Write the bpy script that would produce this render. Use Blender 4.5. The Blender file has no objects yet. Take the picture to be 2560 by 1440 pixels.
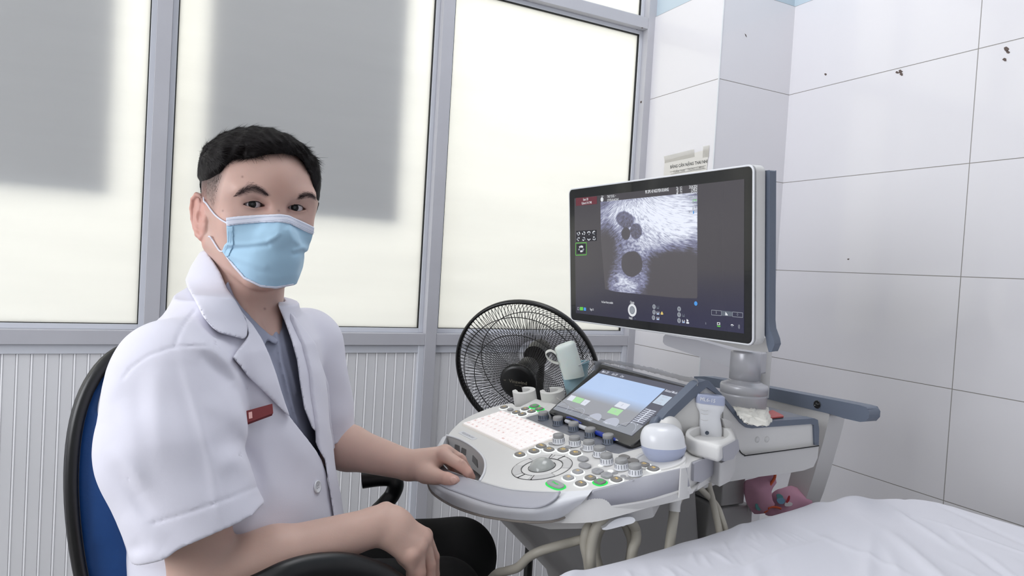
import bpy, bmesh, math, random
import numpy as np
from mathutils import Vector, Matrix

random.seed(7)
rng = np.random.default_rng(7)
SC = bpy.context.scene
COL = SC.collection

# ------------------------------------------------------------------ camera
FPX = 1724.49
A_PITCH, A_YAW, A_ROLL = 0.02823082, -0.47029052, 0.05881459
def _rot(a):
    cx, cy, cz = np.cos(a); sx, sy, sz = np.sin(a)
    Rx = np.array([[1,0,0],[0,cx,-sx],[0,sx,cx]]); Ry = np.array([[cy,0,sy],[0,1,0],[-sy,0,cy]]); Rz = np.array([[cz,-sz,0],[sz,cz,0],[0,0,1]])
    return Rz @ Rx @ Ry
RC = _rot(np.array([A_PITCH, A_YAW, A_ROLL])) @ np.array([[1,0,0],[0,0,-1],[0,1,0]], float)
CAMP = np.array([0.0, 0.0, 1.152])
cam_data = bpy.data.cameras.new('camera')
cam_data.sensor_width = 36.0
cam_data.lens = FPX / 2560 * 36.0
cam_data.clip_start = 0.02
cam = bpy.data.objects.new('camera', cam_data); COL.objects.link(cam)
_m = Matrix(((RC[0][0], -RC[1][0], -RC[2][0], 0), (RC[0][1], -RC[1][1], -RC[2][1], 0), (RC[0][2], -RC[1][2], -RC[2][2], 1.152), (0, 0, 0, 1)))
cam.matrix_world = _m
SC.camera = cam

# ------------------------------------------------------------------ world, lights, exposure
w = bpy.data.worlds.new('world'); SC.world = w; w.use_nodes = True
w.node_tree.nodes['Background'].inputs[0].default_value = (0.75, 0.86, 1.0, 1)
w.node_tree.nodes['Background'].inputs[1].default_value = 0.6
SC.view_settings.view_transform = 'Standard'
SC.view_settings.look = 'None'
SC.view_settings.exposure = -0.13
SC.view_settings.gamma = 1.0
SC.view_settings.use_curve_mapping = False
SC.cycles.use_denoising = True
SC.cycles.max_bounces = 8
SC.cycles.sample_clamp_indirect = 6.0
SC.cycles.caustics_reflective = False
SC.cycles.caustics_refractive = False

def area(name, loc, target, sx, sy, power, color):
    l = bpy.data.lights.new(name, 'AREA'); l.shape = 'RECTANGLE'; l.size = sx; l.size_y = sy
    l.energy = power; l.color = color
    o = bpy.data.objects.new(name, l); COL.objects.link(o)
    o.location = loc
    o.rotation_euler = (Vector(target) - Vector(loc)).to_track_quat('-Z', 'Y').to_euler()
    return o
# daylight outside the back windows, daylight through the left window, two unseen overhead lights added as fill
area('daylight_back', (0.2, 3.6, 2.6), (0.4, 2.05, 1.5), 6.0, 3.6, 330, (1.0, 0.985, 0.93))
area('daylight_left', (-2.72, 0.66, 1.62), (0.5, 0.7, 1.0), 2.4, 1.6, 84, (0.96, 0.97, 1.0))
area('ceiling_fill_front', (-0.5, -0.5, 2.92), (-0.4, 0.1, 0.0), 2.6, 1.6, 13, (1.0, 0.975, 0.985))
area('ceiling_fill_back', (0.95, 1.15, 2.92), (1.0, 1.1, 0.0), 1.3, 0.8, 17, (0.97, 0.97, 1.0))

# ------------------------------------------------------------------ pixel -> world helpers
def ray(x, y):
    return RC.T @ np.array([(x - 1280) / FPX, (y - 720) / FPX, 1.0])
def W(x, y, d): return CAMP + ray(x, y) * d
def onX(x, y, X): r = ray(x, y); return CAMP + r * (X / r[0])
def onY(x, y, Y): r = ray(x, y); return CAMP + r * (Y / r[1])
def onZ(x, y, Z): r = ray(x, y); return CAMP + r * ((Z - CAMP[2]) / r[2])
def proj(p):
    c = RC @ (np.asarray(p, float) - CAMP); return np.array([1280 + FPX * c[0] / c[2], 720 + FPX * c[1] / c[2]])
def par(p1, p2, p3, p4, width):
    r = [ray(*p) for p in (p1, p2, p3, p4)]
    v = np.linalg.svd(np.array([r[0], -r[1], r[2], -r[3]]).T)[2][-1]; v = v / v[0]
    P = [v[i] * r[i] for i in range(4)]
    s = width / np.linalg.norm(P[1] - P[0])
    return [CAMP + p * s for p in P]
class Frame:
    """a plane with origin O, right U, up V, normal N"""
    def __init__(s, O, U, V):
        s.O = np.asarray(O, float); U = np.asarray(U, float); V = np.asarray(V, float)
        s.U = U / np.linalg.norm(U); V = V - s.U * (V @ s.U); s.V = V / np.linalg.norm(V); s.N = np.cross(s.U, s.V)
    def p(s, u, v, n=0.0): return s.O + s.U * u + s.V * v + s.N * n
    def hit(s, x, y, off=0.0):
        r = ray(x, y); t = ((s.O - CAMP) @ s.N + off) / (r @ s.N); return CAMP + r * t
    def uv(s, x, y, off=0.0):
        q = s.hit(x, y, off) - s.O; return q @ s.U, q @ s.V
    def mat(s):
        return Matrix([[s.U[i], s.V[i], s.N[i], s.O[i]] for i in range(3)] + [[0, 0, 0, 1]])
def frame4(P): return Frame(P[3], P[1] - P[0], P[0] - P[3])
KB = frame4(par((1253.7,1029.8),(1407,1089),(1299.6,1129),(1157,1062), .25))
TS = frame4(par((1506.9,923.4),(1716,970),(1580,1090.6),(1382,1023), .258))
MO = frame4(par((1423,472),(1888,409),(1884,866),(1426,802), .56))

# ------------------------------------------------------------------ materials
def lin(c):
    if isinstance(c, str):
        c = [int(c[i:i+2], 16) / 255 for i in (0, 2, 4)]
    return tuple(((x / 12.92) if x <= 0.04045 else ((x + 0.055) / 1.055) ** 2.4) for x in c)
class NT:
    def __init__(s, name):
        s.m = bpy.data.materials.new(name); s.m.use_nodes = True; s.t = s.m.node_tree
        s.b = s.t.nodes['Principled BSDF']; s.out = s.t.nodes['Material Output']
    def n(s, typ, **kw):
        x = s.t.nodes.new(typ)
        for k, v in kw.items():
            if hasattr(x, k): setattr(x, k, v)
            else: x.inputs[k].default_value = v
        return x
    def l(s, a, b): s.t.links.new(a, b)
def mat(name, col, rough=0.5, metal=0.0, bump=0.0, bscale=40.0, var=0.0, vscale=6.0, spec=0.5, coat=0.0, emit=None, estr=0.0, sss=0.0, sheen=0.0, alpha=1.0, trans=0.0, bdist=0.002):
    k = NT(name); c = lin(col); b = k.b
    b.inputs['Base Color'].default_value = (*c, 1); b.inputs['Roughness'].default_value = rough
    b.inputs['Metallic'].default_value = metal; b.inputs['Specular IOR Level'].default_value = spec
    b.inputs['Coat Weight'].default_value = coat; b.inputs['Sheen Weight'].default_value = sheen
    b.inputs['Alpha'].default_value = alpha; b.inputs['Transmission Weight'].default_value = trans
    if sss:
        b.inputs['Subsurface Weight'].default_value = sss; b.inputs['Subsurface Radius'].default_value = (1.0, 0.35, 0.2); b.inputs['Subsurface Scale'].default_value = 0.008
    if emit is not None:
        b.inputs['Emission Color'].default_value = (*lin(emit), 1); b.inputs['Emission Strength'].default_value = estr
    tc = k.n('ShaderNodeTexCoord')
    if var:
        nz = k.n('ShaderNodeTexNoise'); nz.inputs['Scale'].default_value = vscale; nz.inputs['Detail'].default_value = 4
        k.l(tc.outputs['Object'], nz.inputs['Vector'])
        mp = k.n('ShaderNodeMapRange'); mp.inputs['From Min'].default_value = .3; mp.inputs['From Max'].default_value = .7
        mp.inputs['To Min'].default_value = 1 - var; mp.inputs['To Max'].default_value = 1 + var * .5
        k.l(nz.outputs['Fac'], mp.inputs['Value'])
        mx = k.n('ShaderNodeMix', data_type='RGBA', blend_type='MULTIPLY'); mx.inputs['Factor'].default_value = 1
        mx.inputs['A'].default_value = (*c, 1)
        k.l(mp.outputs['Result'], mx.inputs['B']); k.l(mx.outputs['Result'], b.inputs['Base Color'])
    if bump:
        n2 = k.n('ShaderNodeTexNoise'); n2.inputs['Scale'].default_value = bscale; n2.inputs['Detail'].default_value = 3
        k.l(tc.outputs['Object'], n2.inputs['Vector'])
        bp = k.n('ShaderNodeBump'); bp.inputs['Strength'].default_value = bump; bp.inputs['Distance'].default_value = bdist
        k.l(n2.outputs['Fac'], bp.inputs['Height']); k.l(bp.outputs['Normal'], b.inputs['Normal'])
    return k.m
def emat(name, col, s=1.0):
    k = NT(name); b = k.b
    b.inputs['Base Color'].default_value = (0.02, 0.02, 0.02, 1); b.inputs['Roughness'].default_value = .5; b.inputs['Specular IOR Level'].default_value = 0.0
    b.inputs['Emission Color'].default_value = (*lin(col), 1); b.inputs['Emission Strength'].default_value = s
    return k.m
M = {}

# ------------------------------------------------------------------ mesh helpers
class MB:
    """collects shapes and links them as ONE mesh object"""
    def __init__(s): s.v = []; s.f = []; s.mi = []; s.sm = []
    def add(s, vs, fs, mi=0, smooth=False):
        o = len(s.v); s.v += [tuple(map(float, p)) for p in vs]; s.f += [tuple(i + o for i in f) for f in fs]
        s.mi += [mi] * len(fs); s.sm += [smooth] * len(fs); return s
    def box(s, lo, hi, mi=0):
        x0, y0, z0 = lo; x1, y1, z1 = hi
        v = [(x0,y0,z0),(x1,y0,z0),(x1,y1,z0),(x0,y1,z0),(x0,y0,z1),(x1,y0,z1),(x1,y1,z1),(x0,y1,z1)]
        return s.add(v, [(0,3,2,1),(4,5,6,7),(0,1,5,4),(1,2,6,5),(2,3,7,6),(3,0,4,7)], mi)
    def fbox(s, fr, u0, u1, v0, v1, n0, n1, mi=0):
        q = [fr.p(u, v, n) for n in (n0, n1) for (u, v) in ((u0,v0),(u1,v0),(u1,v1),(u0,v1))]
        return s.add(q, [(0,3,2,1),(4,5,6,7),(0,1,5,4),(1,2,6,5),(2,3,7,6),(3,0,4,7)], mi)
    def prism(s, pts, vec, mi=0, smooth=False, cap=True):
        """extrude closed 3-D polygon along vec (array) ; concave polygons are fine"""
        n = len(pts); P = [np.asarray(p, float) for p in pts]; vec = np.asarray(vec, float)
        vs = P + [p + vec for p in P]
        fs = [(i, (i + 1) % n, n + (i + 1) % n, n + i) for i in range(n)]
        s.add(vs, fs, mi, smooth)
        if cap:
            from mathutils.geometry import tessellate_polygon
            t = tessellate_polygon([[Vector(p) for p in P]])
            s.add(vs, [tuple(a) for a in t] + [tuple(n + i for i in reversed(a)) for a in t], mi)
        return s
    def slab(s, fr, uv, n0, n1, mi=0, bev=0.0):
        """polygon in frame fr, from n0 to n1, optional chamfer at n1"""
        A = [fr.p(u, v, n0) for u, v in uv]
        if bev <= 0: return s.prism(A, fr.N * (n1 - n0), mi)
        uv = np.array(uv, float)
        rings = [(n0, 0.0)]
        for k in range(4):
            a = math.pi / 2 * k / 3; rings.append((n1 - bev + bev * math.sin(a), bev * (1 - math.cos(a))))
        n = len(uv); allv = []
        for h, ins in rings:
            q = inset(uv, ins); allv += [fr.p(a, b, h) for a, b in q]
        fs = []
        for r in range(len(rings) - 1):
            fs += [(r*n+i, r*n+(i+1) % n, (r+1)*n+(i+1) % n, (r+1)*n+i) for i in range(n)]
        s.add(allv, fs, mi, True)
        from mathutils.geometry import tessellate_polygon
        q = inset(uv, rings[-1][1]); t = tessellate_polygon([[Vector((a, b, 0)) for a, b in q]])
        s.add(allv[-n:], [tuple(a) for a in t], mi)
        t = tessellate_polygon([[Vector((a, b, 0)) for a, b in uv]])
        s.add(allv[:n], [tuple(reversed(a)) for a in t], mi)
        return s
    def lathe(s, c, axis, prof, seg=32, mi=0, smooth=True, ell=None, cap=True):
        """prof = [(radius, height)] along axis from c"""
        c = np.asarray(c, float); ax = np.asarray(axis, float); ax = ax / np.linalg.norm(ax)
        if ell is None:
            a = np.cross(ax, [0, 0, 1.0]);
            if np.linalg.norm(a) < 1e-3: a = np.array([1.0, 0, 0])
            a /= np.linalg.norm(a); b = np.cross(ax, a)
        else: a, b = ell
        vs = []; 
        for r, h in prof:
            for k in range(seg):
                t = 2 * math.pi * k / seg; vs.append(c + ax * h + r * (a * math.cos(t) + b * math.sin(t)))
        fs = [(i*seg+k, i*seg+(k+1) % seg, (i+1)*seg+(k+1) % seg, (i+1)*seg+k) for i in range(len(prof)-1) for k in range(seg)]
        s.add(vs, fs, mi, smooth)
        if cap and prof[0][0] > 1e-6: s.add(vs[:seg], [tuple(range(seg-1, -1, -1))], mi)
        if cap and prof[-1][0] > 1e-6: s.add(vs[-seg:], [tuple(range(seg))], mi)
        return s
    def cyl(s, a, b, r, seg=24, mi=0, r2=None, smooth=True):
        a = np.asarray(a, float); b = np.asarray(b, float); L = np.linalg.norm(b - a)
        return s.lathe(a, b - a, [(r, 0), (r if r2 is None else r2, L)], seg, mi, smooth)
    def ball(s, c, r, seg=20, mi=0, sc=(1, 1, 1)):
        n = seg // 2; vs = []
        for i in range(n + 1):
            t = math.pi * i / n
            for k in range(seg):
                p = 2 * math.pi * k / seg
                vs.append((c[0]+r*sc[0]*math.sin(t)*math.cos(p), c[1]+r*sc[1]*math.sin(t)*math.sin(p), c[2]+r*sc[2]*math.cos(t)))
        return s.add(vs, [(i*seg+k, (i+1)*seg+k, (i+1)*seg+(k+1) % seg, i*seg+(k+1) % seg) for i in range(n) for k in range(seg)], mi, True)
    def tube(s, pts, r, seg=10, mi=0, rf=None, closed=False, flat=1.0):
        P = np.array([np.asarray(p, float) for p in pts]); n = len(P)
        T = np.zeros_like(P)
        for i in range(n):
            T[i] = (P[(i+1) % n] - P[i-1]) if closed else P[min(i+1, n-1)] - P[max(i-1, 0)]
            T[i] /= np.linalg.norm(T[i]) + 1e-12
        a = np.cross(T[0], [0.1, 0.3, 1.0]); a /= np.linalg.norm(a); vs = []
        for i in range(n):
            a = a - T[i] * (a @ T[i]); a /= np.linalg.norm(a); b = np.cross(T[i], a)
            rr = r if rf is None else r * rf(i / (n - 1))
            for k in range(seg):
                t = 2 * math.pi * k / seg; vs.append(P[i] + rr * (a * math.cos(t) + b * math.sin(t) * flat))
        m = n if closed else n - 1
        fs = [(i*seg+k, i*seg+(k+1) % seg, ((i+1) % n)*seg+(k+1) % seg, ((i+1) % n)*seg+k) for i in range(m) for k in range(seg)]
        s.add(vs, fs, mi, True)
        if not closed: s.add(vs[:seg], [tuple(range(seg-1, -1, -1))], mi); s.add(vs[-seg:], [tuple(range(seg))], mi)
        return s
    def grid(s, rows, mi=0, smooth=True, closed=False):
        m = len(rows[0]); vs = [p for r in rows for p in r]
        e = m if closed else m - 1
        return s.add(vs, [(i*m+j, i*m+(j+1) % m, (i+1)*m+(j+1) % m, (i+1)*m+j) for i in range(len(rows)-1) for j in range(e)], mi, smooth)
    def build(s, name, mats, parent=None, solid=0.0, bevel=0.0, sub=0, soff=-1.0, fixn=True):
        me = bpy.data.meshes.new(name); me.from_pydata(s.v, [], s.f); me.update()
        if not isinstance(mats, (list, tuple)): mats = [mats]
        for m_ in mats: me.materials.append(m_)
        me.polygons.foreach_set('material_index', s.mi); me.polygons.foreach_set('use_smooth', s.sm)
        if fixn:
            bm = bmesh.new(); bm.from_mesh(me); bmesh.ops.recalc_face_normals(bm, faces=bm.faces[:]); bm.to_mesh(me); bm.free()
        o = bpy.data.objects.new(name, me); COL.objects.link(o)
        if solid: q = o.modifiers.new('solidify', 'SOLIDIFY'); q.thickness = solid; q.offset = soff
        if bevel:
            q = o.modifiers.new('bevel', 'BEVEL'); q.width = bevel; q.segments = 3; q.limit_method = 'ANGLE'; q.angle_limit = 0.6
            me.polygons.foreach_set('use_smooth', [True] * len(me.polygons))
            try:
                q2 = o.modifiers.new('weighted_normal', 'WEIGHTED_NORMAL'); q2.keep_sharp = True
            except Exception: pass
        if sub: q = o.modifiers.new('subdivision', 'SUBSURF'); q.levels = q.render_levels = sub
        if parent is not None: adopt(o, parent)
        return o
def adopt(o, parent):
    o.parent = parent
    bpy.context.view_layer.update() if False else None
    o.matrix_parent_inverse = WORLD.get(parent.name, Matrix.Identity(4)).inverted()
WORLD = {}
def empty(name, loc, label, cat, group=None):
    o = bpy.data.objects.new(name, None); COL.objects.link(o); o.location = [float(a) for a in loc]; o.empty_display_size = .05
    WORLD[o.name] = Matrix.Translation(o.location)
    return tag(o, label, cat, group)
def tag(o, label=None, cat=None, group=None, kind=None):
    if label: o['label'] = label
    if cat: o['category'] = cat
    if group: o['group'] = group
    if kind: o['kind'] = kind
    return o
def struct(o, label=None, cat=None): return tag(o, label, cat, kind='structure')
def dup(o, name=None, parent=None, mw=None):
    c = o.copy(); COL.objects.link(c)
    if name: c.name = name
    if parent is not None: c.parent = parent
    if mw is not None: c.matrix_parent_inverse = Matrix.Identity(4); c.matrix_local = mw
    return c
def inset(uv, d):
    uv = np.asarray(uv, float); n = len(uv)
    if d == 0: return uv
    ar = sum(uv[i][0]*uv[(i+1) % n][1]-uv[(i+1) % n][0]*uv[i][1] for i in range(n)); sg = 1 if ar > 0 else -1
    out = []
    for i in range(n):
        a = uv[i] - uv[i-1]; b = uv[(i+1) % n] - uv[i]
        a = a / (np.linalg.norm(a) + 1e-9); b = b / (np.linalg.norm(b) + 1e-9)
        na = np.array([-a[1], a[0]]) * sg; nb = np.array([-b[1], b[0]]) * sg
        m = na + nb; m /= max(np.linalg.norm(m), .3); out.append(uv[i] + m * d / max(m @ na, .5))
    return np.array(out)
def rrect(u0, u1, v0, v1, r, n=6):
    o = []
    for cx, cy, a0 in ((u1-r, v0+r, -90), (u1-r, v1-r, 0), (u0+r, v1-r, 90), (u0+r, v0+r, 180)):
        for k in range(n + 1):
            a = math.radians(a0 + 90 * k / n); o.append((cx + r * math.cos(a), cy + r * math.sin(a)))
    return o
def catmull(P, n, closed=False):
    P = np.array(P, float); m = len(P); out = []
    cnt = m if closed else m - 1
    for i in range(cnt):
        p0 = P[(i-1) % m] if closed or i > 0 else 2*P[0]-P[1]
        p1 = P[i]; p2 = P[(i+1) % m]
        p3 = P[(i+2) % m] if closed or i + 2 < m else 2*P[-1]-P[-2]
        for k in range(n):
            t = k / n
            out.append(.5*((2*p1)+(-p0+p2)*t+(2*p0-5*p1+4*p2-p3)*t*t+(-p0+3*p1-3*p2+p3)*t**3))
    if not closed: out.append(P[-1])
    return np.array(out)
def resample(P, n):
    P = np.array(P, float); d = np.r_[0, np.cumsum(np.linalg.norm(np.diff(P, axis=0), axis=1))]
    t = np.linspace(0, d[-1], n); return np.array([np.interp(t, d, P[:, k]) for k in range(P.shape[1])]).T
_tc = {}
def text_geo(s, size, align='CENTER', bold=0.0):
    """outline text as flat vertices and faces (built once per string)"""
    key = (s, align, bold)
    if key not in _tc:
        cu = bpy.data.curves.new('t', 'FONT'); cu.body = s; cu.size = 1.0; cu.align_x = align; cu.align_y = 'CENTER'; cu.resolution_u = 2; cu.offset = bold
        o = bpy.data.objects.new('t', cu); COL.objects.link(o)
        dg = bpy.context.evaluated_depsgraph_get(); ev = o.evaluated_get(dg); me = ev.to_mesh()
        _tc[key] = ([tuple(v.co) for v in me.vertices], [tuple(p.vertices) for p in me.polygons])
        ev.to_mesh_clear(); bpy.data.objects.remove(o); bpy.data.curves.remove(cu)
    v, f = _tc[key]
    return v, f
def put_text(mb, fr, s, u, v, size, n=0.0006, mi=0, align='CENTER', bold=0.0, sx=1.0, rot=0.0):
    vv, ff = text_geo(s, size, align, bold); c, sn = math.cos(rot), math.sin(rot)
    mb.add([fr.p(u + (x * c * sx - y * sn) * size, v + (x * sn * sx + y * c) * size, n) for x, y, z in vv], ff, mi)
# ------------------------------------------------------------------ the room
XL, XR, YB, YF, ZC = -2.75, 1.888, 2.06, -2.3, 3.0
XP, YP = 1.569, 1.71      # tiled pillar in the corner
def tile_mat(name, axis, phase):
    """0.6 x 0.3 m glazed tiles; joints follow the wall's own coordinates"""
    k = NT(name); b = k.b
    g = k.n('ShaderNodeNewGeometry'); sp = k.n('ShaderNodeSeparateXYZ'); k.l(g.outputs['Position'], sp.inputs[0])
    def line(sock, period, off, wd):
        a = k.n('ShaderNodeMath', operation='ADD'); a.inputs[1].default_value = off + 50 * period; k.l(sock, a.inputs[0])
        m_ = k.n('ShaderNodeMath', operation='MODULO'); m_.inputs[1].default_value = period; k.l(a.outputs[0], m_.inputs[0])
        s_ = k.n('ShaderNodeMath', operation='SUBTRACT'); s_.inputs[1].default_value = period / 2; k.l(m_.outputs[0], s_.inputs[0])
        ab = k.n('ShaderNodeMath', operation='ABSOLUTE'); k.l(s_.outputs[0], ab.inputs[0])
        mr = k.n('ShaderNodeMapRange'); mr.inputs['From Min'].default_value = wd; mr.inputs['From Max'].default_value = wd * 1.6
        mr.inputs['To Min'].default_value = 1; mr.inputs['To Max'].default_value = 0; k.l(ab.outputs[0], mr.inputs['Value'])
        return mr.outputs[0]
    h = line(sp.outputs['Z'], 0.3, 0.15, 0.0008)
    if axis: v = line(sp.outputs[axis], 0.617, 0.3085 - phase, 0.0008)
    else: v = k.n('ShaderNodeValue').outputs[0]
    mx = k.n('ShaderNodeMath', operation='MAXIMUM'); k.l(h, mx.inputs[0])
    if axis: k.l(v, mx.inputs[1])
    else: mx.inputs[1].default_value = 0
    c = k.n('ShaderNodeMix', data_type='RGBA'); c.inputs['A'].default_value = (*lin((.875,.87,.885)), 1); c.inputs['B'].default_value = (*lin((.56,.545,.53)), 1)
    k.l(mx.outputs[0], c.inputs['Factor']); k.l(c.outputs['Result'], b.inputs['Base Color'])
    r = k.n('ShaderNodeMapRange'); r.inputs['To Min'].default_value = .09; r.inputs['To Max'].default_value = .8; k.l(mx.outputs[0], r.inputs['Value']); k.l(r.outputs[0], b.inputs['Roughness'])
    nz = k.n('ShaderNodeTexNoise'); nz.inputs['Scale'].default_value = 3.0; nz.inputs['Detail'].default_value = 2; k.l(g.outputs['Position'], nz.inputs['Vector'])
    b1 = k.n('ShaderNodeBump'); b1.inputs['Strength'].default_value = .25; b1.inputs['Distance'].default_value = .004; k.l(nz.outputs['Fac'], b1.inputs['Height'])
    b2 = k.n('ShaderNodeBump', invert=True); b2.inputs['Strength'].default_value = .6; b2.inputs['Distance'].default_value = .001
    k.l(mx.outputs[0], b2.inputs['Height']); k.l(b1.outputs['Normal'], b2.inputs['Normal']); k.l(b2.outputs['Normal'], b.inputs['Normal'])
    return k.m
M['tile_r'] = tile_mat('glazed_tile_right', 'Y', 1.095)
M['tile_p'] = tile_mat('glazed_tile_pillar', None, 0)
M['paint'] = mat('pale_blue_paint', (.74,.80,.84), .6, bump=.1, bscale=60)
M['white_paint'] = mat('white_paint', (.86,.87,.88), .7, bump=.1, bscale=60)
M['alu'] = mat('grey_aluminium', (.72,.72,.745), .38, metal=.0, var=.04, vscale=8)
M['alu_lt'] = mat('light_aluminium', (.80,.81,.84), .35)
M['panel'] = mat('grey_wall_panelling', (.87,.87,.88), .42, var=.03, vscale=3)
M['gasket'] = mat('black_gasket', (.02,.03,.03), .6)
M['floor'] = mat('floor_tile', (.56,.55,.54), .35, var=.05, vscale=2)
M['dark'] = mat('dark_mark', (.36,.31,.29), .8)

f = MB(); f.box((XL, YF, -.1), (XR, YB+.1, 0)); struct(f.build('floor', M['floor']))
f = MB(); f.box((XL, YF, ZC), (XR, YB+.1, ZC+.1)); struct(f.build('ceiling', M['white_paint']))
# right wall: painted above 2.1 m, tiled below
wr = struct(MB().box((XR, YF, 0), (XR+.15, YB+.1, ZC)).build('wall_right', M['paint']))
adopt(MB().box((XR-.012+.012, YF, 0), (XR+.001, YP, 2.1)).build('tile_cladding', M['tile_r']), wr) if False else None
t = MB(); t.add([(XR-.0005, YF, 0), (XR-.0005, YP, 0), (XR-.0005, YP, 2.1), (XR-.0005, YF, 2.1), (XR+.01, YF, 0), (XR+.01, YP, 0), (XR+.01, YP, 2.1), (XR+.01, YF, 2.1)],
     [(0,1,2,3),(7,6,5,4),(3,2,6,7),(0,4,5,1),(1,5,6,2),(0,3,7,4)]); t.build('tile_cladding', M['tile_r'], wr)
# pillar
pl = struct(MB().box((XP+.004, YP+.004, 0), (XR+.1, YB+.1, ZC)).build('wall_pillar', M['paint']))
t = MB(); t.box((XP, YP, 0), (XR+.02, YB+.05, 2.1)); t.build('tile_cladding', M['tile_p'], pl)
t = MB()   # white corner bead on the pillar's front edge
t.tube([(XP+.001, YP+.001, 0.0), (XP+.001, YP+.001, 1.0), (XP+.001, YP+.001, 2.1)], .0028, 8); t.build('corner_bead', M['white_paint'], pl)
# left wall with a window opening, wall behind the photographer
wl = MB()
for (y0, y1, z0, z1) in ((YF, YB+.1, 0, .75), (YF, YB+.1, 2.5, ZC), (YF, -.60, .75, 2.5), (1.92, YB+.1, .75, 2.5)): wl.box((XL-.15, y0, z0), (XL, y1, z1))
struct(wl.build('wall_left', M['white_paint']))
struct(MB().box((XL, YF-.15, 0), (XR, YF, ZC)).build('wall_front', M['white_paint']))

# ---- back wall: window grid above a ribbed metal panel
PIT = .789; MX = [-.0195 + PIT * k for k in range(-3, 3)]      # mullion centres
def frosted(name):
    k = NT(name); t = k.t
    geo = k.n('ShaderNodeNewGeometry'); mp = k.n('ShaderNodeMapping'); mp.inputs['Scale'].default_value = (.8, 1, 7)
    k.l(geo.outputs['Position'], mp.inputs['Vector'])
    nz = k.n('ShaderNodeTexNoise'); nz.inputs['Scale'].default_value = 3; nz.inputs['Detail'].default_value = 5; k.l(mp.outputs[0], nz.inputs['Vector'])
    cr = k.n('ShaderNodeMapRange'); cr.inputs['From Min'].default_value = .3; cr.inputs['From Max'].default_value = .75; cr.inputs['To Min'].default_value = .97; cr.inputs['To Max'].default_value = 1.02; k.l(nz.outputs['Fac'], cr.inputs['Value'])
    mx = k.n('ShaderNodeMix', data_type='RGBA', blend_type='MULTIPLY'); mx.inputs['Factor'].default_value = 1; mx.inputs['A'].default_value = (.88,.868,.812,1); k.l(cr.outputs[0], mx.inputs['B'])
    tr = k.n('ShaderNodeBsdfTranslucent'); df = k.n('ShaderNodeBsdfDiffuse'); gl = k.n('ShaderNodeBsdfGlossy'); gl.inputs['Roughness'].default_value = .25
    k.l(mx.outputs['Result'], tr.inputs['Color']); df.inputs['Color'].default_value = (.80,.81,.83,1)
    m1 = k.n('ShaderNodeMixShader'); m1.inputs[0].default_value = .42; k.l(tr.outputs[0], m1.inputs[1]); k.l(df.outputs[0], m1.inputs[2])
    m2 = k.n('ShaderNodeMixShader'); m2.inputs[0].default_value = .04; k.l(m1.outputs[0], m2.inputs[1]); k.l(gl.outputs[0], m2.inputs[2])
    k.l(m2.outputs[0], k.out.inputs['Surface']); return k.m
M['frost'] = frosted('frosted_glass')
M['rim'] = mat('white_glazing_bead', (.93,.93,.92), .5)
Z0, Z1, Z2, Z3 = .930, 2.050, 2.090, 2.62
for i, x in enumerate(MX):
    m_ = MB(); m_.box((x-.0185, YB, .0), (x+.0185, YB+.06, Z3+.03)); struct(m_.build('trim_%d' % (i+1), M['alu'], bevel=.0012))
sill = MB(); nt = len(MX)
for i in range(nt - 1): sill.box((MX[i]+.0185, YB+.0015, .893), (MX[i+1]-.0185, YB+.058, Z0))
sill.box((XL, YB+.0015, .893), (MX[0]-.0185, YB+.058, Z0)); struct(sill.build('trim_%d' % (nt+1), M['alu'], bevel=.0012))
rail = MB()
for i in range(nt - 1): rail.box((MX[i]+.0185, YB+.0015, Z1), (MX[i+1]-.0185, YB+.058, Z2)); rail.box((MX[i]+.0185, YB+.0015, Z3), (MX[i+1]-.0185, YB+.058, Z3+.03))
struct(rail.build('trim_%d' % (nt+2), M['alu'], bevel=.0012))
def pane(idx, x0, x1, z0, z1):
    w_ = MB()   # sash between the mullions, set back
    yf = YB + .030
    d = .0135
    w_.box((x0, yf, z0), (x0+d, yf+.022, z1)); w_.box((x1-d, yf, z0), (x1, yf+.022, z1)); w_.box((x0+d, yf, z0), (x1-d, yf+.022, z0+.014)); w_.box((x0+d, yf, z1-d), (x1-d, yf+.022, z1))
    o = struct(w_.build('window_%d' % idx, M['alu_lt'], bevel=.001))
    a0, a1, b0, b1 = x0+d, x1-d, z0+.014, z1-d
    g_ = MB(); gw = .0028
    g_.box((a0, yf+.004, b0), (a0+gw, yf+.018, b1)); g_.box((a1-gw, yf+.004, b0), (a1, yf+.018, b1)); g_.box((a0, yf+.004, b0), (a1, yf+.018, b0+.0016)); g_.box((a0, yf+.004, b1-gw), (a1, yf+.018, b1))
    g_.build('gasket', M['gasket'], o)
    MB().box((a0+gw, yf+.012, b0+.0016), (a1-gw, yf+.016, b1-gw)).build('pane', M['frost'], o)
    return o
wn = 0
for i in range(nt - 1):
    wn += 1; pane(wn, MX[i]+.0185, MX[i+1]-.0185, Z0, Z1)
for i in range(nt - 1):
    wn += 1; pane(wn, MX[i]+.0185, MX[i+1]-.0185, Z2, Z3)
# wall above the windows and outside reveal
struct(MB().box((XL, YB, Z3+.03), (XP, YB+.1, ZC)).build('wall_back_top', M['white_paint']))
# ribbed panelling below the sill
pb = MB(); yp = YB + .022
prof = []; x = XL
while x < XP:
    prof += [(x, yp), (x+.0215, yp), (x+.0223, yp+.0020), (x+.0262, yp+.0020), (x+.0290, yp-.0012), (x+.0300, yp)]; x += .0305
rows = [[(a, b, z) for a, b in prof] for z in (0.0, .45, .893)]
pb.grid(rows, smooth=False); struct(pb.build('wall_back', M['panel'], solid=.004))
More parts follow.
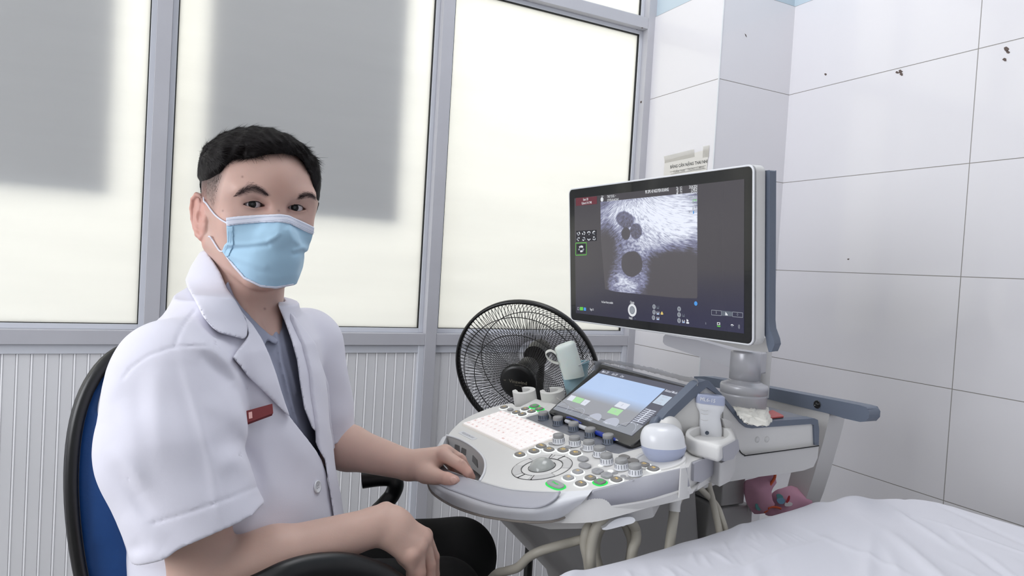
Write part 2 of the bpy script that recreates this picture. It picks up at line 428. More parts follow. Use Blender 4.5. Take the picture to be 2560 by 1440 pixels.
# header strip and side trim just under the sill
hb = MB()
for i in range(nt - 1):
    hb.box((MX[i]+.0185, YB+.012, .868), (MX[i+1]-.0185, YB+.024, .893)); hb.box((MX[i+1]-.0185-.018, YB+.006, 0), (MX[i+1]-.0185, YB+.03, .893)) 
struct(hb.build('trim_%d' % (nt+3), M['alu_lt'], bevel=.001))
# boards leaning outside against the frosted glass: their soft shade shows through
M['board'] = mat('outside_board', (.55,.56,.59), .8)
q0 = onY(290, 100, YB+.045); q1 = onY(280, 478, YB+.045)
bd = MB().box((-.62, YB+.066, q1[2]), (q0[0], YB+.078, 2.04)).build('outdoor_board', M['board'])
tag(bd, 'grey board leaning outside behind the left frosted window, seen as soft shade', 'board')
q0 = onY(522, 100, YB+.045); q1 = onY(1008, 552, YB+.045); q2 = onY(1018, 100, YB+.045)
bd = MB().box((q0[0], YB+.066, q1[2]), (q2[0]-.0, YB+.078, 2.04)).build('outdoor_board', M['board'])
tag(bd, 'grey board leaning outside behind the middle frosted window above the seated man', 'board')
# chips, drilled holes and screws
def mark(fr, pts, name, m_, par_, th=.0008):
    mb = MB(); mb.prism([fr(*p) for p in pts], np.array(th)); return mb.build(name, m_, par_)
hole = MB()
for (cx, cy, r) in ((2251,179,5),(2243,181,4),(2254,186,4),(2516,123,6.5),(2520,130,4.5),(2512,149,5),(2064,186,3),(2121,648,2.5)):
    P = [onX(cx + r*math.cos(a)*(1+.3*math.sin(3*a+cx)), cy + r*.8*math.sin(a)*(1+.3*math.cos(2*a+cy)), XR-.0006) for a in np.linspace(0, 2*math.pi, 9)[:-1]]
    hole.prism(P, (-.0006, 0, 0))
hole.build('tile_chip', M['dark'], wr)
hole = MB()
P = [onY(x, y, YP-.0003) for x, y in ((1862,84),(1865,87),(1867,93),(1864,90))]; hole.prism(P, (0, -.0006, 0)); 
c = onY(1929, 463, YP-.0003); hole.lathe(c, (0,-1,0), [(.005,0),(.0045,.0015),(.0,.0017)], 12)
hole.build('tile_chip', M['dark'], pl)
sc = MB()
for (px, py) in ((1594.5, 253.5),):
    c = onY(px, py, YB+.015); c[0] = MX[5]-.0186; sc.lathe(c, (-1,0,0), [(.0042,0),(.004,.001),(.0018,.0013),(.0016,.0004),(0,.0004)], 14)
for (px, py) in ((1591.5, 74.5), (1605.5, 69.5)):
    c = onZ(px, py, Z1); sc.lathe(c, (0,0,-1), [(.0035,0),(.003,.001),(0,.0011)], 12)
sc.build('screw', M['dark'], bpy.data.objects['trim_6'])
# ------------------------------------------------------------------ ultrasound machine
M['shell'] = mat('warm_white_plastic', (.865,.86,.85), .42, bump=.05, bscale=600, bdist=.0002)
M['shell2'] = mat('light_grey_plastic', (.79,.785,.78), .45)
M['grey'] = mat('cool_grey_plastic', (.67,.67,.70), .38)
M['slate'] = mat('slate_blue_plastic', (.39,.425,.485), .42)
M['strip'] = mat('slate_grey_strip', (.47,.48,.51), .4)
M['seam'] = mat('seam_shadow_gap', (.12,.12,.12), .8)
M['black'] = mat('black_gloss_bezel', (.035,.038,.042), .16, coat=.3)
M['blackp'] = mat('black_plastic', (.02,.02,.022), .4)
M['silver'] = mat('silver_metal_paint', (.74,.74,.76), .32, metal=.25)
M['whiteg'] = mat('white_gloss_plastic', (.88,.885,.90), .3, coat=.2)
M['lilac'] = mat('lilac_blue_plastic', (.66,.69,.79), .28, coat=.4)
M['cream'] = mat('cream_cable', (.72,.70,.65), .5, bump=.15, bscale=80)
M['glow'] = emat('key_backlight', (.97,.95,.93), .72)
M['keyw'] = mat('backlit_key', (.88,.87,.87), .4, emit=(1,.96,.95), estr=.40)
M['keyink'] = mat('key_lettering', (.74,.46,.42), .6, emit=(.80,.52,.47), estr=.15)
M['ring'] = emat('white_light_ring', (.98,1.0,1.0), 1.15)
M['green'] = emat('green_light', (.22,.95,.40), 1.0)
M['amber'] = emat('amber_legend', (1.0,.86,.52), 1.0)
M['btn'] = mat('grey_button', (.50,.49,.48), .4)
M['btnl'] = mat('light_grey_button', (.62,.62,.63), .4)
M['ballm'] = mat('trackball_grey', (.66,.67,.655), .22, coat=.4)

P0 = KB
machine = empty('ultrasound_machine', (1.02, 1.17, 0.0), 'white and grey ultrasound machine with tilted touch screen and control panel beside the seated man', 'ultrasound machine')
def UV(pts, off=0.0, fr=None): return [(fr or P0).uv(x, y, off) for x, y in pts]
def smooth_uv(pts, n=5, closed=False): return [tuple(p) for p in catmull(pts, n, closed)]

# --- top plate of the control panel, with the hand opening cut out of its front left
edge_l = smooth_uv(UV([(1117,1089),(1133,1070),(1160,1047),(1206,1026),(1247,1013),(1279,1007)]), 4)
edge_n = smooth_uv(UV([(1281,1007),(1286,1011),(1290,1016),(1300,1016)]), 3)
back = [(-.02,.20),(.30,.215),(.42,.215)] + UV([(1668,1108),(1700,1120),(1716,1140),(1713,1167)])
edge_f = smooth_uv(UV([(1713,1167),(1650,1182),(1601,1193),(1540,1210),(1481,1224),(1440,1228),(1402,1229),(1340,1227),(1268,1221),(1199,1203)]), 3)
edge_c = smooth_uv(UV([(1199,1203),(1210,1183),(1213,1160),(1206,1141),(1185,1120),(1160,1104),(1139,1095),(1117,1089)]), 5)
top_uv = edge_l[:-1] + edge_n + back[:-1] + edge_f[:-1] + edge_c[:-1]
mb = MB(); mb.slab(P0, top_uv, -.052, 0.0, bev=.003)
panel = mb.build('control_panel', M['shell'], machine)
# inner white lip along the hand opening
mb = MB(); pth = [P0.p(u, v, .0005) for u, v in edge_c]; mb.tube(pth, .0022, 8); mb.build('opening_lip', M['whiteg'], panel)
def skin(rows, n=48, cm=6, near=1.0):
    out = []
    for pts, off in rows:
        offs = off if isinstance(off, (list, tuple)) else [off] * len(pts)
        nr = near if isinstance(near, list) else [near]*len(pts)
        P = [CAMP + (P0.hit(x, y, o)-CAMP)*q for (x, y), o, q in zip(pts, offs, nr)]
        out.append(resample(catmull(P, cm), n))
    return out
def finer(rows, k=5):
    R = np.array(rows); out = catmull(R.reshape(len(R), -1), k); return [r.reshape(-1, 3) for r in out]
# --- front handle
h0 = [(1117,1089),(1107,1112),(1101,1135),(1104,1155),(1118,1173),(1143,1183),(1172,1195),(1200,1203),(1268,1221),(1340,1228),(1402,1229),(1481,1225)]
h1 = [(1108,1092),(1093,1125),(1083,1160),(1081,1187),(1090,1204),(1108,1217),(1136,1229),(1228,1260),(1304,1270),(1350,1271),(1408,1257),(1466,1244)]
h2 = [(1104,1096),(1087,1128),(1076,1163),(1070,1195),(1075,1219),(1093,1238),(1136,1263),(1197,1284),(1258,1295),(1319,1301),(1385,1298),(1440,1274)]
h3 = [(1104,1098),(1086,1131),(1074,1167),(1069,1200),(1074,1225),(1092,1243),(1136,1268),(1197,1289),(1258,1300),(1319,1306),(1388,1303),(1443,1279)]
HN = [1.0]*6+[.999,.998,.997,.9955,.9945,.994]
rows = skin([(h0, [-.002]*12), (h1, [-.006]*7+[-.009]*5), (h2, [-.012]*3+[-.02,-.028,-.034]+[-.038]*6)], near=HN)
rows = finer(rows, 5)
low = skin([(h2, [-.016]*3+[-.024,-.032,-.038]+[-.042]*6), (h3, [-.020]*3+[-.028,-.036,-.042]+[-.047]*6)], near=HN)
inn = [np.array([P0.p(*(np.array([(q-P0.O) @ P0.U, (q-P0.O) @ P0.V]) + d), nn) for q, d in zip(rows[0], [np.array([0,0])]*48)]) for nn in (-.045,)]
inn[0] = np.array([inn[0][j]*(1-t_)+low[1][j]*t_ for j, t_ in enumerate(np.clip((np.arange(48)-36)/6, 0, 1))])
mb = MB(); mb.grid(rows); mb.grid([rows[-1], low[0], low[1], inn[0]]); mb.grid([inn[0], rows[0]])
handle = mb.build('front_handle', M['whiteg'], machine)
g0 = h0[:11]; g1 = h1[:9] + [(1350,1269),(1383,1252),(1404,1231)]
g0 = [(1120,1174)] + h0[5:11]
ga = catmull([P0.hit(x, y, .0006) for x, y in [(1098,1140),(1101,1160),(1118,1174),(1143,1184),(1172,1196),(1200,1204),(1268,1222),(1340,1229),(1401,1230)]], 6)
gb = catmull([P0.hit(x, y, o) for (x, y), o in zip([(1085,1160),(1081,1187),(1090,1204),(1108,1216),(1136,1228),(1228,1258),(1304,1268),(1350,1267),(1384,1251),(1402,1232)], [-.002,-.003,-.004,-.005,-.006,-.006,-.006,-.005,-.003,0])], 6)
ga = resample(ga, 50); gb = resample(gb, 50); sc_a = np.interp(np.linspace(0,1,50), [0,.5,1], [.9975,.9960,.9925])[:, None]; ga = CAMP + (ga-CAMP)*sc_a; gb = CAMP + (gb-CAMP)*(sc_a-.001); mid = (ga + gb) / 2 + P0.N * .0026
mb = MB(); mb.grid(finer([ga, mid, gb], 5)); mb.build('grip_pad', M['grey'], handle, solid=.002)
# dark rubber line under the handle
mb = MB(); mb.tube((low[0][6:] + low[1][6:]) / 2 - P0.N * .001, .0022, 8); mb.build('bumper_strip', mat('taupe_rubber', (.55,.52,.49), .6), handle)
# --- right hand side rim: grey band over a white lip
r0 = [(1481,1224.5),(1540,1210),(1601,1193),(1650,1182),(1713,1167)]
r1 = [(1447,1270),(1486,1266.5),(1600,1250),(1665,1233),(1721,1213)]
r1b = [(1443,1274),(1486,1271),(1600,1254),(1665,1238),(1724,1217)]
r2 = [(1434,1288),(1473,1287),(1599,1267),(1665,1252),(1730,1229)]
rim = skin([(r0, -.001), (r1, -.034)], 40, near=.9955)
mb = MB(); mb.grid(rim, smooth=True); mb.build('side_band', M['grey'], panel, solid=.004)
lip = skin([(r1, -.034), (r1b, -.037), (r2, -.050)], 40, near=.9945)
und = np.array([q + P0.V * .05 - P0.U * .03 - P0.N*.004 for q in lip[2]])
mb = MB(); mb.grid([lip[0], lip[1], lip[2]], smooth=False); mb.grid([lip[2], und]); mb.build('lower_lip', M['shell'], panel, solid=.003)
# underside hull
mb = MB(); mb.slab(P0, inset(np.array(top_uv[:4] + back[:3] + [(.50,.10)] + [(.47,.02),(.40,-.05),(.33,-.075),(.27,-.06),(.24,-.03),(.15,-.02),(.06,-.03)]), .008), -.085, -.045); mb.build('underside', M['shell2'], panel, bevel=.006)
# --- keyboard: each key its own piece
kb = MB(); kb.slab(P0, rrect(-.003,.253,-.003,.1015,.006), .0002, .0016); keyboard = kb.build('keyboard', M['glow'], machine)
legend = ["1234567890-=B", "QWERTYUIOP[]\\", "ASDFGHJKL;'#E", "ZXCVBNM,./^+-"]
def key(u0, u1, v0, v1, s):
    k_ = MB(); k_.slab(P0, rrect(u0, u1, v0, v1, .0012, 2), .0016, .0042, bev=.0008)
    if s: put_text(k_, P0, s, (u0+u1)/2 - .0015, (v0+v1)/2 + .001, .0078, .00435, 1); 
    if s and len(s) == 1: put_text(k_, P0, '.', u1 - .004, v1 - .0045, .008, .00435, 1)
    k_.build('key', [M['keyw'], M['keyink']], keyboard, fixn=False)
kw = .250 / 14.0; kh = .0985 / 6
for r in range(6):
    v1_ = .0985 - r * kh; v0_ = v1_ - kh + .0014
    if r == 0: cells = [(i, i + 1, ['Esc'] + ['F%d' % j for j in range(1, 13)] + ['?']) for i in range(14)]; names = ['Esc'] + ['F%d' % j for j in range(1, 13)] + ['?']; cells = [(i, i+1, names[i]) for i in range(14)]
    elif r < 5: 
        L_ = ['~','Tab','Cap','Shf'][r-1]; w0 = [1,1.5,1.75,1.25][r-1]; cells = [(0, w0, L_)]; x_ = w0
        for ch in legend[r-1]:
            if x_ + 1 > 14.01: break
            cells.append((x_, min(x_+1, 14), ch)); x_ += 1
        if x_ < 13.95: cells.append((x_, 14, ''))
    else: cells = [(0,1.3,'Ctrl'),(1.3,2.3,'Fn'),(2.3,3.5,'Alt'),(3.5,9,''),(9,10,'Alt'),(10,11,'<'),(11,12,'v'),(12,13,'^'),(13,14,'>')]
    for a_, b_, s_ in cells: key(a_*kw + .0007, b_*kw - .0007, v0_, v1_, s_ if r else s_)
# badge under the keyboard
mb = MB(); mb.slab(P0, rrect(.040,.112,-.031,-.0185,.0055), 0, .0008); put_text(mb, P0, 'VOLUSON E10', .076, -.0247, .0098, .0011, 1, sx=.85); mb.build('name_badge', [M['whiteg'], M['grey']], panel)
# buttons on the inner wall of the hand opening
for pts in ([(1137,1111),(1148,1115),(1148,1131),(1136,1125)], [(1154,1119),(1165,1124),(1163,1139),(1152,1134)], [(1181,1138),(1192,1150),(1194,1170),(1180,1153)]):
    wl_ = [P0.hit(x, y, 0) for x, y in pts]
    # the wall is the extruded edge: intersect each view ray with the local wall plane
    c0 = np.array([P0.p(u, v, 0) for u, v in edge_c]); cx, cy = np.mean(pts, axis=0)
    best = None
    for i in range(len(c0)-1):
        a, b = c0[i], c0[i+1]; t = b - a; nrm = np.cross(t, P0.N); nrm /= np.linalg.norm(nrm)
        r_ = ray(cx, cy); k_ = ((a - CAMP) @ nrm) / (r_ @ nrm); h_ = CAMP + r_ * k_; s_ = (h_ - a) @ t / (t @ t); z_ = (h_ - a) @ P0.N
        if -.3 <= s_ <= 1.3 and -.06 < z_ < .005 and (best is None or abs(s_-.5) < best[0]): best = (abs(s_-.5), a, nrm)
    if best:
        a, nrm = best[1], best[2]
        if nrm @ (CAMP - a) < 0: nrm = -nrm
        Q = [CAMP + ray(x, y) * (((a + nrm*.0012 - CAMP) @ nrm) / (ray(x, y) @ nrm)) for x, y in pts]
        MB().prism(Q, -nrm * .003).build('side_button', M['btn'], panel, bevel=.0006)
# --- dark strip with the rotary encoders
st = UV([(1313,1046),(1335,1037),(1440,1046),(1600,1100),(1603,1117),(1549,1132.5),(1541,1133),(1528,1130),(1490,1112),(1435,1085)])
mb = MB(); mb.slab(P0, [(.087,.109),(.085,.116),(.10,.20),(.42,.20),(.418,.15),(.408,.1075),(.400,.1045),(.392,.1035)], -.002, .0012, bev=.001); mb.build('encoder_strip', M['strip'], panel)
def knob(u, v, two=False, name='rotary_knob'):
    k_ = MB(); c = P0.p(u, v, .001); N = P0.N; up = (N * .55 + np.array([0, 0, 1.0]) * .45); up /= np.linalg.norm(up)
    k_.lathe(c, up, [(.0118,0),(.0118,.001),(.0108,.0016),(.0104,.0100),(.0100,.0103)], 28, 0)
    k_.lathe(c + up*.0103, up, [(.0102,0),(.0104,.0005),(.0102,.0056),(.0094,.0066),(0,.0070)], 28, 1)
    for j in range(14):
        a = 2*math.pi*j/14; a1 = np.cross(up, P0.U); a2 = np.cross(up, a1)
        dr = a1*math.cos(a) + a2*math.sin(a); tg = np.cross(up, dr)
        p = c + dr*.0103; k_.add([p + tg*.0005 + up*.0026, p - tg*.0005 + up*.0026, p - tg*.0005 + up*.0092 + dr*.0002, p + tg*.0005 + up*.0092+ dr*.0002,
                                  p + tg*.0003 + dr*.0009+ up*.0026, p - tg*.0003 + dr*.0009+ up*.0026, p - tg*.0003 + dr*.0009+up*.0092, p + tg*.0003 + dr*.0009+up*.0092],
                                 [(4,5,6,7),(0,4,7,3),(1,2,6,5),(0,1,5,4),(3,7,6,2)], 2)
    return k_.build(name, [M['slate'] if two else M['whiteg'], M['knobtop'], M['strip'] if not two else M['seam']], panel, fixn=False)
M['knobtop'] = mat('grey_knob_top', (.60,.60,.60), .45)
for u in (.1315,.188,.244,.2995,.355): knob(u, .1265, True)
for u, v in ((.276,.070),(.312,.082),(.351,.086),(.391,.080),(.428,.067),(.465,.069),(.500,.069)): knob(u, v)
# small toggles beside the white knobs
for (x, y) in ((1383,1112),(1425,1121),(1463,1126),(1494,1143)):
    u, v = P0.uv(x, y); mb = MB(); mb.slab(P0, [(u-.006+.006*math.cos(a)*1.3, v+.0045*math.sin(a)) for a in np.linspace(0, 2*math.pi, 13)[:-1]], 0, .002, bev=.0008); mb.build('toggle', M['btnl'], panel)
# trackball with its ring
TB = (.3485, -.0125)
def ringband(r0_, r1_, a0, a1, n0, n1, m_, name, seg=18):
    o = MB(); A = np.linspace(a0, a1, seg)
    pts = [(TB[0]+r1_*math.cos(a), TB[1]+r1_*math.sin(a)) for a in A] + [(TB[0]+r0_*math.cos(a), TB[1]+r0_*math.sin(a)) for a in A[::-1]]
    o.slab(P0, pts, n0, n1, bev=.0006); return o.build(name, m_, panel)
MB().lathe(P0.p(*TB, -.001), P0.N, [(.0590*1.0,0),(.0590,.0011),(.0,.0011)], 64).build('trackball_groove', M['seam'], panel) if False else None
mb = MB(); mb.lathe(P0.p(*TB, 0), P0.N, [(.0531,-.001),(.0531,.0004),(.0522,.0004),(.0522,-.001)], 72, cap=False); mb.lathe(P0.p(*TB, 0), P0.N, [(.0364,-.001),(.0364,.0007),(.0355,.0007),(.0355,-.001)], 72, cap=False); mb.build('ring_groove', M['seam'], panel)
q = math.pi
for a in (25, 115, 205, 295):
    a0 = math.radians(a); ringband(.0372,.0514,a0+.12,a0+1.02,0,.0015,M['shell2'],'ring_button',18)
    ringband(.0372,.0514,a0+1.05,a0+1.57+.09,0,.0010,M['shell'],'ring_button',10)
for a in (98, 128, 278, 308):
    A = math.radians(a); d = np.array([math.cos(A), math.sin(A)]); t = np.array([-d[1], d[0]])*.0006; c = np.array(TB)
    MB().slab(P0, [tuple(c+d*.037+t), tuple(c+d*.0535+t), tuple(c+d*.0535-t), tuple(c+d*.037-t)], .0008, .0017).build('ring_mark', M['seam'], panel)
mb = MB(); mb.lathe(P0.p(*TB, 0), P0.N, [(.0350,.0002),(.030,.0012),(.0225,.0005)], 64, cap=False); mb.build('ball_surround', M['shell'], panel)
mb = MB(); prof = [(.0232*math.cos(a), -.004+.0232*math.sin(a)*.86) for a in np.linspace(0.15, math.pi/2, 12)]; mb.lathe(P0.p(*TB, 0), P0.N, prof[:-1]+[(0, prof[-1][1])], 48); mb.build('trackball', M['ballm'], panel)
mb = MB(); mb.lathe(P0.p(*TB, 0), P0.N, [(.0242,-.001),(.0242,.0012),(.0233,.0012),(.0233,-.001)], 48, cap=False); mb.build('ball_groove', M['seam'], panel)
# push buttons
def button(u, v, a=.0105, b=.0075, ring=None, cap='btn', s='', rot=0.0, name='push_button', ink='amber', sz=.0085):
    cr, sr = math.cos(rot), math.sin(rot)
    def el(k, n=22):
        o = []
        for t in np.linspace(0, 2*math.pi, n+1)[:-1]:
            c_, s_ = math.cos(t), math.sin(t); x = (a+k)*abs(c_)**.75*np.sign(c_); y = (b+k)*abs(s_)**.75*np.sign(s_); o.append((u+x*cr-y*sr, v+x*sr+y*cr))
        return o
    o = MB()
    o.slab(P0, el(0), .001, .0040, 0, bev=.0013)
    if s: put_text(o, P0, s, u, v+.0002, sz, .0043, 1, rot=rot, bold=.01)
    bt = o.build(name, [M[cap], M[ink]], machine, fixn=False)
    if ring:
        MB().slab(P0, el(.0022), .0002, .0015, 0, bev=.0005).build('light_ring', M[ring], bt)
    return bt
for u, v, s, r_, sz in ((.268,-.010,'M',.6,.009),(.275,.016,'PD',.5,.007),(.265,.038,'PW',.3,.008),(.292,.038,'CF',.3,.008),(.316,.053,'2D',.1,.009),(.347,.059,'4D',0,.009)):
    button(u, v, .0120, .0085, 'ring', 'btn', s, 0, sz=sz)
for u, v in ((.380,.052),(.407,.037)): button(u, v, .0115 if u < .39 else .0135, .0075, None, 'btnl', 'o', 0, ink='grey' if True else 'amber', sz=.006)
for u, v, s in ((.419,.014,'P1'),(.427,-.010,'P2'),(.462,-.010,'P4'),(.456,.013,'P3'),(.494,.036,'P6'),(.507,.100,'P8'),(.483,.101,'P7')):
    button(u, v, .0105, .0078, 'ring', 'btnl' if s in ('P1','P2') else 'btn', s, 0, sz=.0075)
for u, v in ((.468,.037),(.443,.037)): button(u, v, .0112, .0080, None, 'btnl', 'E', 0, ink='grey', sz=.007)
for u, v in ((.432,.101),(.457,.100)): button(u, v, .0108, .0078, None, 'btn', '', 0)
button(.4800, .014, .0108, .0080, 'green', 'btn', '□', 0, ink='green', sz=.010)
button(.4320, -.0385, .0205, .0088, 'green', 'btnl', 'Freeze', -.0, ink='green', sz=.0068, name='freeze_button')
for u, v, s, g_ in ((-.023,.116,'P',0),(.037,.114,'N',0),(.062,.115,'R',0),(.034,.139,'H',0),(.063,.138,'A',0),(.063,.158,'L',1)):
    button(u, v, .0100, .0085, 'green' if g_ else 'ring', 'btn', s, 0, sz=.009)
button(.005, .117, .008, .006, None, 'btnl', '', 0)
button(.034, .163, .0115, .0095, 'green', 'btn', 'O', 0, ink='green', name='power_button', sz=.012)
for x, y in ((1502,1164),(1526,1178),(1538,1183),(1558,1190.5),(1568.5,1196),(1579.5,1200)):
    u, v = P0.uv(x, y); mb = MB(); mb.slab(P0, [(u+.0052*math.cos(a), v+.0044*math.sin(a)) for a in np.linspace(0, 2*math.pi, 15)[:-1]], 0, .0007); mb.build('indicator', M['ring'] if x in (1502, 1526) else M['btnl'], panel)

# --- touch screen on its tilted block
tb_uv = UV([(1368,1031),(1575,1117),(1746,974),(1503,909)], 0, TS)
tb = inset(np.array([tb_uv[0], tb_uv[1], tb_uv[2], tb_uv[3]]), 0)
def roundpoly(P, r, n=5):
    P = [np.array(p, float) for p in P]; out = []
    for i in range(len(P)):
        a, b, c = P[i-1], P[i], P[(i+1) % len(P)]
        u_ = (a-b)/np.linalg.norm(a-b); w_ = (c-b)/np.linalg.norm(c-b)
        for k in range(n+1):
            t = k/n; p = b + u_*r*(1-t)**2 + w_*r*t**2; out.append(tuple(p))
    return out
tbr = roundpoly(tb, .012)
touch = MB().slab(TS, tbr, -.014, 0, bev=.002).build('touch_screen', M['black'], machine)
MB().slab(TS, [tuple(p) for p in inset(np.array(tbr), .003)], -.045, -.014).build('screen_housing', M['slate'], touch, bevel=.004)
M['t_dark'] = emat('touch_dark', (.40,.41,.47), .9); M['t_blue'] = emat('touch_blue', (.66,.76,.92), 1.0); M['t_grey'] = emat('touch_grey', (.62,.64,.68), .95)
M['t_pale'] = emat('touch_pale', (.82,.88,.95), 1.0); M['t_green'] = emat('touch_green', (.72,.93,.70), 1.0); M['t_white'] = emat('touch_white', (.93,.95,1.0), 1.0); M['t_line'] = emat('touch_line', (.78,.80,.86), 1.0)
z6b = lambda a, b: (1360 + a/6.4, 900 + b/6.4)
def tpoly(pts, m_, n, name='touch_tile', zf=z6b, fr=TS, par_=None):
    return MB().slab(fr, [fr.uv(*zf(*p)) for p in pts], n-.0002, n).build(name, m_, par_ or touch, fixn=True)
kmix = NT('touch_background'); 
def touch_bg():
    k = kmix; k.b.inputs['Base Color'].default_value = (.02,.02,.02,1); k.b.inputs['Specular IOR Level'].default_value = 0
    tc = k.n('ShaderNodeTexCoord'); sp = k.n('ShaderNodeSeparateXYZ'); k.l(tc.outputs['Object'], sp.inputs[0])
    mr = k.n('ShaderNodeMapRange'); mr.inputs['From Min'].default_value = .055; mr.inputs['From Max'].default_value = .085; k.l(sp.outputs['Y'], mr.inputs['Value'])
    c = k.n('ShaderNodeMix', data_type='RGBA'); c.inputs['A'].default_value = (*lin((.60,.61,.64)), 1); c.inputs['B'].default_value = (*lin((.70,.79,.93)), 1)
    k.l(mr.outputs[0], c.inputs['Factor']); k.l(c.outputs['Result'], k.b.inputs['Emission Color']); k.b.inputs['Emission Strength'].default_value = 1.2
    return k.m
def local_slab(fr, uv, n0, n1, m_, name, parent):
    mb = MB(); idf = Frame((0,0,0), (1,0,0), (0,1,0)); mb.slab(idf, uv, n0, n1); o = mb.build(name, m_)
    o.parent = parent; o.matrix_parent_inverse = WORLD.get(parent.name, Matrix.Identity(4)).inverted(); o.matrix_local = fr.mat() if parent.name not in WORLD else o.matrix_parent_inverse.inverted() @ fr.mat() 
    return o
scr = [TS.uv(*p) for p in ((1506.9,923.4),(1716,970),(1580,1090.6),(1382,1023))]
MB().slab(TS, scr, .0002, .0005).build('display', M['t_dark'], touch)
o_ = local_slab(TS, [TS.uv(*z6b(*p)) for p in ((875,215),(1940,470),(1310,1060),(200,730))], .0006, .0009, touch_bg(), 'display_field', touch)
o_.matrix_parent_inverse = Matrix.Identity(4); o_.matrix_basis = TS.mat()
tpoly([(200,742),(1310,1072),(1420,985),(1590,1060),(1400,1215),(150,790)], M['t_grey'], .0008, 'display_footer')
tpoly([(440,568),(520,590),(450,665),(365,640)], M['t_white'], .0012); tpoly([(525,592),(655,632),(575,705),(450,668)], M['t_green'], .0012); tpoly([(662,635),(748,662),(655,738),(582,712)], M['t_white'], .0012)
tpoly([(1215,670),(1385,722),(1300,798),(1125,745)], M['t_white'], .0012); tpoly([(1095,765),(1275,812),(1180,900),(1010,845)], M['t_green'], .0012)
tpoly([(1880,560),(2055,605),(1910,740),(1735,690)], M['t_pale'], .0012)
z6 = lambda a, b: (1340 + a/3.789, 860 + b/3.789)
lines = MB()
def tline(a, b, wd=.0007, zf=z6b, n=.0013, mi=0):
    p, q_ = np.array(TS.uv(*zf(*a))), np.array(TS.uv(*zf(*b))); d = (q_-p)/np.linalg.norm(q_-p); t = np.array([-d[1], d[0]])*wd
    lines.add([TS.p(*(p+t), n), TS.p(*(q_+t), n), TS.p(*(q_-t), n), TS.p(*(p-t), n)], [(0,1,2,3)], mi)
for k in range(8):
    x = 1625 - k*29; y = 790 + k*26
    tline((x, y), (x+170, y+48), .0016)
def tarc(cx, cy, r, a0, a1, wd=.0005, fill=None):
    c = np.array(TS.uv(*z6b(cx, cy))); A = np.linspace(a0, a1, 26)
    if fill is not None:
        MB().slab(TS, [tuple(c + r*np.array([math.cos(a), math.sin(a)])) for a in A], .0009, .0012).build('touch_tile', fill, touch)
        return
    for i in range(25):
        p = [c + (r+s_)*np.array([math.cos(a), math.sin(a)]) for s_ in (-wd, wd) for a in (A[i], A[i+1])]
        lines.add([TS.p(*p[0], .0013), TS.p(*p[1], .0013), TS.p(*p[3], .0013), TS.p(*p[2], .0013)], [(0,1,2,3)])
tarc(255,800,.020,0,math.pi); tarc(500,870,.020,0,math.pi); tarc(1290,1125,.022,0,math.pi)
tarc(785,950,.018,0,math.pi,fill=M['lamp_l'] if 'lamp_l' in M else M['t_line']); tarc(1045,1035,.020,0,math.pi,fill=M['t_line'])
lines.build('touch_marks', M['t_line'], touch, fixn=False)
tx = MB()
def ttext(s, x, y, sz, mi=0): u, v = TS.uv(*z6b(x, y)); put_text(tx, TS, s, u, v, sz, .0016, mi, bold=.012, sx=.64)
ttext('Main 2D', 985, 205, .0105); ttext('Sub 2D', 1135, 243, .0095); ttext('Cine', 1255, 272, .0095); ttext('Reload Mode', 2040, 520, .0095)
ttext('CONTRAST', 715, 962, .0060); ttext('1 MHz 1.7', 1010, 1025, .0060)
ttext('B', 1255, 733, .010, 1); ttext('A', 1145, 832, .010, 1); ttext('A', 555, 650, .008, 1); ttext('B', 665, 690, .007, 1)
ttext('Back to', 1940, 605, .0072, 1); ttext('Live', 1893, 648, .0072, 1); ttext('Scanning', 1840, 690, .0072, 1)
for k in range(7): ttext('■', 1700-k*31, 822+k*27, .006)
ttext('M', 1405, 1008, .006); ttext('N', 1500, 1045, .006)
tx.build('touch_lettering', [M['t_white'], M['t_line']], touch, fixn=False)
# clear protective film, loose and rumpled, standing proud along the top edge
def film_mat():
    k = NT('clear_plastic_film'); tr = k.n('ShaderNodeBsdfTransparent'); gl = k.n('ShaderNodeBsdfGlossy'); gl.inputs['Roughness'].default_value = .12
    df = k.n('ShaderNodeBsdfDiffuse'); df.inputs['Color'].default_value = (.8,.8,.8,1)
    tr.inputs['Color'].default_value = (.97,.97,.97,1)
    fr_ = k.n('ShaderNodeFresnel'); fr_.inputs['IOR'].default_value = 1.14
    nz = k.n('ShaderNodeTexNoise'); nz.inputs['Scale'].default_value = 90; nz.inputs['Detail'].default_value = 4
    tc = k.n('ShaderNodeTexCoord'); k.l(tc.outputs['Object'], nz.inputs['Vector'])
    bp = k.n('ShaderNodeBump'); bp.inputs['Strength'].default_value = .5; bp.inputs['Distance'].default_value = .002; k.l(nz.outputs['Fac'], bp.inputs['Height']); k.l(bp.outputs[0], gl.inputs['Normal'])
    m1 = k.n('ShaderNodeMixShader'); k.l(fr_.outputs[0], m1.inputs[0]); k.l(tr.outputs[0], m1.inputs[1]); k.l(gl.outputs[0], m1.inputs[2])
    m2 = k.n('ShaderNodeMixShader'); m2.inputs[0].default_value = .02; k.l(m1.outputs[0], m2.inputs[1]); k.l(df.outputs[0], m2.inputs[2])
    k.l(m2.outputs[0], k.out.inputs['Surface']); return k.m
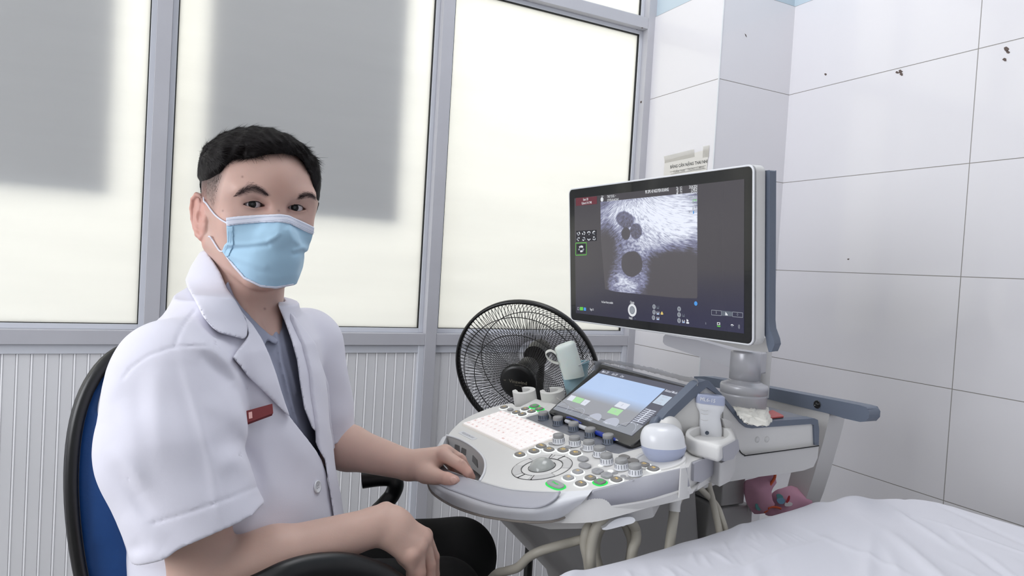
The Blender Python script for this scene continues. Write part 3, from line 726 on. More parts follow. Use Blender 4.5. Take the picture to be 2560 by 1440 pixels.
def flap_mat():
    k = NT('rumpled_plastic_edge'); tr = k.n('ShaderNodeBsdfTransparent'); df = k.n('ShaderNodeBsdfDiffuse'); df.inputs['Color'].default_value = (.55,.54,.53,1)
    gl = k.n('ShaderNodeBsdfGlossy'); gl.inputs['Roughness'].default_value = .2
    m0 = k.n('ShaderNodeMixShader'); m0.inputs[0].default_value = .25; k.l(df.outputs[0], m0.inputs[1]); k.l(gl.outputs[0], m0.inputs[2])
    m1 = k.n('ShaderNodeMixShader'); m1.inputs[0].default_value = .62; k.l(tr.outputs[0], m1.inputs[1]); k.l(m0.outputs[0], m1.inputs[2]); k.l(m1.outputs[0], k.out.inputs['Surface']); return k.m
M['film'] = film_mat(); M['flap'] = flap_mat()
e = [np.array(TS.uv(x, y)) for x, y in ((1360,1026),(1580,1124),(1752,978),(1495,902))]
fm = MB(); rows = []
for i in range(19):
    t = i/18; a = e[0]*(1-t)+e[3]*t; b = e[1]*(1-t)+e[2]*t; row = []
    for j in range(29):
        s_ = j/28; p = a*(1-s_)+b*s_; edge = min(t, 1-t, s_, 1-s_)*10
        row.append(TS.p(p[0], p[1], .0035 + .0012*math.sin(9*s_+5*t)+.0022*max(0, 1-edge)*rng.random()))
    rows.append(row)
fm.grid(rows); film = fm.build('protective_film', M['film'], machine)
fl = MB(); top_ = [(1478,925),(1490,908),(1504,899),(1560,905),(1640,922),(1700,938),(1742,948),(1744,962)]
base_ = [(1490,928),(1500,916),(1512,908),(1560,915),(1640,934),(1700,950),(1738,962),(1742,972)]
A = resample(catmull([TS.hit(x, y, .026) for x, y in top_], 8), 70); B = resample(catmull([TS.hit(x, y, .003) for x, y in base_], 8), 70)
rws = []
for k in range(7):
    t = k/6; r_ = A*(1-t)+B*t; r_ = r_ + np.array([TS.N*rng.normal(0, .0006) + TS.V*rng.normal(0, .0006) for _ in range(70)]); rws.append(r_)
fl.grid(rws); fl.build('film_edge', M['flap'], film)
# creases with bright glints
cr = MB()
for pts in ([(1392,995),(1420,1012),(1450,1030),(1502,1056)],):
    cr.tube(catmull([TS.hit(x, y, .0055) for x, y in pts], 5), .0007, 6)
cr.build('film_crease', M['flap'], film)

# --- holders on the left edge (for probes), behind the green keys
for (c_, r_, op) in (((-.045,.185), .021, 200), ((.020,.222), .020, 200)):
    outer = rrect(c_[0]-.028, c_[0]+.030, c_[1]-.024, c_[1]+.034, .008, 3)
    A = [math.radians(op + 35 + k*(290/14)) for k in range(15)]
    inner = [(c_[0]+r_*.75*math.cos(a)-.006, c_[1]+r_*.75*math.sin(a)) for a in A]
    mb = MB()
    ou = [(c_[0]-.026*1.0, c_[1]-.016)] + [(c_[0]+.030*math.cos(a)*1.05, c_[1]+.026*math.sin(a)) for a in np.linspace(-2.2, 2.2, 15)] + [(c_[0]-.026, c_[1]+.016)]
    inn_ = [(c_[0]-.026, c_[1]+.008)] + [(c_[0]+.016*math.cos(a), c_[1]+.015*math.sin(a)) for a in np.linspace(2.3, -2.3, 13)] + [(c_[0]-.026, c_[1]-.008)]
    mb.slab(P0, ou + inn_, -.03, .020, bev=.0); mb.build('probe_holder', M['shell'], panel, bevel=.003)
# --- holders on the right: two stepped wings
def wing(top_px, z, h, name='probe_holder', m_='shell'):
    P = [onZ(x, y, z) for x, y in top_px]; return MB().prism(P, (0, 0, -h)).build(name, M[m_], panel, bevel=.004)
wing([(1700,1172),(1703,1140),(1716,1129),(1745,1134),(1786,1126),(1791,1130),(1728,1155),(1722,1168)], .856, .046)
A_, B_ = onZ(1729,1156,.855), onZ(1790,1131,.855); HFr = Frame(A_, B_-A_, (0,0,1)); nf_ = HFr.N*(1 if HFr.N @ RC[2] > 0 else -1)
mb = MB(); P = [HFr.hit(x, y)-nf_*.005 for x, y in ((1729,1156),(1790,1131),(1793,1174),(1746,1205),(1727,1201))]; mb.prism(P, nf_*.012); mb.build('holder_face', M['grey'], panel, bevel=.003)
mb = MB(); P = [onZ(x, y, .812) for x, y in ((1716,1196),(1727,1206),(1746,1210),(1793,1180),(1812,1152),(1790,1132),(1722,1160))]; mb.prism(P, (0,0,-.010)); mb.build('holder_lip', M['shell'], panel, bevel=.003)
# cup shaped holder of the upright probe (open ring)
hc = onZ(1775, 1088, .884); 
mb = MB(); ou = [onZ(x, y, .884) for x, y in list(catmull([(1748,1104),(1728,1098),(1714,1086),(1722,1072),(1752,1062),(1795,1058),(1822,1066),(1834,1080),(1839,1096)], 4))+[(1826,1103),(1812,1110),(1800,1116),(1785,1112),(1766,1107)]]
c_o = np.mean(ou, axis=0); ho = [onZ(x, y, .884) for x, y in catmull([(1724,1084),(1745,1070),(1780,1066),(1810,1072),(1822,1086),(1808,1098),(1778,1102),(1742,1098)], 4, True)]
ou = resample(np.vstack([ou, ou[:1]]), 65)[:-1]; ho = resample(np.vstack([ho, ho[:1]]), 65)[:-1]
k0 = np.argmin([np.linalg.norm(h_ - ou[0]) for h_ in ho]); ho = np.roll(ho, -k0, axis=0)
dn = np.array([0, 0, -.05]); oc = ou.mean(0); rws = [ho + dn*.3, ho, (ho*.9+ou*.1)+np.array([0,0,.0012]), (ho*.1+ou*.9)+np.array([0,0,.0008]), ou + np.array([0,0,-.0015]), ou + np.array([0,0,-.006]), oc + (ou-oc)*.98 + np.array([0,0,-.022]), oc + (ou-oc)*.90 + np.array([0,0,-.028]), oc + (ou-oc)*.4 + np.array([0,0,-.032])]
mb.grid(rws, closed=True); mb.prism([p for p in ho + dn*.28], (0,0,-.003)); holder2 = mb.build('probe_holder', M['shell'], panel)
A_, B_ = onZ(1800,1117,.880), onZ(1838,1098,.880); HFr = Frame(A_, B_-A_, (0,0,1)); nf_ = HFr.N*(1 if HFr.N @ RC[2] > 0 else -1)
mb = MB(); P = [HFr.hit(x, y)-nf_*.005 for x, y in ((1799,1117),(1838,1097),(1842,1123),(1826,1146),(1802,1152))]; mb.prism(P, nf_*.014); mb.build('holder_face', M['grey'], panel, bevel=.003)
mb = MB(); P = [onZ(x, y, .846) for x, y in ((1745,1132),(1800,1126),(1842,1122),(1828,1146),(1803,1158),(1785,1150))]; mb.prism(P, (0,0,-.04)); mb.build('holder_lip', M['shell2'], panel, bevel=.006)
# recess of the dome probe
mb = MB(); u, v = P0.uv(1648, 1150, 0); mb.lathe(P0.p(u, v, 0), P0.N, [(.0430,-.001),(.0430,.0022),(.0395,.0026),(.0365,.0005),(.034,-.012)], 48, cap=False); mb.build('round_holder', M['shell'], panel)

# --- rear body with the shelf
YS = .95
def onS(pts, Y=YS): return [onY(x, y, Y) for x, y in pts]
outer = [(1657,1045),(1669,1030),(1745,957),(1765,950.5),(1773,952),(1802,983),(1860,1053),(1870,1056),(2036,1046),(2045,1050),(2048,1073),(2047,1113)]
inner_ = [(2037,1113),(2035,1063),(2028,1060),(1880,1071),(1866,1069),(1852,1058),(1797,989),(1767,968),(1737,993),(1681,1046),(1657,1070)]
mb = MB(); mb.prism(onS(outer + inner_), (0, .02, 0)); mb.build('shelf_trim', M['slate'], machine, bevel=.002)
# shelf surface: the trim profile carried back across the machine
pr = onS([(1802,983),(1860,1053),(1870,1056),(2036,1046),(2045,1050)]); pr = [np.array(p) for p in pr]
mb = MB(); mb.grid([[p + np.array([0, .006, -.001]) for p in pr], [p + np.array([0, .42, -.001]) for p in pr]], smooth=False); mb.build('shelf', M['strip'], machine, solid=.004)
pts = [onY(x, y, YS+.004) for x, y in ((1808,992),(1860,1056),(1870,1059),(2036,1049),(2044,1054),(2046,1112),(2040,1114),(1880,1135),(1862,1137),(1830,1135),(1808,1120))]
mb = MB(); mb.prism(pts, (0, .40, 0)); body = mb.build('rear_body', M['shell'], machine, bevel=.003)
mb = MB(); mb.prism([onY(x, y, YS+.006) for x, y in ((1812,996),(1767,960),(1738,986),(1680,1040),(1672,1075),(1690,1140),(1790,1145),(1812,1130))], (0, .022, 0)); mb.build('side_plate', M['shell'], machine, bevel=.003)
low_px = [(1846,1112),(1850,1130),(1862,1139),(1880,1138),(2047,1116),(2044,1145),(2034,1167),(2010,1176),(1975,1182),(1882,1194),(1802,1208),(1740,1228),(1700,1240),(1690,1180),(1720,1150),(1800,1140)]
mb = MB(); mb.prism(onS(low_px, YS-.004), (0, .44, 0)); mb.build('lower_body', M['shell2'], machine, bevel=.012)
sm = MB(); sm.tube([p for p in catmull(onS([(1844,1108),(1850,1128),(1862,1138),(1880,1137),(2047,1114.5)], YS-.006), 5)], .0011, 6); sm.build('seam', M['seam'], machine)
mb = MB()
for (x, y) in ((1893,1099),(1917,1098)): mb.lathe(onY(x, y, YS+.004), (0,-1,0), [(.0062,0),(.006,.0008),(.0,.0012)], 16)
mb.build('cover_cap', M['shell'], machine)
# small vertical bracket between holder and body
mb = MB(); mb.prism(onS([(1808,1046),(1826,1052),(1838,1078),(1846,1104),(1838,1104),(1826,1096),(1815,1075)], .93), (0, .02, 0)); mb.build('bracket', M['shell2'], machine, bevel=.003)
# rear handle bar
XH = 1.25
mb = MB(); hp = [(1735,941),(1760,941),(1915,968),(2063,996),(2100,1003),(2150,1013),(2166,1018),(2173,1030),(2172,1044),(2163,1054),(2150,1055),(2110,1046),(2075,1035),(1915,997),(1760,962),(1735,958)]
mb.prism([onX(x, y, XH) for x, y in hp], (.034, 0, 0)); rh = mb.build('rear_handle', M['slate'], machine, bevel=.008)
mb = MB(); c = onX(2043, 1011, XH-.001); mb.lathe(c, (-1,0,0), [(.0085,0),(.0085,.0012),(.007,.0016),(.006,.0004),(.004,.0004),(.0035,.0022),(0,.0026)], 24); mb.build('bolt', M['black'], rh)
mb = MB(); mb.prism([onX(x, y, XH+.004) for x, y in ((1915,990),(2060,1028),(2074,1036),(2069,1062),(2058,1105),(2045,1150),(2034,1190),(2019,1236),(1995,1300),(1940,1300),(1969,1215),(1978,1180),(1990,1120),(1915,1100))], (.05, 0, 0)); mb.build('rear_frame', M['shell2'], machine, bevel=.008)
# --- column, collar and arm of the monitor
cc = np.array([1.10, 1.068, .0])
ztop = onX(1858, 888, 1.10)[2]; 
mb = MB(); c = np.array([1.10, 1.062, 0])
zb = .885; z1 = onX(1858, 1000, 1.1)[2]; 
mb.lathe(c + [0,0,zb-.02], (0,0,1), [(.0455,0),(.0475,.05),(.0480,.0535),(.0468,.0545),(.0480,.0555),(.0485,.0700),(.0470,.0735),(.0400,.0760),(.0335,.0790),(.0330,.0800)], 56)
mb.build('monitor_base', M['silver'], machine)
mb = MB(); mb.lathe(c + [0,0,zb+.059], (0,0,1), [(.0300,-.01),(.0300,.002),(.0285,.003),(.0285,.004),(.0315,.0045),(.0315,.060),(.030,.0645),(.0,.065)], 48); col = mb.build('monitor_column', M['silver'], machine)
mb = MB(); a = W(1906, 905, 1.50); mb.lathe(np.array([a[0], a[1], .905]), (0,0,1), [(.018,0),(.018,.13),(.016,.135)], 24); mb.build('cable_duct', M['shell2'], machine)
AF = Frame((1.10, 1.045, 1.0), (-.40, .916, 0), (0, 0, 1))
ap = [(1663,836),(1658,842),(1657,855),(1661,861),(1668,865),(1744,891),(1795,907),(1812,913),(1828,923),(1834,938),(1850,940),(1893,938),(1897,884),(1880,882),(1846,879),(1800,866),(1744,850)]
mb = MB(); mb.prism([AF.hit(x, y) for x, y in ap], (.045, .02, 0)); mb.build('monitor_arm', M['silver'], machine, bevel=.006)
ap2 = [(1748,846),(1850,872),(1890,878),(1925,880),(1925,850),(1900,840),(1750,835)]
mb = MB(); mb.prism([Frame((1.04, 1.1, 1.0), (-.25, .968, 0), (0, 0, 1)).hit(x, y) for x, y in ap2], (.03, .008, 0)); mb.build('monitor_bracket', M['shell2'], machine, bevel=.005)

# --- monitor
mo = MO; o0 = rrect(0, .56, 0, .3284, .014)
hgt = .3284
monitor = MB().slab(mo, [(a, b) for a, b in o0], -.030, -.0015).build('monitor', M['shell'], machine, bevel=.004)
MB().slab(mo, [tuple(p) for p in inset(np.array(o0), .0030)], -.003, .0004, bev=.001).build('bezel', M['black'], monitor)
fr_ = MB(); a_ = np.array(o0); b_ = inset(a_, .0034); rows = [[mo.p(*p, n_) for p in q_] for q_, n_ in ((a_, -.006), (a_, -.001), (inset(a_, .0008), .0006), (inset(a_, .0026), .0008), (b_, .0002))]
fr_.grid(rows, closed=True); fr_.build('bezel_rim', M['whiteg'], monitor)
bk = MB(); ob = rrect(.012, .556, .02, .322, .018); bk.slab(mo, ob, -.052, -.030); bk.build('back_cover', M['shell2'], monitor, bevel=.006)
hd = MB(); prof = [(.5665,.318),(.5665,.045),(.5685,.030),(.5765,.012),(.5785,.002),(.572,-.012),(.566,-.013),(.5615,.0),(.560,.010),(.552,.028),(.550,.045),(.550,.318)]
hd.slab(mo, prof, -.052, -.034); hd.build('side_handle', M['slate'], monitor, bevel=.004)
# glass picture area
s4 = [mo.uv(*p) for p in ((1437,497),(1862,446),(1860,833),(1440,783))]
SU0 = (s4[0][0]+s4[3][0])/2; SU1 = (s4[1][0]+s4[2][0])/2; SV0 = (s4[3][1]+s4[2][1])/2; SV1 = (s4[0][1]+s4[1][1])/2
def screen_mat():
    k = NT('monitor_glow'); k.b.inputs['Base Color'].default_value = (.015,.015,.02,1); k.b.inputs['Roughness'].default_value = .25
    tc = k.n('ShaderNodeTexCoord'); sp = k.n('ShaderNodeSeparateXYZ'); k.l(tc.outputs['Object'], sp.inputs[0])
    mr = k.n('ShaderNodeMapRange'); mr.inputs['From Min'].default_value = .02; mr.inputs['From Max'].default_value = .14; k.l(sp.outputs['Y'], mr.inputs['Value'])
    mr2 = k.n('ShaderNodeMapRange'); mr2.inputs['From Min'].default_value = .05; mr2.inputs['From Max'].default_value = .42; k.l(sp.outputs['X'], mr2.inputs['Value'])
    c = k.n('ShaderNodeMix', data_type='RGBA'); c.inputs['A'].default_value = (*lin((.17,.165,.235)), 1); c.inputs['B'].default_value = (*lin((.265,.25,.265)), 1)
    c2 = k.n('ShaderNodeMix', data_type='RGBA'); c2.inputs['B'].default_value = (*lin((.155,.15,.27)), 1); k.l(c.outputs['Result'], c2.inputs['A'])
    iv = k.n('ShaderNodeMath', operation='SUBTRACT'); iv.inputs[0].default_value = 1; k.l(mr.outputs[0], iv.inputs[1]); ml = k.n('ShaderNodeMath', operation='MULTIPLY'); k.l(iv.outputs[0], ml.inputs[0]); k.l(mr2.outputs[0], ml.inputs[1])
    k.l(mr.outputs[0], c.inputs['Factor']); k.l(ml.outputs[0], c2.inputs['Factor']); k.l(c2.outputs['Result'], k.b.inputs['Emission Color']); k.b.inputs['Emission Strength'].default_value = .9
    return k.m
def place_local(o, fr, parent):
    o.parent = parent; o.matrix_parent_inverse = Matrix.Identity(4); o.matrix_basis = fr.mat(); return o
IDF = Frame((0,0,0), (1,0,0), (0,1,0))
disp = place_local(MB().slab(IDF, [(SU0,SV0),(SU1,SV0),(SU1,SV1),(SU0,SV1)], .0004, .0009).build('display', screen_mat()), mo, monitor)
# ultrasound picture: speckle streaks in polar coordinates with dark cysts
iu0, iv1 = mo.uv(1502, 505); iu1, _ = mo.uv(1744, 486); _, iv0 = mo.uv(1610, 734)
def scan_mat():
    k = NT('ultrasound_speckle'); k.b.inputs['Base Color'].default_value = (.015,.015,.02,1); k.b.inputs['Roughness'].default_value = .25
    tc = k.n('ShaderNodeTexCoord'); sp = k.n('ShaderNodeSeparateXYZ'); k.l(tc.outputs['Object'], sp.inputs[0])
    X, Y = sp.outputs['X'], sp.outputs['Y']
    def mth(op, a, b=None, cl=False):
        q = k.n('ShaderNodeMath', operation=op); q.use_clamp = cl
        for i, s_ in enumerate((a, b)):
            if s_ is None: continue
            if isinstance(s_, (int, float)): q.inputs[i].default_value = s_
            else: k.l(s_, q.inputs[i])
        return q.outputs[0]
    ucx = iu0 + .36*(iu1-iu0); cy_ = iv1 + .055
    dx = mth('SUBTRACT', X, ucx); dy = mth('SUBTRACT', Y, cy_)
    rr = mth('SQRT', mth('ADD', mth('MULTIPLY', dx, dx), mth('MULTIPLY', dy, dy)))
    th = mth('ARCTAN2', dx, mth('MULTIPLY', dy, -1.0))
    cb = k.n('ShaderNodeCombineXYZ'); k.l(mth('MULTIPLY', th, 1.1), cb.inputs[0]); k.l(mth('MULTIPLY', rr, 26.0), cb.inputs[1])
    # warp so that streaks run diagonal on the right
    cbs = k.n('ShaderNodeCombineXYZ'); sh = mth('ADD', mth('MULTIPLY', rr, 26.0), mth('MULTIPLY', mth('MULTIPLY', th, th), -5.0)); k.l(mth('MULTIPLY', th, 2.6), cbs.inputs[0]); k.l(sh, cbs.inputs[1])
    n1 = k.n('ShaderNodeTexNoise'); n1.inputs['Scale'].default_value = 6.0; n1.inputs['Detail'].default_value = 6; n1.inputs['Roughness'].default_value = .62; n1.inputs['Distortion'].default_value = .6; k.l(cbs.outputs[0], n1.inputs['Vector'])
    n2 = k.n('ShaderNodeTexNoise'); n2.inputs['Scale'].default_value = 30; n2.inputs['Detail'].default_value = 3; k.l(tc.outputs['Object'], n2.inputs['Vector'])
    # broad brightness field: sum of gaussians (u,v,radius,weight) in picture fractions
    W_ = iu1-iu0; H_ = iv1-iv0
    fx = mth('MULTIPLY', mth('SUBTRACT', X, iu0), 1/W_); fy = mth('MULTIPLY', mth('SUBTRACT', iv1, Y), 1/H_)
    def gau(cx, cy, sx, sy, w_, wf=0):
        a = mth('MULTIPLY', mth('SUBTRACT', fx, cx), 1/sx); b_ = mth('MULTIPLY', mth('SUBTRACT', fy, cy), 1/sy)
        return mth('MULTIPLY', mth('EXPONENT', mth('MULTIPLY', mth('ADD', mth('MULTIPLY', a, a), mth('MULTIPLY', b_, b_)), -1.0)), w_)
    base = None
    for g_ in ((.75,.12,.45,.30,.70),(.55,.40,.25,.22,.45),(.28,.10,.35,.18,.45),(.92,.35,.25,.25,.50),(.30,.90,.28,.16,.62),(.25,.55,.10,.30,.25),(.10,.25,.2,.25,.22),(.42,.52,.15,.10,.2),(.88,.90,.09,.07,.30),(.5,.75,.1,.2,.25)):
        q = gau(*g_); base = q if base is None else mth('ADD', base, q)
    for g_ in ((.74,.80,.20,.22,-.75),(.12,.47,.14,.16,-.25),(.62,.92,.12,.10,-.45),(.05,.80,.06,.3,-.35),(.92,.62,.12,.1,-.2)):
        base = mth('ADD', base, gau(*g_))
    c1 = mth('MULTIPLY', mth('SUBTRACT', n1.outputs['Fac'], .5), 2.7)
    c2 = mth('MULTIPLY', mth('SUBTRACT', n2.outputs['Fac'], .5), .5)
    val = mth('ADD', mth('ADD', base, mth('MULTIPLY', c1, mth('ADD', mth('MULTIPLY', base, .6), .25))), c2)
    # streak lower right
    def disk(cx, cy, rx, ry, soft, amp, rot=0.0):
        a0 = mth('SUBTRACT', fx, cx); b0 = mth('SUBTRACT', fy, cy); cr_, sr_ = math.cos(rot), math.sin(rot)
        a = mth('MULTIPLY', mth('ADD', mth('MULTIPLY', a0, cr_), mth('MULTIPLY', b0, sr_)), 1/rx); b_ = mth('MULTIPLY', mth('SUBTRACT', mth('MULTIPLY', b0, cr_), mth('MULTIPLY', a0, sr_)), 1/ry)
        r_ = mth('ADD', mth('SQRT', mth('ADD', mth('MULTIPLY', a, a), mth('MULTIPLY', b_, b_))), mth('MULTIPLY', mth('SUBTRACT', n2.outputs['Fac'], .5), .25))
        mr = k.n('ShaderNodeMapRange', interpolation_type='SMOOTHSTEP'); mr.inputs['From Min'].default_value = 1 - soft; mr.inputs['From Max'].default_value = 1 + soft; mr.inputs['To Min'].default_value = amp; mr.inputs['To Max'].default_value = 1; k.l(r_, mr.inputs['Value']); return mr.outputs[0]
    for q in ((.355,.69,.116,.135,.06,0.0),(.285,.215,.105,.085,.12,.35,.5),(.295,.365,.05,.065,.12,.05),(.405,.345,.065,.085,.12,.3)):
        val = mth('MULTIPLY', mth('MAXIMUM', val, 0.0), disk(*q))
    rmp = k.n('ShaderNodeValToRGB'); rmp.color_ramp.elements[0].position = .0; rmp.color_ramp.elements[0].color = (*lin((.30,.285,.30)), 1)
    rmp.color_ramp.elements[1].position = .95; rmp.color_ramp.elements[1].color = (*lin((.93,.95,1.0)), 1)
    e_ = rmp.color_ramp.elements.new(.42); e_.color = (*lin((.50,.51,.63)), 1); e_ = rmp.color_ramp.elements.new(.15); e_.color = (*lin((.34,.33,.37)), 1)
    k.l(val, rmp.inputs[0]); k.l(rmp.outputs[0], k.b.inputs['Emission Color']); k.b.inputs['Emission Strength'].default_value = 1.05
    return k.m
place_local(MB().slab(IDF, [(iu0+.014,iv0+.004),(iu0+.05,iv0),(iu1-.06,iv0-.004),(iu1-.002,iv0-.002),(iu1,iv0+.002),(iu1,iv1),(iu0,iv1),(iu0,iv0+.12)], .0009, .0011).build('scan_picture', scan_mat()), mo, monitor)
for (n_, c_) in (('s_white',(.95,.96,.98)),('s_red',(.46,.24,.28)),('s_green',(.45,.85,.35)),('s_grey',(.62,.64,.68)),('s_dim',(.36,.39,.45)),('s_blue',(.35,.65,.95)),('s_yel',(.93,.82,.5)),('s_black',(.20,.20,.225)),('s_mid',(.42,.45,.50))): M[n_] = emat('screen_'+n_[2:], c_, .9)
smi = ['s_white','s_red','s_green','s_grey','s_dim','s_blue','s_yel','s_black','s_mid']; SM = [M[q_] for q_ in smi]
z7 = lambda a, b: (1400 + a/3.0, 400 + b/3.0)
ui = MB()
def flush(name):
    global ui
    if ui.v: ui.build(name, SM, monitor, fixn=False)
    ui = MB()
def sq(pts, mi, n=.0013): ui.slab(mo, [mo.uv(*z7(*p)) for p in pts], n-.0001, n, mi)
def stx(s, x, y, sz, mi=0, al='CENTER', sx=.57, b=.012): u, v = mo.uv(*z7(x, y)); put_text(ui, mo, s, u, v, sz, .0016, mi, al, b, sx)
sq([(122,285),(280,272),(280,330),(122,345)], 1)
stx('Exam: OB', 196, 296, .0085); stx('Clipboard: 314.17 MB', 203, 322, .0078)
flush('exam_label')
stx('PK SPK 43 NGUYEN KHANG', 730, 232, .0098, b=.02); stx('Voluson', 322, 271, .0045); stx('THUY 28 20,  •', 390, 273, .0085); stx('G71978-24-04-20-42', 400, 300, .0083)
u_, v_ = mo.uv(*z7(318, 296)); ui.lathe(mo.p(u_, v_, .0013), mo.N, [(.0040,0),(.0052,0)], 20, 0)
flush('patient_lettering')
for i, (a_t, b_t) in enumerate((('TIs','0.2'),('TIb','0.2'),('MI','1.3'))):
    stx(a_t, 884, 213+i*20, .0083); stx(b_t, 912, 210+i*20, .0083)
flush('index_lettering')
for i, s_ in enumerate(('20.04.2024','17:48:20','IC5-9-D')): stx(s_, 1034, 198+i*22, .0086, al='RIGHT')
for i, (s_, m_) in enumerate((('5.0cm / 4.0cm / 28Hz',3),('TISS/OB/GYN',3),('2D 98%',2),('Har-mid',3),('Gn 4',3),('C6 / M7',3),('FF2 / E3',3),('SRI II 3 / CRI 2',3))): stx(s_, 1030, 268+i*17, .0062, m_, al='RIGHT')
stx('■ 1 1', 1030, 392, .0075, 5, al='RIGHT')
flush('header_lettering')
# thumbnails
def thumb(x, y, w_, h_, k_):
    sq([(x,y),(x+w_,y-2),(x+w_,y+h_-2),(x,y+h_)], 7, .00125)
    for j in range(10):
        a = rng.random()*6.28; cx, cy = x+w_/2+math.cos(a)*w_*.26, y+h_/2+math.sin(a)*h_*.26; r_ = w_*.11
        sq([(cx-r_,cy-r_*.6),(cx+r_*.5,cy-r_*1.3),(cx+r_,cy+r_*.4),(cx-r_*.3,cy+r_*1.2)], 0 if j % 3 else 3, .0014)
    flush('thumbnail')
for j in range(4):
    thumb(124+j*39, 532-j*2, 36, 40, j); thumb(124+j*39, 574-j*2, 36, 40, j+4)
thumb(130, 632, 64, 70, 9)
for a_, b_ in (((122,623),(202,620)),((202,620),(202,711)),((202,711),(122,714)),((122,714),(122,623))):
    p, q_ = np.array(mo.uv(*z7(*a_))), np.array(mo.uv(*z7(*b_))); d = (q_-p)/np.linalg.norm(q_-p); t = np.array([-d[1], d[0]])*.0008
    ui.add([mo.p(*(p+t), .0016), mo.p(*(q_+t), .0016), mo.p(*(q_-t), .0016), mo.p(*(p-t), .0016)], [(0,1,2,3)], 2)
flush('selection_frame')
stx('No Exam History available', 358, 1068, .0068); stx('Page 1/1', 243, 1121, .0075)
sq([(133,1103),(147,1104),(147,1126),(133,1125)], 3); sq([(137,1108),(144,1108),(144,1121),(137,1120)], 7, .0015); sq([(152,1102),(176,1103),(176,1128),(152,1127)], 2); sq([(181,1105),(198,1107),(198,1131),(181,1129)], 5)
flush('footer_lettering')
stx('Change', 545, 1068, .0080); u_, v_ = mo.uv(*z7(545, 1126)); ui.lathe(mo.p(u_, v_, .0012), mo.N, [(.0,0),(.0142,0.0001)], 40, 0); ui.lathe(mo.p(u_, v_, .0015), mo.N, [(0,0),(.0088,.0001)], 32, 4); ui.lathe(mo.p(u_, v_, .0017), mo.N, [(0,0),(.0078,.0001)], 32, 3)
stx('Pixel', 545, 1136, .0055, 0); stx('Image |', 535, 1184, .0075); stx('Cine', 568, 1187, .0070, 4)
flush('trackball_icon')
for x, y, s_ in ((709,1100,'P1'),(709,1141,'P2'),(705,1182,'P3'),(897,1117,'P4'),(897,1160,'P5'),(897,1204,'P6')):
    u_, v_ = mo.uv(*z7(x, y)); ui.lathe(mo.p(u_, v_, .0013), mo.N, [(0,0),(.0052,.0001)], 20, 3); stx(s_, x, y, .0058, 7)
for x, y, m_ in ((738,1104,8),(738,1147,0),(738,1187,0),(930,1164,8),(930,1209,0)):
    sq([(x-9,y-11),(x-5,y-11),(x-5,y+2),(x+5,y+3),(x+5,y-10),(x+9,y-9),(x+9,y+13),(x-9,y+12)], m_, .0014)
    if m_ == 0: sq([(x-4,y+4),(x+6,y+5),(x+6,y+11),(x-4,y+10)], 5, .0016)
sq([(768,1134),(777,1150),(777,1160),(759,1159),(759,1148)], 6, .0014); sq([(953,1192),(966,1200),(966,1212),(953,1211)], 0, .0014); sq([(951,1214),(971,1216),(971,1228),(951,1226)], 0, .0014)
flush('print_icons')
u_, v_ = mo.uv(*z7(1022, 1076)); ui.lathe(mo.p(u_, v_, .0013), mo.N, [(.0018,0),(.0044,.0001)], 20, 5)
for a_ in (((1140,1125),(1214,1131),(1214,1167),(1140,1161)), ((1298,1139),(1374,1146),(1374,1181),(1298,1174))):
    for i in range(4):
        p, q_ = np.array(mo.uv(*z7(*a_[i]))), np.array(mo.uv(*z7(*a_[(i+1) % 4]))); d = (q_-p)/np.linalg.norm(q_-p); t = np.array([-d[1], d[0]])*.0005
        ui.add([mo.p(*(p+t), .0014), mo.p(*(q_+t), .0014), mo.p(*(q_-t), .0014), mo.p(*(p-t), .0014)], [(0,1,2,3)], 3)
sq([(1215,1129),(1297,1138),(1297,1173),(1215,1167)], 8, .0012); stx('B', 1177, 1144, .0075, 3); sq([(1245,1138),(1262,1160),(1262,1166),(1243,1164)], 0, .0015); stx('O', 1336, 1159, .0070, 3)
stx('a', 1098, 1222, .0085, 3); stx('@', 1347, 1248, .0085, 3); sq([(1182,1216),(1204,1218),(1204,1238),(1182,1236)], 0, .0014); sq([(1187,1221),(1199,1222),(1199,1233),(1187,1232)], 7, .0016); sq([(1180,1241),(1209,1244),(1204,1252),(1185,1250)], 2, .0014)
sq([(1283,1236),(1294,1230),(1308,1240),(1303,1243),(1293,1238),(1287,1242)], 0, .0014); sq([(1289,1244),(1301,1245),(1303,1252),(1287,1251)], 8, .0014)
flush('status_icons')

# --- pedestal and computer block under the panel
mb = MB(); T = [(.545,1.115,.735),(.60,1.075,.735),(1.00,1.075,.735),(1.00,1.32,.735),(.545,1.32,.735)]; Bt = [(.775,1.13,.50),(.80,1.10,.50),(1.06,1.10,.50),(1.06,1.29,.50),(.775,1.29,.50)]
Bb = [(.84,1.14,.30),(.86,1.12,.30),(1.06,1.12,.30),(1.06,1.27,.30),(.84,1.27,.30)]; B3 = [(x, y, .12) for x, y, z in Bb]
mb.grid([T, Bt, Bb, B3], closed=True, smooth=False); mb.add(T, [(0,1,2,3,4)]); mb.add(B3, [(4,3,2,1,0)]); mb.build('pedestal', M['shell2'], machine, bevel=.012)
mb = MB(); mb.box((.62,.98,.06),(1.32,1.40,.13)); mb.build('wheel_base', M['grey'], machine, bevel=.02)
for (x, y) in ((.68,1.02),(.68,1.36),(1.26,1.02),(1.26,1.36)):
    mb = MB(); mb.cyl((x-.0,y-.015,.035),(x,y+.015,.035),.035); mb.build('castor', M['blackp'], machine, bevel=.003)
c1 = onY(1806, 1240, 1.065); r1x = onY(1862, 1240, 1.065)[0]; zt = onY(1806, 1212, 1.065)[2]; zm = onY(1806, 1267, 1.065)[2]
MB().box((c1[0], 1.065, zm), (r1x, 1.27, zt+.012)).build('computer_module', M['shell2'], machine, bevel=.004)
r2x = onY(1882, 1260, 1.063)[0]
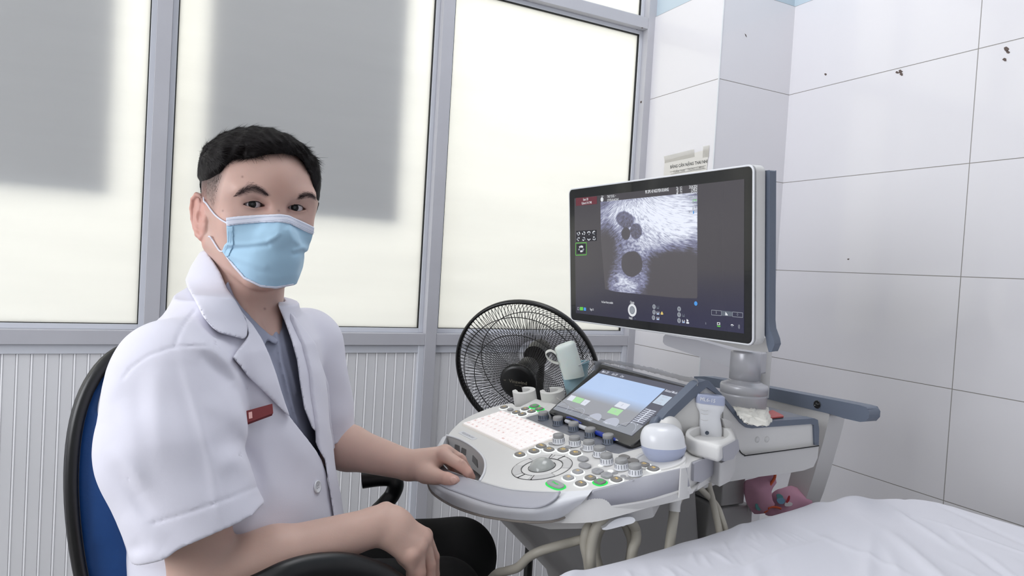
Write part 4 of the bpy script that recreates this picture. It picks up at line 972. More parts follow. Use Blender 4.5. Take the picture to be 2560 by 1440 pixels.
MB().box((c1[0]-.004, 1.060, .30), (r2x, 1.28, zm-.003)).build('computer_module', M['shell2'], machine, bevel=.006)
mb = MB()
for k in range(4):
    p = onY(1862+k*6, 1259+k*1.5, 1.070); mb.box((p[0], 1.058, zm-.016), (p[0]+.0022, 1.066, zm+.004))
mb.build('vent_fin', M['shell'], machine)
# cable hook under the panel, white
mb = MB(); A = catmull([W(x, y, 1.085) for x, y in ((1505,1322),(1512,1325),(1530,1322),(1560,1314),(1582,1308),(1588,1300),(1580,1293),(1562,1293),(1540,1298),(1524,1308),(1515,1317))], 4, True)
mb.prism(list(A), RC[2] * .016); hk = mb.build('cable_hook', M['whiteg'], machine, bevel=.003)
mb = MB(); mb.cyl(W(1555,1303,1.09), W(1560,1290,1.25), .008); mb.build('hook_stem', M['whiteg'], hk)
# ------------------------------------------------------------------ loose things on and around the machine
def levels(lv, d, ratio=.5, seg=32, back=None, mb=None, mi=0, sup=2.0, tilt=None, cap=True):
    """solid from pixel widths: lv = [(xl, yl, xr, yr)] at camera depth d; section = super-ellipse with depth ratio"""
    mb = mb or MB(); fw = RC[2]; rows = []
    for q in lv:
        xl, yl, xr, yr = q[:4]; rt = q[4] if len(q) > 4 else ratio; dd = q[5] if len(q) > 5 else d
        a, b = W(xl, yl, dd), W(xr, yr, dd); c = (a+b)/2; h = (b-a)/2
        up = np.array([0, 0, 1.0]); dep = np.cross(up, h); dep /= np.linalg.norm(dep)
        if dep @ fw < 0: dep = -dep
        dep *= np.linalg.norm(h)*rt
        row = []
        for k in range(seg):
            t = 2*math.pi*k/seg; ct, st_ = math.cos(t), math.sin(t)
            row.append(c + h*np.sign(ct)*abs(ct)**(2/sup) + dep*np.sign(st_)*abs(st_)**(2/sup))
        rows.append(row)
    R = np.array(rows); n0 = len(mb.v); mb.grid([list(r) for r in R], mi, closed=True)
    if cap:
        mb.add(R[0], [tuple(range(seg))], mi); mb.add(R[-1], [tuple(range(seg-1, -1, -1))], mi)
    return mb
def lerp_levels(lv, k=4):
    return [tuple(r) for r in catmull(np.array(lv, float), k)]
from mathutils.geometry import delaunay_2d_cdt
def inflate(poly, fr, th, step, back=.3, name='cloth', m_=None, noise=0.0, freq=30.0, parent=None, sub=0, mb=None, ridge=None):
    """puffy solid from an outline (uv in frame fr): th = front bulge"""
    P = np.array(poly, float); P = resample(np.vstack([P, P[:1]]), max(12, int(sum(np.linalg.norm(np.diff(np.vstack([P, P[:1]]), axis=0), axis=1))/step)+1))[:-1]
    n = len(P); lo, hi = P.min(0), P.max(0); pts = [Vector(p) for p in P]
    def inside(x, y):
        c = False
        for i in range(n):
            a, b = P[i], P[i-1]
            if (a[1] > y) != (b[1] > y) and x < (b[0]-a[0])*(y-a[1])/(b[1]-a[1])+a[0]: c = not c
        return c
    def dist(x, y):
        q = np.array([x, y]); A = P; B = np.roll(P, -1, axis=0); ab = B-A; t = np.clip(((q-A)*ab).sum(1)/(ab*ab).sum(1), 0, 1); return np.linalg.norm(q-(A+ab*t[:, None]), axis=1).min()
    yy = lo[1]
    while yy < hi[1]:
        xx = lo[0]
        while xx < hi[0]:
            if inside(xx, yy) and dist(xx, yy) > step*.6: pts.append(Vector((xx, yy)))
            xx += step
        yy += step
    v, e, f, _, _, _ = delaunay_2d_cdt(pts, [(i, (i+1) % n) for i in range(n)], [], 1, 1e-6)
    ds = [dist(p[0], p[1]) for p in v]; mx = max(ds)
    def h(i):
        d = min(1, ds[i]/mx*1.0); return math.sqrt(max(0, 1-(1-d)**2))
    F_, Bk = [], []
    for i, p in enumerate(v):
        hh = h(i); nz = noise*math.sin(freq*p[0]+1.7*math.sin(freq*.8*p[1]))*math.sin(freq*.7*p[1]+p[0]*11)*min(1, hh*1.5) if noise else 0
        if ridge: nz += ridge(p[0], p[1])*min(1, hh*1.6)
        F_.append(fr.p(p[0], p[1], th*hh+nz)); Bk.append(fr.p(p[0], p[1], -th*back*hh-.0006))
    m_b = mb or MB(); ff = [tuple(a) for a in f]
    m_b.add(F_, ff, 0, True); m_b.add(Bk, [tuple(reversed(a)) for a in ff], 0, True)
    # stitch boundary
    from collections import Counter
    ec = Counter(); 
    for a in ff:
        for i in range(len(a)): ec[tuple(sorted((a[i], a[(i+1) % len(a)])))] += 1
    m_b.add(F_+Bk, [(i, j, j+len(F_), i+len(F_)) for (i, j), c in ec.items() if c == 1], 0, True)
    if mb is not None: return mb
    return m_b.build(name, m_, parent, sub=sub)

# --- fan
M['fan'] = mat('black_fan_plastic', (.035,.035,.035), .35); M['wire'] = mat('black_wire', (.03,.03,.03), .45); M['blade'] = mat('smoky_blade', (.22,.21,.20), .25, alpha=.16); M['gold'] = mat('faded_gold_print', (.45,.43,.38), .5)
fc = np.array([.896, 1.65, .876]); fnv = np.array([-.670, -.674, -.311]); fnv /= np.linalg.norm(fnv)
fa = np.cross(fnv, [0,0,1]); fa /= np.linalg.norm(fa); fb = np.cross(fa, fnv); fb /= np.linalg.norm(fb)
if fb[2] < 0: fb = -fb
FF = Frame(fc, -fa if (RC[0] @ fa) < 0 else fa, fb)
if FF.N @ fnv < 0: FF = Frame(fc, -FF.U, FF.V)
fan = empty('pedestal_fan', (fc[0]+.10, fc[1]+.10, 0), 'black pedestal fan with round wire grille standing behind the control panel', 'fan')
FR = .200
def fpt(r, a, h): return FF.p(r*math.cos(a), r*math.sin(a), h)
mb = MB(); NW = 108
def prof_h(r): # dome profile of the grille
    t = (r-.040)/(FR-.040); return .072*(1-t**2.6) + .004*t
for k in range(NW):
    a0 = 2*math.pi*k/NW; pts = []
    for i in range(9):
        t = i/8; r = .046+(FR-.048)*t; pts.append(fpt(r, a0+.30*t*t, prof_h(r)))
    mb.tube(pts, .00085, 5)
for r in (.128, .168):
    mb.tube([fpt(r, a, prof_h(r)-.0014) for a in np.linspace(0, 2*math.pi, 65)[:-1]], .0012, 5, closed=True)
mb.build('front_grille', M['wire'], fan)
mb = MB()
for k in range(NW):
    a0 = 2*math.pi*k/NW; pts = []
    for i in range(9):
        t = i/8; r = .05+(FR-.052)*t; pts.append(fpt(r, a0-.45*t*t, -.092*(1-t**2.4)))
    mb.tube(pts, .00085, 5)
mb.tube([fpt(.15, a, -.092*(1-((.15-.05)/.148)**2.4)+.001) for a in np.linspace(0, 2*math.pi, 65)[:-1]], .0012, 5, closed=True)
mb.build('rear_grille', M['wire'], fan)
mb = MB(); mb.lathe(fc, FF.N, [(FR-.004,-.010),(FR+.003,-.010),(FR+.005,-.004),(FR+.005,.006),(FR+.001,.010),(FR-.004,.008),(FR-.004,-.010)], 96, cap=False); mb.build('rim_band', M['fan'], fan)
mb = MB(); mb.lathe(FF.p(0,0,.060), FF.N, [(.034,0),(.0485,.001),(.0500,.009),(.0485,.0145),(.040,.0175),(0,.019)], 48); badge = mb.build('hub_badge', M['fan'], fan)
hb_ = MB(); put_text(hb_, FF, 'Vinawind', .003, .004, .0135, .0797, 0, bold=.01, rot=-.05); put_text(hb_, FF, 'w', -.034, .006, .010, .0785, 0); put_text(hb_, FF, 'QUAT DIEN', .004, -.006, .0042, .0797, 0, rot=-.05); hb_.build('hub_lettering', M['gold'], badge, fixn=False)
for k in range(3):
    a0 = k*2*math.pi/3+.5; rows = []
    for i in range(13):
        t = i/12; a = a0 + 1.35*t; row = []
        for j in range(9):
            s_ = j/8; r = .035 + .150*s_*(.72+.28*math.sin(math.pi*min(1, t*1.15+.1))); row.append(fpt(r, a-.35*s_, .018-.045*t+.006*math.sin(math.pi*s_)))
        rows.append(row)
    mb = MB(); mb.grid(rows); mb.build('blade', M['blade'], fan, solid=.002)
mb = MB(); mb.lathe(FF.p(0,0,-.03), FF.N, [(.02,-.005),(.028,0),(.030,.055),(.024,.07)], 32); mb.build('blade_hub', M['fan'], fan)
mb = MB(); mb.lathe(FF.p(0,0,-.165), FF.N, [(.02,0),(.030,.012),(.034,.04),(.034,.075)], 36); mb.build('motor_housing', M['fan'], fan)
pb_ = FF.p(0,-.02,-.15); mb = MB(); mb.cyl((pb_[0],pb_[1],.03), (pb_[0],pb_[1],pb_[2]-.02), .013, 20); mb.build('pole', M['fan'], fan)
mb = MB(); mb.cyl((pb_[0],pb_[1],.45), (pb_[0],pb_[1],.75), .022, 20); mb.build('height_collar', M['fan'], fan)
mb = MB(); mb.lathe((pb_[0],pb_[1],0), (0,0,1), [(.17,0),(.175,.012),(.15,.025),(.05,.04),(.02,.05)], 48); mb.build('base', M['fan'], fan)

# --- linear probe in its cup
prb = empty('ultrasound_probe', onZ(1778, 1092, .875), 'slate-topped white handheld probe marked ML6-15 standing in the cup holder', 'ultrasound probe', None)
d1 = 1.255
zq = lambda a, b: (1700+a/5.12, 880+b/5.12)
bodyl = [(1739,1003,1810,1011),(1738.5,1010,1810.5,1018),(1742,1019,1808,1026),(1748,1030,1802,1036),(1749.5,1042,1800.5,1046),(1748.5,1058,1803,1062),(1749,1072,1804.5,1076),(1750.5,1085,1804,1088),(1753,1096,1802,1099),(1757,1110,1797,1112)]
mb = levels(lerp_levels(bodyl, 4), d1, .42, 36, sup=2.8); mb.build('probe_body', M['whiteg'], prb)
capl = [(1740,982,1808,990),(1737.5,984.5,1811,992),(1737,992,1811,1000),(1737.5,1003,1811,1011),(1738.5,1005,1810,1013)]
mb = levels(capl, d1, .46, 36, sup=3.4); mb.build('probe_cap', M['lilac'], prb, bevel=.0015)
pf = Frame(W(1738, 1003, d1), W(1794, 1012, d1)-W(1738, 1003, d1), W(1738, 984, d1)-W(1738, 1003, d1))
if pf.N @ RC[2] > 0: pf = Frame(pf.O, pf.U, pf.V)
sgn = -1 if pf.N @ RC[2] > 0 else 1
tx = MB(); put_text(tx, pf, 'ML6-15', pf.uv(1762,996)[0], pf.uv(1762,996)[1], .0092, sgn*.0190, 0, bold=.008); tx.build('probe_lettering', M['whiteg'], prb, fixn=False)
mk = MB(); c = W(1762, 1078, d1) - RC[2]*.0145; 
mk.lathe(c, -RC[2], [(.0030,0),(.0036,.0004),(.0036,0)], 20); put_text(mk, Frame(c, RC[0], -RC[1]), 'ge', 0, 0, .0045, .0006, 0, bold=.01); mk.build('probe_emblem', M['slate'], prb, fixn=False)
for y_ in (1022, 1031, 1046):
    A = [W(x, y_ + (x-1756)*.12 + 2*math.cos((x-1756)/6), d1) - RC[2]*.0118 for x in np.linspace(1748, 1766, 6)]
    MB().tube(A, .0004, 5).build('grip_ridge', M['shell2'], prb)
def cable(name, pts, r, label, m_='cream', parent=None, k=8, grp=None):
    P = catmull(np.array([p if len(p) == 3 and not isinstance(p[0], int) else W(*p) for p in pts]), k)
    mb = MB(); mb.tube(P, r, 12); o = mb.build(name, M[m_] if isinstance(m_, str) else m_, parent)
    if label: tag(o, label, 'cable', grp)
    return o
cable('probe_cable', [(1776,1108,1.26),(1776,1140,1.262),(1770,1180,1.27),(1772,1215,1.27),(1779,1243,1.26),(1790,1290,1.24),(1800,1340,1.22),(1804,1420,1.2)], .0062, None, parent=prb)
# --- dome-headed probe lying in the round recess
d2 = 1.145
dp = empty('ultrasound_probe', W(1660, 1160, d2), 'round white and lilac dome probe resting in the recess right of the panel', 'ultrasound probe')
dome = [(1640,1061,1672,1061.5),(1625,1063,1687,1064),(1613,1069,1699,1071),(1606,1078,1706,1081),(1602,1090,1710,1094),(1601.5,1102,1712,1106),(1603,1112,1714,1112)]
mb = levels(lerp_levels(dome, 4), d2, .92, 44, sup=2.1); mb.build('probe_dome', M['whiteg'], dp)
low_ = [(1603,1112,1714,1112),(1603.5,1116,1714.5,1117),(1606,1128,1711,1130),(1613,1140,1702,1143),(1624,1151,1692,1153),(1637,1158,1683,1159),(1650,1162,1674,1162)]
mb = levels(lerp_levels(low_, 4), d2, .92, 44, sup=2.1); mb.build('probe_band', M['lilac'], dp)
nk = [(1618,1130,1707,1133),(1630,1150,1712,1152),(1640,1166,1708,1170),(1650,1182,1696,1184)]
mb = levels(lerp_levels(nk, 3), d2+.012, .8, 32); mb.build('probe_neck', M['shell'], dp)
cable('probe_cable', [(1700,1165,1.17),(1712,1200,1.165),(1700,1235,1.18),(1688,1262,1.18),(1683,1300,1.17),(1676,1350,1.16),(1668,1420,1.15)], .0085, None, parent=dp)
cable('cable_sleeve', [(1692,1238,1.172),(1687,1262,1.172),(1686,1278,1.17)], .0098, None, 'shell', parent=dp)
# --- curved probe behind it
d3 = 1.215
cp = empty('ultrasound_probe', W(1690, 1120, d3), 'round pale probe with slate blue edge, tucked behind the dome probe', 'ultrasound probe')
mb = MB(); c = W(1682, 1074, d3); ax = -RC[2]*.75 + RC[0]*.55 + np.array([0,0,.25]); ax /= np.linalg.norm(ax)
mb.lathe(c - ax*.012, ax, [(.010,-.006),(.0215,-.003),(.0250,.004),(.0240,.011),(.020,.016),(.012,.019),(0,.020)], 40); mb.build('probe_head', M['shell'], cp)
mb = MB(); mb.lathe(c - ax*.020 + RC[0]*-.007, ax, [(.012,-.008),(.0265,-.004),(.0280,.003),(.0262,.009),(.022,.010)], 40); mb.build('probe_rim', M['slate'], cp)
mb = levels(lerp_levels([(1672,1090,1712,1090),(1680,1110,1716,1110),(1690,1130,1722,1130),(1696,1160,1722,1160)], 3), d3+.01, .6, 24); mb.build('probe_body', M['shell'], cp)
cable('probe_cable', [(1708,1150,1.24),(1722,1190,1.24),(1760,1230,1.26),(1790,1262,1.255),(1806,1300,1.24),(1830,1380,1.22)], .0055, None, parent=cp)

# --- blue cup with a pale wrapped cylinder leaning in it
M['cup'] = mat('pale_blue_plastic', (.62,.77,.82), .35, trans=.1); M['mint'] = mat('translucent_mint_plastic', (.87,.91,.89), .35, sss=.2); M['strap'] = mat('white_webbing', (.86,.86,.83), .7)
d4 = 1.60
cupe = empty('blue_cup', W(1440, 985, d4), 'pale blue plastic cup clipped behind the left corner of the touch screen', 'cup')
lv = [(1400.5,920,1472,905),(1402,925,1471.5,912),(1405,938,1470,926),(1409,955,1469,945),(1413,972,1467,962),(1418,990,1465,982)]
mb = levels(lerp_levels(lv, 3), d4, .8, 40); cpb = mb.build('cup_body', M['cup'], cupe)
mb = MB(); a, b = W(1400.5,920,d4), W(1472,905,d4); c = (a+b)/2; h = (b-a)/2; dep = np.cross([0,0,1.0], h); dep = dep/np.linalg.norm(dep)*np.linalg.norm(h)*.8
mb.tube([c + h*math.cos(t) + dep*math.sin(t) + np.array([0,0,.002]) for t in np.linspace(0, 2*math.pi, 41)[:-1]], .0020, 8, closed=True); mb.build('cup_rim', M['cup'], cupe)
mb = MB(); mb.tube(catmull([W(1447,914,1.56),(W(1462,904,1.57)),W(1473,897,1.60),W(1470,885,1.63),W(1477,902,1.58),W(1474,912,1.57)], 5), .0013, 6); mb.build('wire_clip', M['silver'], cupe)
gt = empty('gel_bottle', W(1432, 930, d4-.02), 'pale mint wrapped cylinder leaning in the pale blue cup, white strap at its side', 'bottle')
lv = [(1392,866,1430,852),(1388.5,870,1436.5,854),(1387,875,1439.5,860),(1389,884,1441.5,868),(1394,900,1447,886),(1399,916,1452,903),(1404,932,1457,920),(1409,948,1461,938)]
mb = levels(lerp_levels(lv, 3), d4-.02, .9, 36, sup=2.4); mb.build('bottle_body', M['mint'], gt)
ring = catmull([W(x, y, d4-.03) for x, y in ((1392,884),(1378,876),(1367,879),(1363.5,886),(1370,897),(1383,906),(1397,909))], 6)
mb = MB(); dv = (RC[2]*.8 + RC[1]*-.35); rows = [[p - dv*.006 for p in ring], [p + dv*.006 for p in ring]]; mb.grid(rows); mb.build('strap', M['strap'], gt, solid=.0015)

# --- pen lying behind the blue-banded knobs
M['blue_ink'] = mat('blue_plastic', (.08,.20,.62), .3); M['pen_w'] = mat('white_pen_plastic', (.85,.86,.88), .35)
pa, pb2 = P0.hit(1414, 1052, .0085), P0.hit(1545, 1101.5, .0085)
pen = empty('pen', (pa+pb2)/2, 'white ballpoint pen with blue grip and clip lying behind the dark-banded knobs', 'pen')
L_ = np.linalg.norm(pb2-pa); ax = (pb2-pa)/L_
MB().lathe(pa, ax, [(.003,0),(.0038,.002),(.0040,L_*.62),(.0036,L_*.64)], 20).build('barrel', M['pen_w'], pen)
MB().lathe(pa+ax*L_*.62, ax, [(.0042,0),(.0046,.004),(.0044,L_*.2),(.0034,L_*.30),(.0022,L_*.35)], 20).build('grip', M['blue_ink'], pen)
MB().lathe(pa+ax*L_*.96, ax, [(.0021,0),(.0012,L_*.03),(.0005,L_*.045)], 12).build('tip', M['silver'], pen)
mb = MB(); mb.tube([pa + P0.N*.006 + P0.V*.004, pa + P0.N*.0075 + P0.V*.005 + ax*.01, pa+ax*L_*.20 + P0.N*.0068 + P0.V*.005, pa+ax*L_*.30+P0.N*.004+ P0.V*.004], .0023, 8, flat=.8); mb.build('clip', M['blue_ink'], pen)

# --- paper taped on the pillar
M['paper'] = mat('aged_white_paper', (.84,.83,.81), .8); M['ink'] = mat('black_ink', (.12,.12,.13), .8); M['inkl'] = mat('grey_ink', (.50,.49,.48), .8); M['tape'] = mat('yellowed_tape', (.86,.85,.82), .4, alpha=.35)
PF = Frame((XP-.0012, 1.98, 1.3), (0,-1,0), (0,0,1))
def pu(x, y): p = onX(x, y, XP-.0012); return (1.98-p[1], p[2]-1.3)
pc = [pu(1662,402), pu(1773,372), pu(1767,424), pu(1767,470), pu(1655,490), pu(1657,445)]
pp = MB().slab(PF, [pc[0],pc[1],pc[2],pc[3],pc[4]], 0, .0005).build('notice_sheet', M['paper']); tag(pp, 'aged white notice with black heading taped to the tiled pillar above the monitor', 'notice')
tx = MB()
for s_, x, y, sz, m_ in (('BẢNG CÂN NẶNG THAI NHI', 1721, 411, .0150, 0), ('TUẦN THAI', 1698, 428.5, .0120, 1), ('TRỌNG LƯỢNG', 1740, 421.5, .0118, 1)):
    u, v = pu(x, y); put_text(tx, PF, s_, u, v, sz, .0009, m_, sx=.95, bold=.01 if m_ == 0 else 0)
for a_, b_ in (((1675,430),(1765,414)), ((1677,436),(1765,421))):
    p, q_ = np.array(pu(*a_)), np.array(pu(*b_)); t = np.array([0, .0006]); tx.add([PF.p(*(p+t), .0009), PF.p(*(q_+t), .0009), PF.p(*(q_-t), .0009), PF.p(*(p-t), .0009)], [(0,1,2,3)], 1)
tx.build('lettering', [M['ink'], M['inkl']], pp, fixn=False)
for pts in ([(1660,391),(1735,373),(1737,392),(1662,408)], [(1758,366),(1774,363),(1772,392),(1757,394)]):
    MB().slab(PF, [pu(*p) for p in pts], .0005, .0009).build('tape', M['tape'], pp)

# --- tissues and red packet on the shelf
M['tissue'] = mat('cream_tissue', (.86,.85,.82), .9, bump=.4, bscale=220); M['red'] = mat('red_foil', (.72,.30,.28), .35)
TI = [(1827,1010),(1850,1012),(1866,1014.5),(1884,1013.5),(1903,1020.5),(1920,1020),(1924,1032),(1931,1054),(1911,1056.5),(1890,1054),(1868,1052),(1850,1038),(1837,1023)]
z0_ = .8885; ts = MB()
for L in range(7):
    zz = z0_ + .0032*L; C_ = np.array([onZ(x, y + L*2.3, zz) for x, y in TI]); ce = C_.mean(0); C_ = ce + (C_-ce)*(1-.03*L)
    A = [resample(catmull(np.vstack([C_, C_[:1]]), 3), 41)[:-1]]
    for s_ in (.8, .55, .3, .08): A.append(ce + (A[0]-ce)*s_)
    A = A + [np.array([ce]*40)]
    A = [np.array([p + [0, 0, .0022*math.sin(17*p[0]*20+L)+.0014*rng.random()] for p in r]) for r in A]
    ts.grid([list(r) for r in A], closed=True)
o = ts.build('crumpled_tissues', M['tissue'], solid=.0006); tag(o, 'wad of crumpled cream tissues on the shelf in front of the monitor column', 'tissues')
q = [onZ(x, y, .8885) for x, y in ((1922,1030),(1932,1028),(1958,1041),(1959,1043.5),(1927,1047),(1922,1040))]
o = MB().prism(q, (0,0,.0025)).build('red_packet', M['red'], bevel=.0008); tag(o, 'small flat red packet lying beside the crumpled tissues', 'packet')

# --- pink pillow stuffed under the machine shelf
def petal_mat():
    k = NT('pink_flowered_cloth'); b = k.b; b.inputs['Roughness'].default_value = .85; b.inputs['Base Color'].default_value = (*lin((.79,.59,.67)), 1); return k.m
M['pink'] = petal_mat(); M['teal'] = mat('teal_print', (.36,.58,.58), .85); M['blueprint'] = mat('blue_print', (.45,.62,.72), .85); M['orange'] = mat('orange_piping', (.80,.36,.22), .8); M['redprint'] = mat('red_print', (.68,.18,.22), .85); M['whiteprint'] = mat('white_print', (.88,.86,.86), .85)
PK = Frame((1.2, 1.03, .7), (1,-.10,0), (0,0,1))
zp = lambda a, b: (1640 + a/4.267, 1140 + b/4.267)
def pk(pts, off=0): return [PK.uv(*zp(*p), off) for p in pts]
pil = empty('pink_cushion', PK.hit(1920, 1270), 'pink flowered cushion with orange piping stuffed under the machine shelf', 'cushion')
inflate(smooth_uv(pk([(955,262),(1010,250),(1100,222),(1200,178),(1240,172),(1272,186),(1262,240),(1215,310),(1190,345),(1192,400),(1226,470),(1215,520),(1190,565),(1140,590),(1060,625),(1000,560),(955,470),(950,360)]), 3, True), PK, .030, .009, .6, 'cushion_front', M['pink'], .0025, 60, pil)
PK2 = Frame(PK.p(0,0,-.015), PK.U, PK.V)
def pk2(pts): return [PK2.uv(*zp(*p)) for p in pts]
inflate(smooth_uv(pk2([(1225,450),(1275,366),(1330,350),(1430,318),(1470,325),(1540,352),(1600,400),(1640,432),(1620,500),(1560,560),(1400,620),(1200,640),(1160,600),(1230,540)]), 3, True), PK2, .028, .009, .6, 'cushion_side', M['pink'], .004, 45, pil)
mb = MB(); mb.tube(catmull([PK.hit(*zp(*p), .021) for p in ((1272,190),(1262,240),(1215,310),(1188,345),(1190,400),(1224,470),(1205,520),(1190,570),(1150,600))], 6), .0028, 8)
mb.tube(catmull([PK.hit(*zp(*p), .026) for p in ((1195,560),(1230,545),(1290,548),(1330,560))], 6), .0024, 8); mb.build('piping', M['orange'], pil)
for pts, off, m_ in (([(1060,510),(1100,520),(1128,560),(1100,580),(1065,565)], .0205, 'teal'), ([(1285,410),(1320,405),(1350,430),(1345,450),(1310,455),(1290,450)], .0300-.015, 'teal'), ([(1290,455),(1345,445),(1372,470),(1360,505),(1315,510),(1288,480)], .0305-.015, 'blueprint'),
                     ([(1410,430),(1425,425),(1420,470),(1395,500),(1390,480)], .030-.015, 'redprint'), ([(1370,510),(1400,490),(1450,500),(1440,530),(1380,535)], .029-.015, 'whiteprint')):
    MB().prism([PK.hit(*zp(*p), off) for p in smooth_uv(pts, 3, True)], PK.N*.0012).build('printed_petal', M[m_], pil)

# --- cables coiled on the hook
def coil(lab, pts, r=.0075): return cable('cable', pts, r, lab)
D = 1.135
coil('outer loop of the thick cream cable hung on the white hook', [(1500,1290,D+.03),(1485,1300,D),(1468,1325,D-.02),(1462,1360,D-.02),(1470,1400,D-.02),(1476,1440,D-.01),(1490,1480,D)], .0085)
coil('inner loop of the thick cream cable over the white hook', [(1482,1450,D),(1477,1410,D-.03),(1478,1370,D-.03),(1488,1325,D-.03),(1512,1298,D-.03),(1545,1290,D-.02),(1572,1300,D-.0),(1588,1322,D+.02),(1590,1350,D+.01),(1582,1375,D),(1576,1420,D)], .0085)
coil('cream cable strand crossing inside the coil under the panel', [(1500,1420,D+.03),(1490,1380,D+.03),(1497,1335,D+.03),(1520,1305,D+.03),(1555,1305,D+.03),(1570,1330,D+.03),(1578,1360,D+.03),(1570,1420,D+.03)], .0070)
coil('thick cream cable running from the coil down to the floor beside his knee', [(1462,1346,D-.01),(1430,1355,D-.01),(1390,1366,D-.02),(1350,1378,D-.02),(1320,1394,D-.01),(1295,1418,D+.0),(1265,1428,D+.02),(1238,1437,D+.04),(1200,1480,D+.08)], .0075)

# --- examination bed
M['sheet'] = mat('white_bed_sheet', (.83,.83,.86), .85, bump=.25, bscale=500, bdist=.0004, sheen=.2); M['matt'] = mat('grey_mattress', (.45,.46,.50), .7); M['steel'] = mat('steel_tube', (.62,.62,.63), .35, metal=.8)
bed = empty('examination_bed', (.9, .45, 0), 'examination bed in front of the machine, under a rumpled white sheet', 'bed')
ZB = .72
far_px = [(1130,1492),(1340,1440),(1500,1400),(1620,1372),(1700,1350),(1800,1321),(1900,1290),(1960,1270),(2000,1257),(2050,1250),(2100,1247),(2166,1244),(2222,1243),(2303,1247.5),(2363,1257),(2424,1275),(2484,1293),(2560,1316),(2660,1350),(2800,1400)]
OUT = resample(catmull([onZ(x, y, ZB)[:2] for x, y in far_px], 8), 300)
mb = MB(); mp_ = [(.40,.12,.60)] + [(p[0]-.03, p[1]-.035, .60) for p in OUT[::14] if p[0] > .42 and p[1] > .2] + [(1.40,.12,.60)]
mb.prism(mp_, (0,0,.085)); mb.build('mattress', M['matt'], bed, bevel=.02)
mb = MB(); mb.box((.42,.14,.54),(1.38,.74,.60)); mb.build('bed_frame', M['steel'], bed, bevel=.006)
for (x, y) in ((.46,.17),(.46,.70),(1.34,.17),(1.34,.70)): MB().cyl((x,y,0),(x,y,.55),.018).build('leg', M['steel'], bed)
def fold(x, y, x0, y0, ang, ln, wd, amp):
    c, s_ = math.cos(ang), math.sin(ang); a = (x-x0)*c+(y-y0)*s_; b = -(x-x0)*s_+(y-y0)*c
    return amp*np.exp(-(b/wd)**2)*np.exp(-(a/ln)**4)
NT_ = 120; tv_ = np.linspace(0, 1, NT_); INN = np.stack([np.linspace(.38, 1.25, 300), np.full(300, .12)], 1)
TT = np.minimum(tv_/.86, 1)[None, :]; over = np.maximum(tv_-.86, 0)/.14*np.ones((300, 1))
X_ = INN[:, :1]*(1-TT)+OUT[:, :1]*TT; Yt = INN[:, 1:]*(1-TT)+OUT[:, 1:]*TT
k_ = .783
Zt = ZB + .0016*np.sin(11*X_+5*Yt) + .0010*np.sin(29*X_-16*Yt)
rr_ = np.random.default_rng(3)
for _ in range(60):
    x0, y0 = rr_.uniform(.3, 1.45), rr_.uniform(.35, .92); Zt = Zt + fold(X_, Yt, x0, y0, rr_.normal(.75, .45), rr_.uniform(.04,.16), rr_.uniform(.005,.013), rr_.uniform(-.0030,.0042))
for _ in range(26):
    x0 = rr_.uniform(.60, 1.0); Zt = Zt + fold(X_, Yt, x0, float(np.interp(x0, OUT[:, 0], OUT[:, 1]))-rr_.uniform(.05,.10), rr_.normal(1.25,.25), .024, .0036, rr_.uniform(.001,.0028))
Zt = Zt + fold(X_, Yt, .80, .75, .17, .24, .010, .004) + fold(X_, Yt, 1.08, .63, .95, .18, .013, .007) + fold(X_, Yt, 1.27, .78, 1.1, .10, .010, .006) + fold(X_, Yt, 1.02, .70, .6, .14, .009, .005) + fold(X_, Yt, 1.2, .60, 1.0, .12, .008, -.004)
def bump(px, amp, s0):
    global Zt
    c = onZ(px, 1245, ZB)[:2]; Zt = Zt + amp*np.exp(-((X_-c[0])**2+(Yt-c[1])**2)/s0**2)
bump(2121, .011, .040); bump(2015, .006, .020); bump(2060, -.002, .016)
tg_ = np.gradient(OUT, axis=0); nr_ = np.stack([-tg_[:, 1], tg_[:, 0]], 1); nr_ /= np.linalg.norm(nr_, axis=1)[:, None]
ro = .016; ang = np.minimum(over*4.0, 1)*math.pi/2
wob = .005*np.sin(np.arange(300)*.23+2*np.sin(np.arange(300)*.07))[:, None]*np.clip(over*2, 0, 1)
push = np.where(over > 0, ro*np.sin(ang)-ro + wob, -ro*np.clip((TT-.9)/.1, 0, 1))
Xo = X_ + nr_[:, :1]*push; Yo = Yt + nr_[:, 1:]*push
Zo = np.where(over > 0, Zt - ro*(1-np.cos(ang)) - np.maximum(over-.25, 0)*.30, Zt)
rows = [[(Xo[i, j], Yo[i, j], Zo[i, j]) for j in range(NT_)] for i in range(300)]
mb = MB(); mb.grid(rows); sh_ = mb.build('bed_sheet', M['sheet'], sub=1); tag(sh_, 'rumpled white sheet spread over the examination bed', 'bed sheet')
